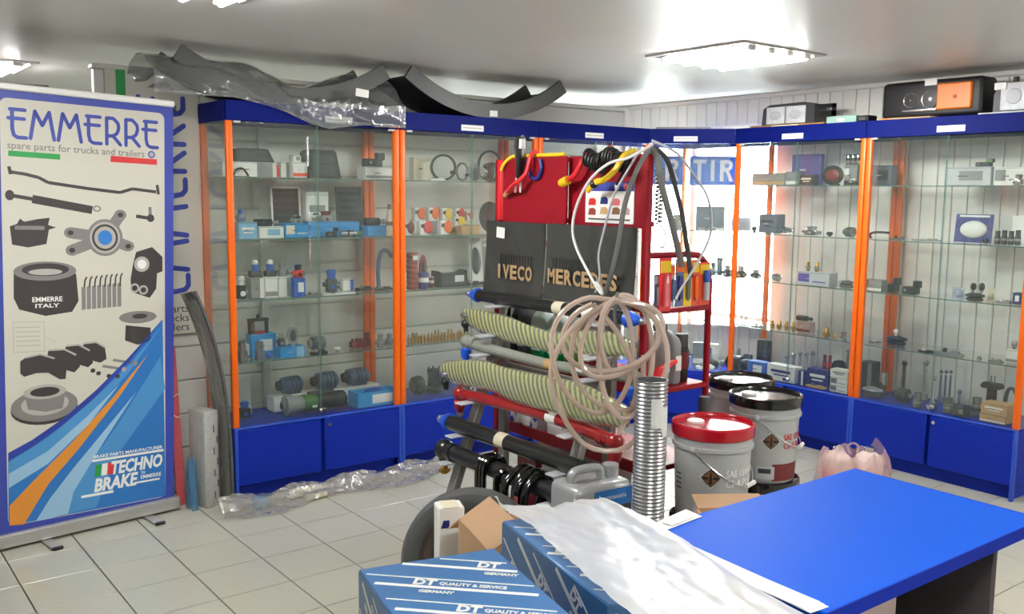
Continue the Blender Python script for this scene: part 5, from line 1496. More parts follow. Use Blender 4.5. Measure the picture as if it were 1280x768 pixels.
def g_knob(t, w, d, h, a, b):
    r_ = min(w, max(d, .02)) / 2
    MB().lathe([(r_ * .55, 0), (r_ * .55, h * .3)], 14).build('stem', b, t)
    MB().lathe([(r_ * .6, h * .28), (r_ * .98, h * .45), (r_, h * .72), (r_ * .7, h * .95), (r_ * .2, h)], 16).build('head', a, t)
def g_horn(t, w, d, h, a, b):
    M_ = Matrix.Translation((0, 0, h * .5)) @ Matrix.Rotation(PI / 2, 4, 'X') @ Matrix.Diagonal((w, h, 1, 1))
    MB().lathe([(.2, -d * .5), (.34, -d * .2), (.47, d * .25), (.5, d * .35), (.47, d * .4)], 22, M_).build('bell', a, t)
    MB().lathe([(.34, d * .36), (.24, d * .48), (.1, d * .5)], 18, M_).build('centre', b, t)
    MB().box((0, 0, h * .04), (w * .3, d * .7, h * .08), bev=.001).build('foot', 'darkgrey', t)
def g_motor(t, w, d, h, a, b):
    r_ = min(h, d * 1.6) / 2
    M_ = Matrix.Translation((0, 0, h * .5)) @ Matrix.Diagonal((1, 1, .95 * h / (2 * r_), 1)) @ Matrix.Rotation(PI / 2, 4, 'Y')
    MB().lathe([(r_ * .7, -w * .36), (r_ * .95, -w * .30), (r_, -w * .1), (r_, w * .3), (r_ * .8, w * .36)], 18, M_).build('body', a, t)
    for i in range(3):
        MB().lathe([(r_ * 1.0, -.003), (r_ * 1.05, 0), (r_ * 1.0, .003)], 18, M_ @ Matrix.Translation((0, 0, w * (-.05 + .13 * i))), cap=False).build('rib', b, t)
    MB().lathe([(r_ * .55, -w * .5), (r_ * .6, -w * .46), (r_ * .45, -w * .43), (r_ * .6, -w * .38)], 16, M_).build('pulley', b, t)
    MB().box((w * .1, 0, h * .05), (w * .5, d * .5, h * .1), bev=.002).build('mount', a, t)
    MB().cyl((w * .36, 0, h * .5), (w * .48, 0, h * .5), r_ * .3, n=10).build('terminal', 'steel', t)
def g_starter(t, w, d, h, a, b):
    r_ = h * .42
    X_ = lambda x: Matrix.Translation((x, 0, h * .47)) @ Matrix.Rotation(PI / 2, 4, 'Y')
    MB().lathe([(r_ * .5, 0), (r_ * .62, .004), (r_ * .62, w * .04), (r_ * 1.12, w * .05), (r_ * 1.12, w * .16), (r_ * .95, w * .20), (r_ * .95, w * .30)], 24, X_(-w / 2)).build('flange', 'grey', t)
    MB().lathe([(r_ * .3, -.004), (r_ * .34, .0), (r_ * .3, .006)], 16, X_(-w / 2)).build('pinion', 'black', t)
    MB().lathe([(r_ * .98, 0), (r_ * .98, w * .2)], 24, X_(-w * .2)).build('band', b, t)
    MB().lathe([(r_ * .96, 0), (r_ * .98, w * .04), (r_ * .98, w * .42), (r_ * .85, w * .47), (r_ * .5, w * .5)], 24, X_(0)).build('body', a, t)
    MB().cyl((-w * .1, .0, h * .86), (w * .3, .0, h * .86), h * .13, n=14).build('solenoid', 'darkgrey', t)
    MB().box((-w * .05, -r_ * .95, h * .35), (w * .07, .003, .012)).build('paper_tag', 'print_white', t, smooth=False)
def g_traybox(t, w, d, h, a, b):
    for c, s_ in (((0, -d / 2, h / 2), (w, .004, h)), ((0, d / 2, h / 2), (w, .004, h)), ((-w / 2, 0, h / 2), (.004, d, h)), ((w / 2, 0, h / 2), (.004, d, h)), ((0, 0, h * .15), (w, d, h * .29))):
        MB().box(c, s_).build('side', a, t, smooth=False)
    MB().box((w * .1, -d / 2 - .003, h * .5), (w * .5, .0014, h * .6)).build('paper_label', b, t, smooth=False)
def g_ring(t, w, d, h, a, b):
    r_ = min(.006, h * .05)
    MB().tube([((w / 2 - r_) * math.cos(x), 0, h / 2 + (h / 2 - r_) * math.sin(x)) for x in [2 * PI * i / 36 for i in range(36)]], r_, n=8, closed=True, flat=max(1.0, d * .4 / r_)).build('band', a, t)
    MB().box((w * .38, 0, h * .32), (w * .16, d * .9, h * .14), bev=.002).cyl((w * .30, 0, h * .32), (w * .52, 0, h * .32), r_ * .7, n=8).build('clamp', b, t)
def g_disc(t, w, d, h, a, b):
    M_ = Matrix.Rotation(R(-6), 4, 'X') @ Matrix.Translation((0, 0, h / 2)) @ Matrix.Rotation(PI / 2, 4, 'X') @ Matrix.Diagonal((w / h, 1, 1, 1))
    MB().lathe([(h * .12, -.004), (h * .48, -.004), (h * .5, 0), (h * .48, .004), (h * .40, .003), (h * .12, .003)], 32, M_).build('disc', a, t)
    MB().lathe([(h * .11, .003), (h * .12, .007), (h * .05, .008)], 16, M_).build('hub', b, t)
def g_lamp(t, w, d, h, a, b):
    MB().box((-w * .12, .0, h * .46), (w * .6, d * .8, h * .92), bev=.003).build('base', b, t)
    MB().lathe([(.30, -.5), (.44, -.3), (.46, .1), (.34, .42), (.12, .5)], 16, Matrix.Translation((w * .12, -d * .2, h * .5)) @ Matrix.Rotation(PI / 2, 4, 'X') @ Matrix.Diagonal((w * .8, h, d * .7, 1))).build('lens', a, t)
    MB().cyl((-w * .24, -d * .4, h * .6), (-w * .24, -d * .46, h * .6), min(w, h) * .14, n=10).build('socket', 'black', t)
def g_capstack(t, w, d, h, a, b):
    n = 7
    r_ = w / 2
    for i in range(n):
        MB().lathe([(r_ * .9, 0), (r_, h / n * .2), (r_, h / n * .75), (r_ * .85, h / n * .98)], 18, Matrix.Translation((0, 0, h / n * i))).build('cap', a, t)
    MB().box((0, -r_ - .001, h * .87), (w * .5, .002, h * .12)).build('paper_label', b, t, smooth=False)
def g_can(t, w, d, h, a, b):
    r_ = w / 2
    MB().lathe([(r_ * .94, 0), (r_, h * .04), (r_, h * .9), (r_ * .93, h * .94)], 18).build('body', a, t)
    MB().lathe([(r_ * .96, h * .93), (r_ * .98, h * .97), (r_ * .9, h), (r_ * .2, h)], 18).build('lid', b if b != 'white' else a, t)
    MB().lathe([(r_ * 1.012, h * .42), (r_ * 1.012, h * .7)], 18, cap=False).build('paper_label', b, t)
def g_tray(t, w, d, h, a, b):
    MB().prism([(-w / 2, 0), (w / 2, 0), (w * .44, h), (w * .3, h * .85), (-w * .3, h * .8), (-w * .48, h)], -d / 2, d / 2, upright()).build('shell', a, t, smooth=False)
    MB().prism([(-w * .4, h * .1), (w * .42, h * .1), (w * .36, h * .72), (-w * .4, h * .68)], 0, .004, upright(0, -d / 2, 0)).build('face', 'darkgrey', t, smooth=False)
    MB().box((w * .18, -d / 2 - .005, h * .5), (w * .3, .0015, h * .4)).build('paper_label', b, t, smooth=False)
def g_pack(t, w, d, h, a, b):
    M_ = Matrix.Rotation(R(-6), 4, 'X')
    MB().box((0, 0, h / 2), (w, .003, h), bev=.001).build('card', a, t, M=M_)
    MB().lathe([(.5, 0), (.48, .35), (.38, .75), (.2, 1)], 18, Matrix.Translation((0, -.001, h * .46)) @ Matrix.Rotation(PI / 2, 4, 'X') @ Matrix.Diagonal((w * .72, h * .62, min(.02, d), 1))).build('blister', b, t, M=M_)
    MB().box((0, -.003, h * .93), (w * .8, .002, h * .07)).build('header', 'palegrey' if a in ('white', 'clear', 'mist') else b, t, smooth=False, M=M_)
def g_bag(t, w, d, h, a, b):
    MB().sheet(lambda u, v: Vector((w / 2 * math.cos(2 * PI * u) * (1 - .25 * v ** 4), d / 2 * math.sin(2 * PI * u) * (1 - .7 * v ** 3), h * .85 * v + .006 * math.sin(8 * PI * u) * v)), 28, 8).build('film', a, t)
    MB().tube([(w * .3 * math.cos(x), 0, h * .82 + h * .18 * math.sin(x)) for x in [PI * i / 12 for i in range(13)]], .0018, n=6).build('handle', 'grey', t)
    MB().box((0, 0, h * .3), (w * .6, d * .4, h * .55), bev=.004).build('contents', 'slate', t)
def g_card(t, w, d, h, a, b):
    M_ = Matrix.Rotation(R(-5), 4, 'X')
    MB().box((0, 0, h / 2), (w, .004, h), bev=.001).build('card', a, t, M=M_)
    MB().box((0, .012, h * .2), (w * .4, .02, h * .4)).build('easel', b, t, smooth=False)
def g_pump(t, w, d, h, a, b):
    r_ = min(w, d * 1.2) / 2
    MB().lathe([(r_ * .9, 0), (r_, h * .05), (r_, h * .2), (r_ * .86, h * .24), (r_ * .86, h * .74), (r_ * .95, h * .78), (r_ * .95, h * .9), (r_ * .7, h * .93)], 20).build('body', a, t)
    for i in range(5):
        MB().cyl((r_ * .7 * math.cos(i * 1.26), r_ * .7 * math.sin(i * 1.26), h * .9), (r_ * .7 * math.cos(i * 1.26), r_ * .7 * math.sin(i * 1.26), h), r_ * .13, n=6).build('bolt', b, t)
    MB().cyl((r_ * .8, 0, h * .5), (w * .5, 0, h * .5), h * .06, n=10).build('port', b, t)
def g_dish(t, w, d, h, a, b):
    S = Matrix.Diagonal((w, max(d, .03) * 1.1, 1, 1))
    MB().lathe([(.36, 0), (.42, h * .1), (.42, h * .35), (.3, h * .42)], 24, S).build('foot', b, t)
    MB().lathe([(.3, h * .4), (.48, h * .6), (.5, h * .72), (.46, h * .82), (.2, h), (.02, h)], 24, S).build('dome', a, t)
def g_balljoint(t, w, d, h, a, b):
    r_ = w / 2
    MB().lathe([(r_ * .95, 0), (r_, h * .03), (r_, h * .16), (r_ * .55, h * .2)], 12).build('socket', b, t)
    prof = [(r_ * .5, h * .18)]
    for i in range(12):
        z = h * (.22 + .05 * i)
        prof += [(r_ * .52, z), (r_ * .42, z + h * .025)]
    MB().lathe(prof + [(r_ * .4, h * .86)], 10).build('shank', a, t)
    MB().ball((0, 0, h - r_ * .8), r_ * .8, 10).build('ball_head', a, t)
def g_fitting(t, w, d, h, a, b):
    r_ = min(w, d * 1.3) / 2
    MB().lathe([(r_ * .62, 0), (r_ * .62, h * .25)], 10).build('thread', a, t)
    MB().cyl((0, 0, h * .22), (0, 0, h * .52), r_, n=6).build('hex_nut', b, t, smooth=False)
    MB().lathe([(r_ * .7, h * .5), (r_ * .55, h * .6), (r_ * .68, h * .68), (r_ * .5, h * .8), (r_ * .6, h * .88), (r_ * .4, h)], 10).build('nipple', a, t)
def g_manifold(t, w, d, h, a, b):
    MB().box((0, 0, h * .22), (w, d * .8, h * .44), bev=.005, seg=2).build('rail', a, t)
    for i in range(3):
        MB().cyl((-w * .38 + w * .2 * i, 0, h * .4), (-w * .38 + w * .2 * i, 0, h * .6), w * .07, n=10).build('stub', b, t)
    MB().cyl((w * .34, 0, h * .3), (w * .34, 0, h), w * .13, n=12).build('tower', a, t)
def g_spindle(t, w, d, h, a, b):
    r_ = min(w, d * 1.3) * .30
    MB().lathe([(r_ * 1.2, 0), (r_ * 1.2, h * .08), (r_, h * .1), (r_ * .92, h * .6), (r_, h * .68)], 20).build('barrel', a, t)
    MB().prism([(-w / 2, 0), (-w * .42, -h * .06), (w * .42, -h * .06), (w / 2, 0), (w * .4, h * .09), (-w * .4, h * .09)], -d * .35, d * .35, upright(0, 0, h * .72)).build('flange', a, t)
    for sx in (-.08, .08):
        MB().cyl((w * sx, 0, h * .78), (w * sx, 0, h), w * .045, n=8).build('stub_pin', b, t)
CATS = {'housing': 'lamp housing', 'switch': 'switch', 'grille': 'panel', 'rodpart': 'cylinder', 'plate': 'bracket', 'arch': 'hoop', 'yoke': 'yoke', 'lamp': 'marker lamp', 'capstack': 'caps', 'can': 'can', 'tray': 'cover', 'pack': 'pack', 'dish': 'cover', 'balljoint': 'pin', 'fitting': 'fitting', 'traybox': 'carton', 'starter': 'starter motor', 'solenoid': 'valve', 'pump': 'pump', 'motor': 'pump'}
NAMES = {'rodpart': 'cylinder_part', 'balljoint': 'ball_joint_pin', 'dish': 'round_cover', 'arch': 'bent_hoop', 'plate': 'flat_bracket', 'lamp': 'marker_lamp', 'traybox': 'open_carton', 'carton': 'parts_carton', 'capstack': 'cap_stack', 'starter': 'starter_motor', 'fitting': 'pipe_fitting', 'valve': 'air_valve', 'solenoid': 'solenoid_valve', 'can': 'metal_can', 'cup': 'metal_cup', 'motor': 'pump_motor', 'ring': 'clamp_ring', 'disc': 'rubber_disc', 'tray': 'plastic_cover', 'grille': 'louvred_panel', 'housing': 'lamp_housing', 'switch': 'switch_block', 'pack': 'blister_pack', 'card': 'display_card'}
GOODS = [
    ('traybox', 2.552, 4.605, 0.382, 0.256, 0.11, 0.082, 0, 'cyan', 'white', 'open bright blue carton with white label, floor, case beside the banner', None),
    ('carton', 2.335, 4.768, 0.382, 0.647, 0.1, 0.082, 0, 'white', 'white', 'long low white carton carrying three pumps on it, floor, case beside the banner', None),
    ('valve', 1.843, 4.709, 0.382, 0.082, 0.06, 0.085, 0, 'black', 'blue', 'black valve with blue cap before the leaning card, floor, case beside the banner', None),
    ('starter', 2.2, 4.622, 0.382, 0.375, 0.12, 0.114, 0, 'black', 'green', 'big black starter motor with green middle, floor, case beside the banner', None),
    ('card', 1.879, 4.796, 0.382, 0.075, 0.03, 0.204, 0, 'white', 'white', 'white card leaning in the corner, floor, case beside the banner', None),
    ('valve', 2.548, 4.605, 0.407, 0.178, 0.06, 0.069, 0, 'darkgrey', 'blue', 'dark valve with blue coil lying in an open carton, floor, case beside the banner', None),
    ('motor', 2.13, 4.768, 0.464, 0.159, 0.07, 0.098, 0, 'steelblue', 'darkgrey', 'grey-blue pump on the long white carton, floor, case beside the banner', 'pumps on the long white carton'),
    ('motor', 2.34, 4.768, 0.464, 0.167, 0.07, 0.1, 0, 'steelblue', 'darkgrey', 'grey-blue pump on the long white carton, floor, case beside the banner', 'pumps on the long white carton'),
    ('motor', 2.531, 4.768, 0.464, 0.174, 0.07, 0.102, 0, 'steelblue', 'darkgrey', 'grey-blue pump on the long white carton, floor, case beside the banner', 'pumps on the long white carton'),
    ('carton', 2.625, 4.688, 1.634, 0.182, 0.1, 0.069, 0, 'white', 'grey', 'flat white carton under a black switch bracket, top shelf, case beside the banner', None),
    ('carton', 1.853, 4.674, 1.634, 0.273, 0.16, 0.074, 0, 'white', 'grey', 'long white carton under a black lamp housing, top shelf, case beside the banner', None),
    ('carton', 2.138, 4.659, 1.634, 0.081, 0.08, 0.081, 0, 'white', 'redorange', 'white carton with orange corner carrying a tiny box, top shelf, case beside the banner', None),
    ('carton', 2.009, 4.659, 1.634, 0.044, 0.05, 0.062, 0, 'white', 'red', 'small white carton with red print, top shelf, case beside the banner', None),
    ('carton', 2.068, 4.674, 1.634, 0.044, 0.05, 0.08, 0, 'white', 'grey', 'small plain upright white carton, top shelf, case beside the banner', None),
    ('carton', 2.13, 4.659, 1.715, 0.045, 0.05, 0.037, 0, 'white', 'grey', 'tiny white box on the white and orange carton, top shelf, case beside the banner', None),
    ('housing', 2.274, 4.659, 1.634, 0.181, 0.12, 0.148, 0, 'black', 'black', 'tall black mirror housing with slanted side, top shelf, case beside the banner', None),
    ('bracket', 1.803, 4.575, 1.634, 0.086, 0.05, 0.047, 0, 'black', 'grey', 'small curved black bracket before the white carton, top shelf, case beside the banner', None),
    ('switch', 2.613, 4.688, 1.703, 0.126, 0.06, 0.079, 0, 'black', 'black', 'black switch bracket on flat white carton, top shelf, case beside the banner', None),
    ('housing', 1.889, 4.674, 1.708, 0.203, 0.15, 0.068, 0, 'black', 'black', 'black lamp housing on a long white carton, top shelf, case beside the banner', None),
    ('carton', 1.835, 4.631, 1.324, 0.096, 0.1, 0.083, 0, 'paleblue', 'white', 'pale blue carton with white label, second shelf, case beside the banner', None),
    ('carton', 1.96, 4.631, 1.324, 0.13, 0.1, 0.061, 0, 'white', 'paleblue', 'white carton with blue window, second shelf, case beside the banner', None),
    ('carton', 2.108, 4.645, 1.324, 0.135, 0.09, 0.075, 0, 'cyan', 'cream', 'bright blue carton with cream label, second shelf, case beside the banner', None),
    ('carton', 2.341, 4.674, 1.324, 0.286, 0.1, 0.08, 0, 'cyan', 'cyan', 'long bright blue carton, second shelf, case beside the banner', None),
    ('carton', 2.611, 4.645, 1.324, 0.177, 0.09, 0.056, 0, 'cyan', 'cream', 'blue carton with cream end label by the post, second shelf, case beside the banner', None),
    ('carton', 2.295, 4.773, 1.324, 0.133, 0.05, 0.238, 0, 'white', 'grey', 'tall white carton between two dark panels, second shelf, case beside the banner', None),
    ('switch', 2.297, 4.577, 1.324, 0.07, 0.03, 0.051, 0, 'black', 'black', 'black relay standing before the long blue carton, second shelf, case beside the banner', None),
    ('rodpart', 2.406, 4.577, 1.324, 0.129, 0.03, 0.037, 0, 'chrome', 'green', 'chrome and green lever before the long blue carton, second shelf, case beside the banner', None),
    ('rodpart', 1.953, 4.631, 1.385, 0.129, 0.05, 0.037, 0, 'black', 'grey', 'black cylinder part on the white windowed carton, second shelf, case beside the banner', None),
    ('rodpart', 2.591, 4.645, 1.38, 0.126, 0.05, 0.044, 0, 'black', 'grey', 'black cylinder on the blue carton by the post, second shelf, case beside the banner', None),
    ('valve', 2.127, 4.645, 1.399, 0.081, 0.05, 0.038, 0, 'grey', 'black', 'grey valve lying on the cream-labelled blue carton, second shelf, case beside the banner', None),
    ('valve', 1.816, 4.631, 1.407, 0.046, 0.05, 0.064, 0, 'grey', 'blue', 'little grey valve on the pale blue carton, second shelf, case beside the banner', None),
    ('valve', 2.307, 4.674, 1.404, 0.104, 0.05, 0.056, 0, 'grey', 'darkred', 'grey and dark red valve on the long blue carton, second shelf, case beside the banner', None),
    ('grille', 2.126, 4.773, 1.324, 0.169, 0.03, 0.267, 0, 'darkbrown', 'white', 'dark brown framed panel leaning at the back, second shelf, case beside the banner', None),
    ('bottle', 2.757, 4.773, 1.324, 0.047, 0.04, 0.174, 0, 'cream', 'brown', 'little cream bottle at the back, second shelf, case beside the banner', None),
    ('grille', 2.504, 4.773, 1.324, 0.159, 0.03, 0.267, 0, 'darkgrey', 'white', 'dark grey louvred panel leaning at the back, second shelf, case beside the banner', None),
    ('carton', 1.957, 4.631, 1.017, 0.067, 0.08, 0.108, 0, 'white', 'grey', 'upright white carton in a pair of twins, third shelf, case beside the banner', 'twin white cartons'),
    ('carton', 2.03, 4.631, 1.017, 0.069, 0.08, 0.105, 0, 'white', 'grey', 'upright white carton in a pair of twins, third shelf, case beside the banner', 'twin white cartons'),
    ('carton', 1.889, 4.645, 1.017, 0.073, 0.08, 0.106, 0, 'grey', 'white', 'grey carton beside two white cartons, third shelf, case beside the banner', None),
    ('carton', 2.095, 4.59, 1.017, 0.062, 0.08, 0.1, 0, 'blue', 'white', 'deep blue carton with white label, third shelf, case beside the banner', None),
    ('carton', 2.449, 4.716, 1.017, 0.069, 0.05, 0.066, 0, 'white', 'blue', 'white carton with blue print at the back, third shelf, case beside the banner', None),
    ('plate', 2.178, 4.57, 1.017, 0.096, 0.04, 0.02, 0, 'grey', 'brown', 'flat grey bracket with brown bush, third shelf, case beside the banner', None),
    ('valve', 1.809, 4.631, 1.017, 0.059, 0.06, 0.119, 0, 'black', 'white', 'black coupling with white tag, third shelf, case beside the banner', None),
    ('plate', 2.333, 4.575, 1.017, 0.189, 0.05, 0.012, 0, 'white', 'grey', 'flat white tray, third shelf, case beside the banner', None),
    ('valve', 2.342, 4.688, 1.017, 0.096, 0.05, 0.126, 0, 'darkgrey', 'blue', 'dark valve block with blue coil, third shelf, case beside the banner', None),
    ('plate', 2.642, 4.645, 1.017, 0.113, 0.04, 0.026, 0, 'black', 'grey', 'flat black slide piece, third shelf, case beside the banner', 'flat black slide pieces'),
    ('plate', 2.536, 4.674, 1.017, 0.1, 0.04, 0.034, 0, 'black', 'grey', 'flat black slide piece, third shelf, case beside the banner', 'flat black slide pieces'),
    ('arch', 2.72, 4.759, 1.017, 0.111, 0.03, 0.221, 0, 'steelblue', 'steelblue', 'steel blue bent hose arch, third shelf, case beside the banner', None),
    ('valve', 2.104, 4.59, 1.117, 0.068, 0.05, 0.067, 0, 'red', 'black', 'red and black valve on the deep blue carton, third shelf, case beside the banner', None),
    ('solenoid', 1.893, 4.645, 1.123, 0.068, 0.05, 0.091, 0, 'blue', 'white', 'blue solenoid valve with white cap on cartons, third shelf, case beside the banner', 'white-capped blue solenoids'),
    ('solenoid', 1.967, 4.631, 1.125, 0.065, 0.05, 0.087, 0, 'blue', 'white', 'blue solenoid valve with white cap on cartons, third shelf, case beside the banner', 'white-capped blue solenoids'),
    ('valve', 2.033, 4.631, 1.122, 0.058, 0.05, 0.071, 0, 'grey', 'grey', 'grey pressure valve on the twin white cartons, third shelf, case beside the banner', None),
    ('carton', 1.811, 4.635, 0.703, 0.051, 0.06, 0.083, 0, 'white', 'grey', 'white carton behind steel cylinders, lowest glass shelf, case beside the banner', None),
    ('carton', 2.049, 4.595, 0.703, 0.138, 0.09, 0.057, 0, 'cyan', 'paleblue', 'low bright blue carton under round grey horn, lowest glass shelf, case beside the banner', None),
    ('carton', 1.934, 4.688, 0.703, 0.136, 0.08, 0.12, 0, 'cyan', 'white', 'tall bright blue carton under a black yoke, lowest glass shelf, case beside the banner', None),
    ('cup', 1.787, 4.575, 0.703, 0.05, 0.05, 0.101, 0, 'steel', 'steel', 'steel piston cup in front of blue carton, lowest glass shelf, case beside the banner', 'steel piston cups'),
    ('knob', 1.928, 4.568, 0.703, 0.043, 0.035, 0.035, 0, 'blue', 'steel', 'blue plastic knob in front of steel cups, lowest glass shelf, case beside the banner', None),
    ('cup', 1.878, 4.575, 0.703, 0.055, 0.05, 0.095, 0, 'steel', 'steel', 'steel piston cup in front of blue carton, lowest glass shelf, case beside the banner', 'steel piston cups'),
    ('plate', 2.206, 4.57, 0.703, 0.097, 0.04, 0.029, 0, 'black', 'grey', 'flat black flange in front of the round pump, lowest glass shelf, case beside the banner', None),
    ('motor', 2.253, 4.688, 0.703, 0.1, 0.06, 0.081, 0, 'darkgrey', 'grey', 'dark round pump by the door seam, lowest glass shelf, case beside the banner', None),
    ('knob', 2.33, 4.602, 0.703, 0.072, 0.04, 0.023, 0, 'white', 'grey', 'small white plug, lowest glass shelf, case beside the banner', None),
    ('valve', 2.586, 4.582, 0.703, 0.055, 0.04, 0.076, 0, 'grey', 'grey', 'small grey elbow fitting by the orange post, lowest glass shelf, case beside the banner', 'grey elbow fittings'),
    ('manifold', 2.5, 4.659, 0.703, 0.12, 0.05, 0.082, 0, 'darkred', 'darkred', 'dark red manifold with stub pipes, lowest glass shelf, case beside the banner', None),
    ('valve', 2.673, 4.631, 0.703, 0.052, 0.04, 0.066, 0, 'grey', 'grey', 'small grey elbow fitting by the orange post, lowest glass shelf, case beside the banner', 'grey elbow fittings'),
    ('horn', 2.063, 4.595, 0.76, 0.063, 0.05, 0.11, 0, 'grey', 'darkgrey', 'round grey sensor standing on the low blue carton, lowest glass shelf, case beside the banner', None),
    ('valve', 2.003, 4.595, 0.76, 0.04, 0.04, 0.076, 0, 'darkgrey', 'grey', 'little dark fitting on the low blue carton, lowest glass shelf, case beside the banner', None),
    ('yoke', 1.919, 4.688, 0.823, 0.109, 0.06, 0.101, 0, 'black', 'grey', 'black steel yoke on the tall blue carton, lowest glass shelf, case beside the banner', None),
    ('pump', 3.002, 4.674, 0.382, 0.147, 0.08, 0.153, 0, 'black', 'darkgrey', 'black upright fuel pump, floor, case under the bare mudguard', None),
    ('motor', 2.889, 4.685, 0.382, 0.083, 0.07, 0.11, 0, 'black', 'darkgrey', 'low black motor beside the upright pump, floor, case under the bare mudguard', None),
    ('pump', 3.18, 4.622, 0.382, 0.117, 0.07, 0.128, 0, 'darkgrey', 'darkgrey', 'dark grey pump behind the wrapped rods, floor, case under the bare mudguard', None),
    ('carton', 2.956, 4.759, 1.634, 0.12, 0.05, 0.133, 0, 'cream', 'cream', 'pale clear pack at the back, top shelf, case under the bare mudguard', None),
    ('plate', 2.952, 4.568, 1.634, 0.103, 0.03, 0.021, 0, 'white', 'grey', 'flat white strip before black ring, top shelf, case under the bare mudguard', None),
    ('ring', 3.053, 4.659, 1.634, 0.178, 0.03, 0.153, 0, 'black', 'black', 'big black hose clamp ring standing upright, top shelf, case under the bare mudguard', None),
    ('ring', 3.158, 4.617, 1.634, 0.087, 0.03, 0.109, 0, 'steel', 'black', 'steel clamp ring beside the big black ring, top shelf, case under the bare mudguard', None),
    ('ring', 3.459, 4.759, 1.634, 0.183, 0.03, 0.192, 0, 'darkgrey', 'darkgrey', 'big grey clamp ring leaning at the back, top shelf, case under the bare mudguard', None),
    ('disc', 3.297, 4.688, 1.634, 0.088, 0.02, 0.109, 0, 'grey', 'grey', 'grey round plate standing upright, top shelf, case under the bare mudguard', None),
    ('motor', 3.354, 4.602, 1.634, 0.124, 0.06, 0.114, 0, 'darkgrey', 'chrome', 'dark geared part before the grey ring, top shelf, case under the bare mudguard', None),
    ('carton', 3.129, 4.659, 1.324, 0.063, 0.05, 0.045, 0, 'tan', 'brown', 'small brown carton under the yellow lamp, second shelf, case under the bare mudguard', None),
    ('carton', 3.139, 4.575, 1.324, 0.059, 0.05, 0.052, 0, 'tan', 'tan', 'small tan carton in a pair beside the disc, second shelf, case under the bare mudguard', 'small tan cartons'),
    ('carton', 3.209, 4.575, 1.324, 0.063, 0.05, 0.056, 0, 'tan', 'tan', 'small tan carton in a pair beside the disc, second shelf, case under the bare mudguard', 'small tan cartons'),
    ('carton', 2.981, 4.745, 1.324, 0.188, 0.04, 0.076, 0, 'white', 'grey', 'white carton behind the front row of lamps, second shelf, case under the bare mudguard', None),
    ('carton', 3.199, 4.745, 1.324, 0.238, 0.04, 0.074, 0, 'cream', 'brown', 'cream carton behind the front row of lamps, second shelf, case under the bare mudguard', None),
    ('lamp', 2.767, 4.587, 1.324, 0.078, 0.05, 0.088, 0, 'darkred', 'white', 'dark red marker lamp in the front row, second shelf, case under the bare mudguard', None),
    ('lamp', 2.878, 4.587, 1.324, 0.101, 0.05, 0.087, 0, 'red', 'white', 'red marker lamp in the front row, second shelf, case under the bare mudguard', None),
    ('lamp', 3.014, 4.587, 1.324, 0.093, 0.05, 0.09, 0, 'orange', 'white', 'orange marker lamp in the front row, second shelf, case under the bare mudguard', None),
    ('disc', 3.412, 4.674, 1.324, 0.169, 0.02, 0.191, 0, 'black', 'darkgrey', 'large black rubber disc standing upright, second shelf, case under the bare mudguard', None),
    ('lamp', 3.157, 4.659, 1.369, 0.086, 0.05, 0.061, 0, 'yellow', 'white', 'yellow marker lamp on a small brown carton, second shelf, case under the bare mudguard', None),
    ('lamp', 2.934, 4.745, 1.4, 0.088, 0.05, 0.084, 0, 'orange', 'white', 'orange marker lamp in the back row, second shelf, case under the bare mudguard', 'orange marker lamps'),
    ('lamp', 3.219, 4.745, 1.398, 0.076, 0.05, 0.082, 0, 'red', 'white', 'red marker lamp in the back row, second shelf, case under the bare mudguard', None),
    ('lamp', 3.295, 4.745, 1.398, 0.053, 0.04, 0.063, 0, 'pink', 'white', 'pink marker lamp in the back row, second shelf, case under the bare mudguard', None),
    ('lamp', 3.031, 4.745, 1.4, 0.084, 0.05, 0.085, 0, 'orange', 'white', 'orange marker lamp in the back row, second shelf, case under the bare mudguard', 'orange marker lamps'),
    ('lamp', 3.124, 4.745, 1.398, 0.08, 0.05, 0.081, 0, 'yellow', 'white', 'yellow marker lamp in the back row, second shelf, case under the bare mudguard', None),
    ('capstack', 2.798, 4.588, 1.017, 0.069, 0.05, 0.209, 0, 'brick', 'white', 'stack of brick red caps with white label, third shelf, case under the bare mudguard', None),
    ('can', 2.87, 4.588, 1.017, 0.065, 0.04, 0.093, 0, 'navy', 'white', 'navy blue can with white label, third shelf, case under the bare mudguard', None),
    ('can', 2.942, 4.617, 1.017, 0.033, 0.03, 0.064, 0, 'darkred', 'cream', 'little dark red can with cream label, third shelf, case under the bare mudguard', None),
    ('tray', 3.081, 4.631, 1.017, 0.215, 0.08, 0.095, 0, 'black', 'white', 'black plastic cover with white label, third shelf, case under the bare mudguard', None),
    ('plate', 3.24, 4.617, 1.017, 0.099, 0.05, 0.032, 0, 'black', 'white', 'flat black pad with white tag, third shelf, case under the bare mudguard', 'flat black pads with white tags'),
    ('plate', 3.346, 4.617, 1.017, 0.09, 0.05, 0.032, 0, 'black', 'white', 'flat black pad with white tag, third shelf, case under the bare mudguard', 'flat black pads with white tags'),
    ('pack', 3.392, 4.796, 1.017, 0.097, 0.02, 0.279, 0, 'white', 'darkgrey', 'tall white blister pack with dark strip, third shelf, case under the bare mudguard', None),
    ('pack', 3.487, 4.796, 1.017, 0.081, 0.02, 0.242, 0, 'clear', 'clear', 'clear plastic pouch behind flat black parts, third shelf, case under the bare mudguard', None),
    ('horn', 2.942, 4.716, 1.017, 0.05, 0.04, 0.188, 0, 'brick', 'black', 'red horn on black stem behind the blue can, third shelf, case under the bare mudguard', None),
    ('fitting', 2.758, 4.562, 0.703, 0.019, 0.018, 0.046, 0, 'brass', 'brass', 'brass pipe fitting in the dense row, lowest glass shelf, case under the bare mudguard', 'brass pipe fittings'),
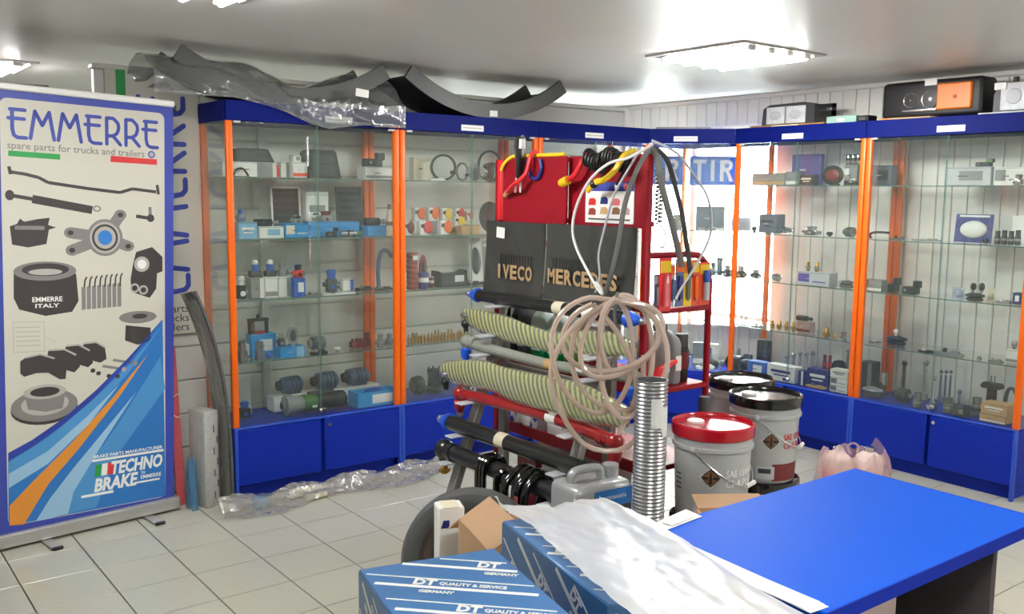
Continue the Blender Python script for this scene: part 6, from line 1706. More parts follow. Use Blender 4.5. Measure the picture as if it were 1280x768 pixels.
    ('fitting', 2.799, 4.631, 0.703, 0.019, 0.018, 0.048, 0, 'brass', 'brass', 'brass pipe fitting in the dense row, lowest glass shelf, case under the bare mudguard', 'brass pipe fittings'),
    ('fitting', 2.844, 4.702, 0.703, 0.02, 0.018, 0.024, 0, 'darkgrey', 'darkgrey', 'dark steel pipe fitting in the dense row, lowest glass shelf, case under the bare mudguard', 'dark pipe fittings'),
    ('fitting', 2.821, 4.631, 0.703, 0.019, 0.018, 0.048, 0, 'brass', 'brass', 'brass pipe fitting in the dense row, lowest glass shelf, case under the bare mudguard', 'brass pipe fittings'),
    ('fitting', 2.78, 4.562, 0.703, 0.019, 0.018, 0.045, 0, 'brass', 'brass', 'brass pipe fitting in the dense row, lowest glass shelf, case under the bare mudguard', 'brass pipe fittings'),
    ('fitting', 2.871, 4.702, 0.703, 0.02, 0.018, 0.044, 0, 'darkgrey', 'darkgrey', 'dark steel pipe fitting in the dense row, lowest glass shelf, case under the bare mudguard', 'dark pipe fittings'),
    ('fitting', 2.843, 4.631, 0.703, 0.019, 0.018, 0.038, 0, 'brass', 'brass', 'brass pipe fitting in the dense row, lowest glass shelf, case under the bare mudguard', 'brass pipe fittings'),
    ('fitting', 2.801, 4.562, 0.703, 0.019, 0.018, 0.063, 0, 'brass', 'brass', 'brass pipe fitting in the dense row, lowest glass shelf, case under the bare mudguard', 'brass pipe fittings'),
    ('fitting', 2.897, 4.702, 0.703, 0.02, 0.018, 0.043, 0, 'brass', 'brass', 'brass pipe fitting in the dense row, lowest glass shelf, case under the bare mudguard', 'brass pipe fittings'),
    ('fitting', 2.866, 4.631, 0.703, 0.02, 0.018, 0.038, 0, 'brass', 'brass', 'brass pipe fitting in the dense row, lowest glass shelf, case under the bare mudguard', 'brass pipe fittings'),
    ('fitting', 2.824, 4.562, 0.703, 0.019, 0.018, 0.053, 0, 'brass', 'brass', 'brass pipe fitting in the dense row, lowest glass shelf, case under the bare mudguard', 'brass pipe fittings'),
    ('fitting', 2.926, 4.702, 0.703, 0.02, 0.018, 0.021, 0, 'darkgrey', 'darkgrey', 'dark steel pipe fitting in the dense row, lowest glass shelf, case under the bare mudguard', 'dark pipe fittings'),
    ('fitting', 2.845, 4.562, 0.703, 0.019, 0.018, 0.052, 0, 'brass', 'brass', 'brass pipe fitting in the dense row, lowest glass shelf, case under the bare mudguard', 'brass pipe fittings'),
    ('fitting', 2.889, 4.631, 0.703, 0.02, 0.018, 0.046, 0, 'brass', 'brass', 'brass pipe fitting in the dense row, lowest glass shelf, case under the bare mudguard', 'brass pipe fittings'),
    ('fitting', 2.951, 4.702, 0.703, 0.02, 0.018, 0.029, 0, 'brass', 'brass', 'brass pipe fitting in the dense row, lowest glass shelf, case under the bare mudguard', 'brass pipe fittings'),
    ('fitting', 2.91, 4.631, 0.703, 0.02, 0.018, 0.027, 0, 'brass', 'brass', 'brass pipe fitting in the dense row, lowest glass shelf, case under the bare mudguard', 'brass pipe fittings'),
    ('fitting', 2.867, 4.562, 0.703, 0.019, 0.018, 0.042, 0, 'brass', 'brass', 'brass pipe fitting in the dense row, lowest glass shelf, case under the bare mudguard', 'brass pipe fittings'),
    ('fitting', 2.891, 4.562, 0.703, 0.02, 0.018, 0.06, 0, 'brass', 'brass', 'brass pipe fitting in the dense row, lowest glass shelf, case under the bare mudguard', 'brass pipe fittings'),
    ('fitting', 2.979, 4.702, 0.703, 0.02, 0.018, 0.02, 0, 'darkgrey', 'darkgrey', 'dark steel pipe fitting in the dense row, lowest glass shelf, case under the bare mudguard', 'dark pipe fittings'),
    ('fitting', 2.934, 4.631, 0.703, 0.02, 0.018, 0.045, 0, 'brass', 'brass', 'brass pipe fitting in the dense row, lowest glass shelf, case under the bare mudguard', 'brass pipe fittings'),
    ('fitting', 2.955, 4.631, 0.703, 0.02, 0.018, 0.035, 0, 'brass', 'brass', 'brass pipe fitting in the dense row, lowest glass shelf, case under the bare mudguard', 'brass pipe fittings'),
    ('fitting', 2.912, 4.562, 0.703, 0.02, 0.018, 0.06, 0, 'brass', 'brass', 'brass pipe fitting in the dense row, lowest glass shelf, case under the bare mudguard', 'brass pipe fittings'),
    ('fitting', 3.006, 4.702, 0.703, 0.02, 0.018, 0.027, 0, 'brass', 'brass', 'brass pipe fitting in the dense row, lowest glass shelf, case under the bare mudguard', 'brass pipe fittings'),
    ('fitting', 2.979, 4.631, 0.703, 0.02, 0.018, 0.025, 0, 'brass', 'brass', 'brass pipe fitting in the dense row, lowest glass shelf, case under the bare mudguard', 'brass pipe fittings'),
    ('fitting', 2.935, 4.562, 0.703, 0.02, 0.018, 0.073, 0, 'brass', 'brass', 'brass pipe fitting in the dense row, lowest glass shelf, case under the bare mudguard', 'brass pipe fittings'),
    ('fitting', 3.035, 4.702, 0.703, 0.02, 0.018, 0.012, 0, 'darkgrey', 'darkgrey', 'dark steel pipe fitting in the dense row, lowest glass shelf, case under the bare mudguard', 'dark pipe fittings'),
    ('fitting', 2.957, 4.562, 0.703, 0.02, 0.018, 0.073, 0, 'brass', 'brass', 'brass pipe fitting in the dense row, lowest glass shelf, case under the bare mudguard', 'brass pipe fittings'),
    ('fitting', 3.001, 4.631, 0.703, 0.02, 0.018, 0.056, 0, 'brass', 'brass', 'brass pipe fitting in the dense row, lowest glass shelf, case under the bare mudguard', 'brass pipe fittings'),
    ('fitting', 3.062, 4.702, 0.703, 0.021, 0.018, 0.012, 0, 'darkgrey', 'darkgrey', 'dark steel pipe fitting in the dense row, lowest glass shelf, case under the bare mudguard', 'dark pipe fittings'),
    ('fitting', 3.024, 4.631, 0.703, 0.02, 0.018, 0.033, 0, 'brass', 'brass', 'brass pipe fitting in the dense row, lowest glass shelf, case under the bare mudguard', 'brass pipe fittings'),
    ('fitting', 2.981, 4.562, 0.703, 0.02, 0.018, 0.058, 0, 'brass', 'brass', 'brass pipe fitting in the dense row, lowest glass shelf, case under the bare mudguard', 'brass pipe fittings'),
    ('fitting', 3.089, 4.702, 0.703, 0.021, 0.018, 0.017, 0, 'darkgrey', 'darkgrey', 'dark steel pipe fitting in the dense row, lowest glass shelf, case under the bare mudguard', 'dark pipe fittings'),
    ('fitting', 3.047, 4.631, 0.703, 0.02, 0.018, 0.023, 0, 'brass', 'brass', 'brass pipe fitting in the dense row, lowest glass shelf, case under the bare mudguard', 'brass pipe fittings'),
    ('fitting', 3.002, 4.562, 0.703, 0.02, 0.018, 0.057, 0, 'brass', 'brass', 'brass pipe fitting in the dense row, lowest glass shelf, case under the bare mudguard', 'brass pipe fittings'),
    ('fitting', 3.118, 4.702, 0.703, 0.021, 0.018, 0.016, 0, 'brass', 'brass', 'brass pipe fitting in the dense row, lowest glass shelf, case under the bare mudguard', 'brass pipe fittings'),
    ('fitting', 3.071, 4.631, 0.703, 0.02, 0.018, 0.041, 0, 'darkgrey', 'darkgrey', 'dark steel pipe fitting in the dense row, lowest glass shelf, case under the bare mudguard', 'dark pipe fittings'),
    ('fitting', 3.026, 4.562, 0.703, 0.02, 0.018, 0.071, 0, 'brass', 'brass', 'brass pipe fitting in the dense row, lowest glass shelf, case under the bare mudguard', 'brass pipe fittings'),
    ('fitting', 3.048, 4.562, 0.703, 0.02, 0.018, 0.07, 0, 'brass', 'brass', 'brass pipe fitting in the dense row, lowest glass shelf, case under the bare mudguard', 'brass pipe fittings'),
    ('fitting', 3.095, 4.631, 0.703, 0.021, 0.018, 0.054, 0, 'darkgrey', 'darkgrey', 'dark steel pipe fitting in the dense row, lowest glass shelf, case under the bare mudguard', 'dark pipe fittings'),
    ('fitting', 3.146, 4.702, 0.703, 0.021, 0.018, 0.023, 0, 'darkgrey', 'darkgrey', 'dark steel pipe fitting in the dense row, lowest glass shelf, case under the bare mudguard', 'dark pipe fittings'),
    ('fitting', 3.072, 4.562, 0.703, 0.02, 0.018, 0.036, 0, 'brass', 'brass', 'brass pipe fitting in the dense row, lowest glass shelf, case under the bare mudguard', 'brass pipe fittings'),
    ('fitting', 3.118, 4.631, 0.703, 0.021, 0.018, 0.03, 0, 'brass', 'brass', 'brass pipe fitting in the dense row, lowest glass shelf, case under the bare mudguard', 'brass pipe fittings'),
    ('fitting', 3.174, 4.702, 0.703, 0.021, 0.018, 0.023, 0, 'brass', 'brass', 'brass pipe fitting in the dense row, lowest glass shelf, case under the bare mudguard', 'brass pipe fittings'),
    ('fitting', 3.141, 4.631, 0.703, 0.021, 0.018, 0.03, 0, 'brass', 'brass', 'brass pipe fitting in the dense row, lowest glass shelf, case under the bare mudguard', 'brass pipe fittings'),
    ('fitting', 3.095, 4.562, 0.703, 0.02, 0.018, 0.055, 0, 'brass', 'brass', 'brass pipe fitting in the dense row, lowest glass shelf, case under the bare mudguard', 'brass pipe fittings'),
    ('fitting', 3.202, 4.702, 0.703, 0.021, 0.018, 0.035, 0, 'brass', 'brass', 'brass pipe fitting in the dense row, lowest glass shelf, case under the bare mudguard', 'brass pipe fittings'),
    ('fitting', 3.119, 4.562, 0.703, 0.021, 0.018, 0.054, 0, 'brass', 'brass', 'brass pipe fitting in the dense row, lowest glass shelf, case under the bare mudguard', 'brass pipe fittings'),
    ('fitting', 3.166, 4.631, 0.703, 0.021, 0.018, 0.02, 0, 'brass', 'brass', 'brass pipe fitting in the dense row, lowest glass shelf, case under the bare mudguard', 'brass pipe fittings'),
    ('fitting', 3.233, 4.702, 0.703, 0.021, 0.018, 0.012, 0, 'brass', 'brass', 'brass pipe fitting in the dense row, lowest glass shelf, case under the bare mudguard', 'brass pipe fittings'),
    ('fitting', 3.189, 4.631, 0.703, 0.021, 0.018, 0.038, 0, 'darkgrey', 'darkgrey', 'dark steel pipe fitting in the dense row, lowest glass shelf, case under the bare mudguard', 'dark pipe fittings'),
    ('fitting', 3.143, 4.562, 0.703, 0.021, 0.018, 0.034, 0, 'brass', 'brass', 'brass pipe fitting in the dense row, lowest glass shelf, case under the bare mudguard', 'brass pipe fittings'),
    ('fitting', 3.261, 4.702, 0.703, 0.021, 0.018, 0.012, 0, 'darkgrey', 'darkgrey', 'dark steel pipe fitting in the dense row, lowest glass shelf, case under the bare mudguard', 'dark pipe fittings'),
    ('fitting', 3.212, 4.631, 0.703, 0.021, 0.018, 0.037, 0, 'brass', 'brass', 'brass pipe fitting in the dense row, lowest glass shelf, case under the bare mudguard', 'brass pipe fittings'),
    ('fitting', 3.165, 4.562, 0.703, 0.021, 0.018, 0.067, 0, 'brass', 'brass', 'brass pipe fitting in the dense row, lowest glass shelf, case under the bare mudguard', 'brass pipe fittings'),
    ('carton', 5.043, 3.273, 0.382, 0.12, 0.07, 0.043, -90, 'white', 'slate', 'white carton in a stack of three, floor, case under the twin headlight', 'stack of three white cartons'),
    ('carton', 5.089, 3.451, 0.382, 0.155, 0.08, 0.113, -90, 'navy', 'white', 'navy carton with white oval print, floor, case under the twin headlight', None),
    ('carton', 5.033, 3.545, 0.382, 0.041, 0.05, 0.094, -90, 'navy', 'white', 'narrow navy carton, floor, case under the twin headlight', None),
    ('carton', 5.048, 3.697, 0.382, 0.213, 0.08, 0.103, -90, 'white', 'navy', 'white carton with small navy emblem, floor, case under the twin headlight', None),
    ('carton', 5.043, 3.272, 0.425, 0.12, 0.07, 0.049, -90, 'white', 'slate', 'white carton in a stack of three, floor, case under the twin headlight', 'stack of three white cartons'),
    ('carton', 5.043, 3.892, 0.382, 0.141, 0.07, 0.099, -90, 'blue', 'white', 'blue and white carton with drop mark, floor, case under the twin headlight', None),
    ('carton', 5.043, 3.275, 0.474, 0.12, 0.07, 0.049, -90, 'white', 'slate', 'white carton in a stack of three, floor, case under the twin headlight', 'stack of three white cartons'),
    ('plate', 5.028, 3.443, 0.382, 0.137, 0.04, 0.023, -90, 'tan', 'olive', 'flat brown gasket, floor, case under the twin headlight', None),
    ('balljoint', 5.254, 3.378, 0.382, 0.034, 0.03, 0.234, -90, 'steel', 'steel', 'tall steel pin behind stacked cartons, floor, case under the twin headlight', None),
    ('motor', 5.254, 3.439, 0.382, 0.092, 0.06, 0.154, -90, 'black', 'darkgrey', 'black pulley behind stacked cartons, floor, case under the twin headlight', None),
    ('balljoint', 5.254, 3.633, 0.382, 0.042, 0.03, 0.183, -90, 'steel', 'steel', 'steel ball joint pin standing upright, floor, case under the twin headlight', 'upright steel ball joints'),
    ('balljoint', 5.254, 3.681, 0.382, 0.043, 0.03, 0.171, -90, 'steel', 'steel', 'steel ball joint pin standing upright, floor, case under the twin headlight', 'upright steel ball joints'),
    ('balljoint', 5.25, 3.728, 0.382, 0.043, 0.03, 0.17, -90, 'steel', 'steel', 'steel ball joint pin standing upright, floor, case under the twin headlight', 'upright steel ball joints'),
    ('rodpart', 5.06, 4.076, 0.382, 0.141, 0.08, 0.112, -90, 'black', 'darkgrey', 'black rubber bellows lying down, floor, case under the twin headlight', None),
    ('balljoint', 5.18, 3.727, 0.382, 0.043, 0.03, 0.166, -90, 'steel', 'steel', 'steel ball joint pin standing upright, floor, case under the twin headlight', 'upright steel ball joints'),
    ('balljoint', 5.249, 3.827, 0.382, 0.044, 0.03, 0.135, -90, 'steel', 'steel', 'steel ball joint pin standing upright, floor, case under the twin headlight', 'upright steel ball joints'),
    ('cup', 5.089, 3.43, 0.495, 0.034, 0.025, 0.09, -90, 'darkred', 'red', 'dark red cap upright on navy carton, floor, case under the twin headlight', 'dark red caps on a carton'),
    ('cup', 5.089, 3.394, 0.495, 0.031, 0.025, 0.09, -90, 'darkred', 'red', 'dark red cap upright on navy carton, floor, case under the twin headlight', 'dark red caps on a carton'),
    ('can', 5.254, 4.019, 0.382, 0.1, 0.06, 0.212, -90, 'black', 'darkgrey', 'black oil filter can at the back, floor, case under the twin headlight', None),
    ('plate', 5.254, 4.195, 0.382, 0.201, 0.06, 0.116, -90, 'darkgrey', 'grey', 'flat dark tray at the back, floor, case under the twin headlight', None),
    ('carton', 5.146, 3.936, 1.634, 0.255, 0.08, 0.078, -90, 'taupe', 'tan', 'long taupe carton with orange mark, top shelf, case under the twin headlight', None),
    ('carton', 5.16, 3.767, 1.634, 0.091, 0.07, 0.087, -90, 'grey', 'white', 'grey carton in the middle, top shelf, case under the twin headlight', None),
    ('carton', 5.046, 3.578, 1.634, 0.099, 0.06, 0.063, -90, 'darkbrown', 'cream', 'dark carton with cream label, top shelf, case under the twin headlight', None),
    ('carton', 5.209, 3.376, 1.634, 0.088, 0.07, 0.122, -90, 'grey', 'white', 'grey carton under chrome caps, top shelf, case under the twin headlight', None),
    ('carton', 5.246, 3.734, 1.634, 0.217, 0.04, 0.2, -90, 'purple', 'indigo', 'tall purple carton at the back, top shelf, case under the twin headlight', None),
    ('horn', 5.089, 3.425, 1.634, 0.156, 0.07, 0.12, -90, 'black', 'darkred', 'black oval horn with red centre, top shelf, case under the twin headlight', None),
    ('plate', 5.032, 3.259, 1.634, 0.074, 0.04, 0.032, -90, 'black', 'grey', 'flat black switch, top shelf, case under the twin headlight', None),
    ('can', 5.209, 3.416, 1.756, 0.031, 0.03, 0.068, -90, 'chrome', 'black', 'chrome banded cap on the grey carton, top shelf, case under the twin headlight', 'chrome banded caps'),
    ('can', 5.209, 3.383, 1.756, 0.03, 0.03, 0.068, -90, 'chrome', 'black', 'chrome banded cap on the grey carton, top shelf, case under the twin headlight', 'chrome banded caps'),
    ('can', 5.209, 3.35, 1.756, 0.03, 0.03, 0.068, -90, 'chrome', 'black', 'chrome banded cap on the grey carton, top shelf, case under the twin headlight', 'chrome banded caps'),
    ('carton', 5.117, 3.897, 1.324, 0.14, 0.09, 0.123, -90, 'slate', 'darkgrey', 'slate carton with dark lid, second shelf, case under the twin headlight', None),
    ('motor', 5.089, 3.302, 1.324, 0.081, 0.05, 0.061, -90, 'steel', 'darkgrey', 'steel pulley beside double post, second shelf, case under the twin headlight', None),
    ('knob', 5.046, 3.413, 1.324, 0.067, 0.04, 0.028, -90, 'black', 'black', 'small black grommet, second shelf, case under the twin headlight', None),
    ('valve', 5.103, 3.583, 1.324, 0.134, 0.05, 0.056, -90, 'chrome', 'steel', 'chrome coupling block, second shelf, case under the twin headlight', None),
    ('knob', 5.032, 3.969, 1.324, 0.052, 0.035, 0.043, -90, 'black', 'black', 'small black rubber foot, second shelf, case under the twin headlight', None),
    ('rodpart', 5.117, 3.769, 1.324, 0.086, 0.04, 0.044, -90, 'chrome', 'chrome', 'chrome tap lever, second shelf, case under the twin headlight', None),
    ('bag', 5.16, 4.183, 1.324, 0.245, 0.08, 0.164, -90, 'mist', 'mist', 'pale blue plastic bag with wire handle, second shelf, case under the twin headlight', None),
    ('dish', 5.089, 3.308, 1.017, 0.109, 0.06, 0.048, -90, 'chrome', 'olive', 'chrome dish on olive foot, third shelf, case under the twin headlight', None),
    ('carton', 5.053, 3.491, 1.017, 0.233, 0.09, 0.084, -90, 'palegrey', 'indigo', 'pale grey carton with indigo print, third shelf, case under the twin headlight', None),
    ('horn', 5.103, 3.823, 1.017, 0.088, 0.04, 0.048, -90, 'chrome', 'steel', 'chrome round mirror cap, third shelf, case under the twin headlight', None),
    ('valve', 5.117, 4.011, 1.017, 0.085, 0.05, 0.06, -90, 'black', 'grey', 'black relay block in a pair, third shelf, case under the twin headlight', 'pair of black relay blocks'),
    ('valve', 5.045, 4.077, 1.017, 0.08, 0.05, 0.083, -90, 'black', 'grey', 'black relay block in a pair, third shelf, case under the twin headlight', 'pair of black relay blocks'),
    ('valve', 5.045, 4.191, 1.017, 0.079, 0.05, 0.081, -90, 'darkgrey', 'grey', 'dark grey upright valve by the post, third shelf, case under the twin headlight', None),
    ('fitting', 5.053, 3.561, 1.101, 0.053, 0.03, 0.06, -90, 'brass', 'steel', 'brass coupling on the pale grey carton, third shelf, case under the twin headlight', 'brass couplings on a carton'),
    ('fitting', 5.053, 3.495, 1.101, 0.057, 0.03, 0.06, -90, 'brass', 'steel', 'brass coupling on the pale grey carton, third shelf, case under the twin headlight', 'brass couplings on a carton'),
    ('carton', 5.132, 3.609, 0.703, 0.101, 0.06, 0.069, -90, 'pinkgrey', 'darkred', 'pink-grey carton behind brass couplings, lowest glass shelf, case under the twin headlight', None),
    ('cup', 5.028, 3.268, 0.703, 0.07, 0.04, 0.051, -90, 'chrome', 'steel', 'chrome cup beside the small brass nut, lowest glass shelf, case under the twin headlight', None),
    ('fitting', 5.018, 3.322, 0.703, 0.039, 0.02, 0.038, -90, 'brass', 'brass', 'small brass nut beside the stout one, lowest glass shelf, case under the twin headlight', None),
    ('fitting', 5.026, 3.386, 0.703, 0.067, 0.035, 0.065, -90, 'brass', 'brass', 'stout brass nut, lowest glass shelf, case under the twin headlight', None),
    ('fitting', 5.089, 3.672, 0.703, 0.048, 0.03, 0.06, -90, 'brass', 'brass', 'brass hose coupling in a row of four, lowest glass shelf, case under the twin headlight', 'row of four brass couplings'),
    ('fitting', 5.089, 3.727, 0.703, 0.049, 0.03, 0.058, -90, 'brass', 'brass', 'brass hose coupling in a row of four, lowest glass shelf, case under the twin headlight', 'row of four brass couplings'),
    ('fitting', 5.089, 3.783, 0.703, 0.05, 0.03, 0.056, -90, 'brass', 'brass', 'brass hose coupling in a row of four, lowest glass shelf, case under the twin headlight', 'row of four brass couplings'),
    ('fitting', 5.089, 3.84, 0.703, 0.051, 0.03, 0.053, -90, 'brass', 'brass', 'brass hose coupling in a row of four, lowest glass shelf, case under the twin headlight', 'row of four brass couplings'),
    ('plate', 5.033, 3.899, 0.703, 0.115, 0.05, 0.031, -90, 'chrome', 'white', 'flat chrome hinge, lowest glass shelf, case under the twin headlight', None),
    ('plate', 5.033, 4.03, 0.703, 0.119, 0.05, 0.021, -90, 'white', 'chrome', 'flat white bracket with chrome eye, lowest glass shelf, case under the twin headlight', None),
    ('ring', 5.203, 4.165, 0.703, 0.048, 0.015, 0.05, -90, 'grey', 'grey', 'tiny grey ring, lowest glass shelf, case under the twin headlight', None),
    ('rodpart', 5.132, 3.621, 0.772, 0.108, 0.03, 0.036, -90, 'black', 'black', 'black rod on the pink-grey carton, lowest glass shelf, case under the twin headlight', None),
    ('carton', 5.058, 2.345, 0.382, 0.136, 0.1, 0.044, -90, 'tan', 'white', 'tan carton with white label, lower of two, floor, case under the amber headlight', None),
    ('carton', 5.058, 2.34, 0.426, 0.137, 0.1, 0.06, -90, 'tan', 'white', 'tan carton with white label, upper of two, floor, case under the amber headlight', None),
    ('dish', 5.075, 3.086, 0.382, 0.13, 0.08, 0.06, -90, 'steel', 'darkgrey', 'steel flange lying flat, floor, case under the amber headlight', None),
    ('carton', 5.254, 3.221, 0.382, 0.087, 0.09, 0.176, -90, 'darkgrey', 'grey', 'dark grey square housing at the back, floor, case under the amber headlight', None),
    ('cup', 5.117, 2.482, 0.382, 0.061, 0.06, 0.1, -90, 'steel', 'darkgrey', 'steel sleeve, floor, case under the amber headlight', None),
    ('tray', 5.038, 2.525, 0.382, 0.07, 0.06, 0.06, -90, 'black', 'grey', 'flat black tray, floor, case under the amber headlight', None),
    ('arch', 5.227, 2.354, 0.382, 0.071, 0.05, 0.162, -90, 'darkgrey', 'grey', 'dark curved brake shoe, floor, case under the amber headlight', None),
    ('cup', 5.055, 2.609, 0.382, 0.068, 0.05, 0.085, -90, 'olive', 'grey', 'olive grey bush, floor, case under the amber headlight', 'olive grey bushes'),
    ('balljoint', 5.146, 2.599, 0.382, 0.032, 0.03, 0.121, -90, 'steelblue', 'steel', 'short blue-grey pin by the flat tray, floor, case under the amber headlight', None),
    ('spindle', 5.254, 2.471, 0.382, 0.113, 0.07, 0.206, -90, 'darkgrey', 'grey', 'dark flanged spindle with stub pins, floor, case under the amber headlight', None),
    ('cup', 5.033, 2.778, 0.382, 0.076, 0.05, 0.086, -90, 'olive', 'grey', 'olive grey bush, floor, case under the amber headlight', 'olive grey bushes'),
    ('balljoint', 5.103, 2.725, 0.382, 0.037, 0.03, 0.182, -90, 'steel', 'grey', 'short steel threaded pin beside the tallest, floor, case under the amber headlight', None),
    ('motor', 5.103, 2.909, 0.382, 0.104, 0.06, 0.082, -90, 'darkgrey', 'black', 'dark hub part, floor, case under the amber headlight', None),
    ('balljoint', 5.254, 2.766, 0.382, 0.026, 0.02, 0.192, -90, 'steelblue', 'steelblue', 'blue-grey pin in a trio, floor, case under the amber headlight', 'trio of blue-grey pins'),
    ('balljoint', 5.254, 2.738, 0.382, 0.026, 0.02, 0.196, -90, 'steelblue', 'steelblue', 'blue-grey pin in a trio, floor, case under the amber headlight', 'trio of blue-grey pins'),
    ('balljoint', 5.254, 2.71, 0.382, 0.026, 0.02, 0.201, -90, 'steelblue', 'steelblue', 'blue-grey pin in a trio, floor, case under the amber headlight', 'trio of blue-grey pins'),
    ('balljoint', 5.254, 2.862, 0.382, 0.044, 0.035, 0.238, -90, 'steel', 'grey', 'tallest steel threaded pin, floor, case under the amber headlight', None),
    ('balljoint', 5.254, 2.995, 0.382, 0.041, 0.03, 0.214, -90, 'darkgrey', 'grey', 'tall dark threaded pin, floor, case under the amber headlight', None),
    ('switch', 5.146, 3.073, 0.382, 0.062, 0.05, 0.141, -90, 'black', 'grey', 'black bracket beside dark square housing, floor, case under the amber headlight', None),
    ('carton', 5.174, 2.41, 1.634, 0.162, 0.07, 0.098, -90, 'white', 'grey', 'long white carton behind a chrome block, top shelf, case under the amber headlight', None),
    ('carton', 5.174, 2.632, 1.634, 0.257, 0.08, 0.101, -90, 'palegrey', 'grey', 'long pale grey carton under black lever, top shelf, case under the amber headlight', None),
    ('carton', 5.174, 3.152, 1.634, 0.134, 0.06, 0.118, -90, 'slate', 'darkgrey', 'dark slate carton near the double post, top shelf, case under the amber headlight', None),
    ('valve', 5.046, 2.316, 1.634, 0.06, 0.05, 0.056, -90, 'chrome', 'grey', 'chrome block before the white carton, top shelf, case under the amber headlight', None),
    ('switch', 5.174, 2.554, 1.735, 0.091, 0.05, 0.043, -90, 'black', 'green', 'black lever switch on the pale grey carton, top shelf, case under the amber headlight', None),
    ('knob', 5.032, 2.456, 1.324, 0.034, 0.03, 0.032, -90, 'black', 'grey', 'small black bush before navy pack, second shelf, case under the amber headlight', None),
    ('cup', 5.075, 2.416, 1.324, 0.031, 0.03, 0.071, -90, 'darkgrey', 'steel', 'dark steel bush in a row of four, second shelf, case under the amber headlight', 'row of four dark bushes'),
    ('cup', 5.075, 2.381, 1.324, 0.031, 0.03, 0.076, -90, 'darkgrey', 'steel', 'dark steel bush in a row of four, second shelf, case under the amber headlight', 'row of four dark bushes'),
    ('cup', 5.075, 2.346, 1.324, 0.031, 0.03, 0.073, -90, 'darkgrey', 'steel', 'dark steel bush in a row of four, second shelf, case under the amber headlight', 'row of four dark bushes'),
    ('cup', 5.075, 2.312, 1.324, 0.03, 0.03, 0.079, -90, 'darkgrey', 'steel', 'dark steel bush in a row of four, second shelf, case under the amber headlight', 'row of four dark bushes'),
    ('pack', 5.146, 2.586, 1.324, 0.207, 0.05, 0.155, -90, 'navy', 'white', 'navy blue pack with white oval window, second shelf, case under the amber headlight', None),
    ('plate', 5.046, 2.794, 1.324, 0.168, 0.03, 0.021, -90, 'grey', 'white', 'flat pale strip, second shelf, case under the amber headlight', None),
    ('plate', 5.046, 2.954, 1.324, 0.113, 0.04, 0.023, -90, 'chrome', 'black', 'flat chrome hinge plate, second shelf, case under the amber headlight', None),
    ('arch', 5.089, 3.109, 1.324, 0.133, 0.03, 0.044, -90, 'black', 'black', 'thin black wire hoop, second shelf, case under the amber headlight', None),
    ('card', 5.246, 2.389, 1.324, 0.083, 0.02, 0.15, -90, 'white', 'white', 'white card at the back, second shelf, case under the amber headlight', None),
    ('carton', 5.089, 2.292, 1.017, 0.04, 0.05, 0.061, -90, 'navy', 'white', 'small navy carton by the end post, third shelf, case under the amber headlight', None),
    ('dish', 5.038, 2.496, 1.017, 0.107, 0.06, 0.044, -90, 'darkgrey', 'darkgrey', 'dark grey round base under black knobs, third shelf, case under the amber headlight', None),
    ('carton', 5.043, 3.08, 1.017, 0.107, 0.07, 0.071, -90, 'grey', 'white', 'grey carton beside black cubes, third shelf, case under the amber headlight', None),
    ('plate', 5.06, 2.348, 1.017, 0.082, 0.04, 0.024, -90, 'grey', 'white', 'flat grey clips, third shelf, case under the amber headlight', None),
    ('pack', 5.117, 2.448, 1.017, 0.042, 0.03, 0.063, -90, 'cream', 'cream', 'cream pouch beside black knobs, third shelf, case under the amber headlight', None),
    ('pack', 5.028, 2.582, 1.017, 0.07, 0.04, 0.066, -90, 'mist', 'mist', 'pale blue clear pouch, third shelf, case under the amber headlight', None),
    ('switch', 5.075, 2.872, 1.017, 0.096, 0.06, 0.078, -90, 'black', 'black', 'black cube bracket in a pair, third shelf, case under the amber headlight', 'pair of black cube brackets'),
    ('switch', 5.103, 3.01, 1.017, 0.085, 0.06, 0.085, -90, 'black', 'black', 'black cube bracket in a pair, third shelf, case under the amber headlight', 'pair of black cube brackets'),
    ('knob', 5.038, 2.507, 1.061, 0.043, 0.03, 0.052, -90, 'black', 'chrome', 'black knob on the dark round base, third shelf, case under the amber headlight', 'black knobs on dark base'),
    ('knob', 5.038, 2.462, 1.061, 0.038, 0.03, 0.056, -90, 'black', 'chrome', 'black knob on the dark round base, third shelf, case under the amber headlight', 'black knobs on dark base'),
    ('carton', 5.103, 2.299, 0.703, 0.061, 0.05, 0.072, -90, 'white', 'grey', 'white carton under a steel ball, lowest glass shelf, case under the amber headlight', None),
    ('dish', 5.146, 2.995, 0.703, 0.136, 0.07, 0.053, -90, 'black', 'black', 'black round cover under a white cap, lowest glass shelf, case under the amber headlight', None),
    ('cup', 5.021, 2.44, 0.703, 0.042, 0.025, 0.023, -90, 'chrome', 'steel', 'small chrome cup, lowest glass shelf, case under the amber headlight', None),
    ('plate', 5.023, 2.353, 0.703, 0.074, 0.03, 0.028, -90, 'grey', 'chrome', 'small flat grey bracket, lowest glass shelf, case under the amber headlight', None),
    ('plate', 5.033, 2.609, 0.703, 0.147, 0.05, 0.04, -90, 'grey', 'black', 'long flat grey plate, lowest glass shelf, case under the amber headlight', None),
    ('plate', 5.028, 2.739, 0.703, 0.098, 0.04, 0.021, -90, 'black', 'white', 'flat black clip with white base, lowest glass shelf, case under the amber headlight', None),
    ('knob', 5.103, 2.302, 0.775, 0.041, 0.03, 0.047, -90, 'steel', 'steel', 'steel ball on a white carton, lowest glass shelf, case under the amber headlight', None),
    ('plate', 5.132, 3.115, 0.703, 0.083, 0.05, 0.012, -90, 'chrome', 'white', 'flat chrome cluster, lowest glass shelf, case under the amber headlight', None),
    ('knob', 5.146, 2.999, 0.756, 0.05, 0.03, 0.038, -90, 'white', 'white', 'white cap on the black round cover, lowest glass shelf, case under the amber headlight', None),
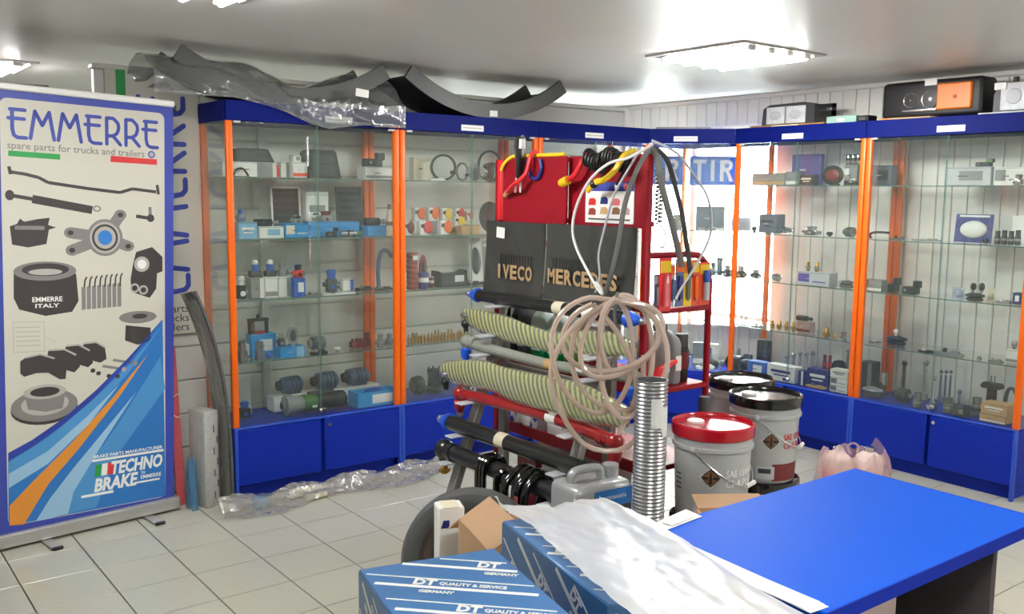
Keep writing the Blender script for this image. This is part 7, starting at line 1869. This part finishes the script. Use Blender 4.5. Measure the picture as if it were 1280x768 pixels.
    ('carton', 5.019, 4.401, 0.382, 0.077, 0.06, 0.16, -47.5, 'slate', 'white', 'slate carton by the rack post, floor, corner case', None),
    ('carton', 5.097, 4.338, 0.382, 0.077, 0.06, 0.15, -47.5, 'white', 'blue', 'little white carton with blue print, floor, corner case', None),
    ('plate', 4.94, 4.265, 0.382, 0.124, 0.06, 0.041, -47.5, 'white', 'grey', 'crumpled white sleeve, floor, corner case', None),
    ('motor', 4.898, 4.409, 0.382, 0.076, 0.05, 0.125, -47.5, 'black', 'darkgrey', 'black small motor beside the slate carton, floor, corner case', None),
    ('rodpart', 5.034, 4.26, 0.382, 0.108, 0.05, 0.094, -47.5, 'black', 'grey', 'black wiper arm lying flat, floor, corner case', None),
    ('carton', 5.018, 4.335, 1.324, 0.193, 0.05, 0.167, -47.5, 'slate', 'slate', 'slate grey box behind wiper arms, second shelf, corner case', None),
    ('plate', 4.834, 4.381, 1.324, 0.128, 0.04, 0.012, -47.5, 'grey', 'white', 'flat grey bracket, second shelf, corner case', None),
    ('rodpart', 4.943, 4.262, 1.324, 0.174, 0.03, 0.029, -47.5, 'grey', 'white', 'grey wiper arm lying flat, second shelf, corner case', None),
    ('valve', 4.859, 4.486, 1.324, 0.097, 0.04, 0.11, -47.5, 'grey', 'grey', 'grey lever valve by the rack post, second shelf, corner case', None),
    ('card', 5.081, 4.289, 1.017, 0.038, 0.02, 0.125, -47.5, 'darkgrey', 'grey', 'narrow dark grey upright plate, third shelf, corner case', None),
    ('valve', 5.029, 4.301, 1.017, 0.059, 0.05, 0.093, -47.5, 'grey', 'darkgrey', 'grey pressure valve beside narrow plate, third shelf, corner case', None),
    ('motor', 4.918, 4.422, 1.017, 0.119, 0.05, 0.067, -47.5, 'darkgrey', 'grey', 'dark grey small motor behind tool packs, third shelf, corner case', None),
    ('knob', 4.973, 4.318, 0.703, 0.086, 0.04, 0.016, -47.5, 'grey', 'darkgrey', 'grey lamp cap, lowest glass shelf, corner case', None),
]
for kind, x, y, z, w, d, h, rz, a, b, lab, grp in GOODS:
    t = thing(NAMES.get(kind, kind), lab, CATS.get(kind, kind), (x, y, z + .0005), R(rz), grp)
    globals()['g_' + kind](t, w, d or .04, h, a, b)
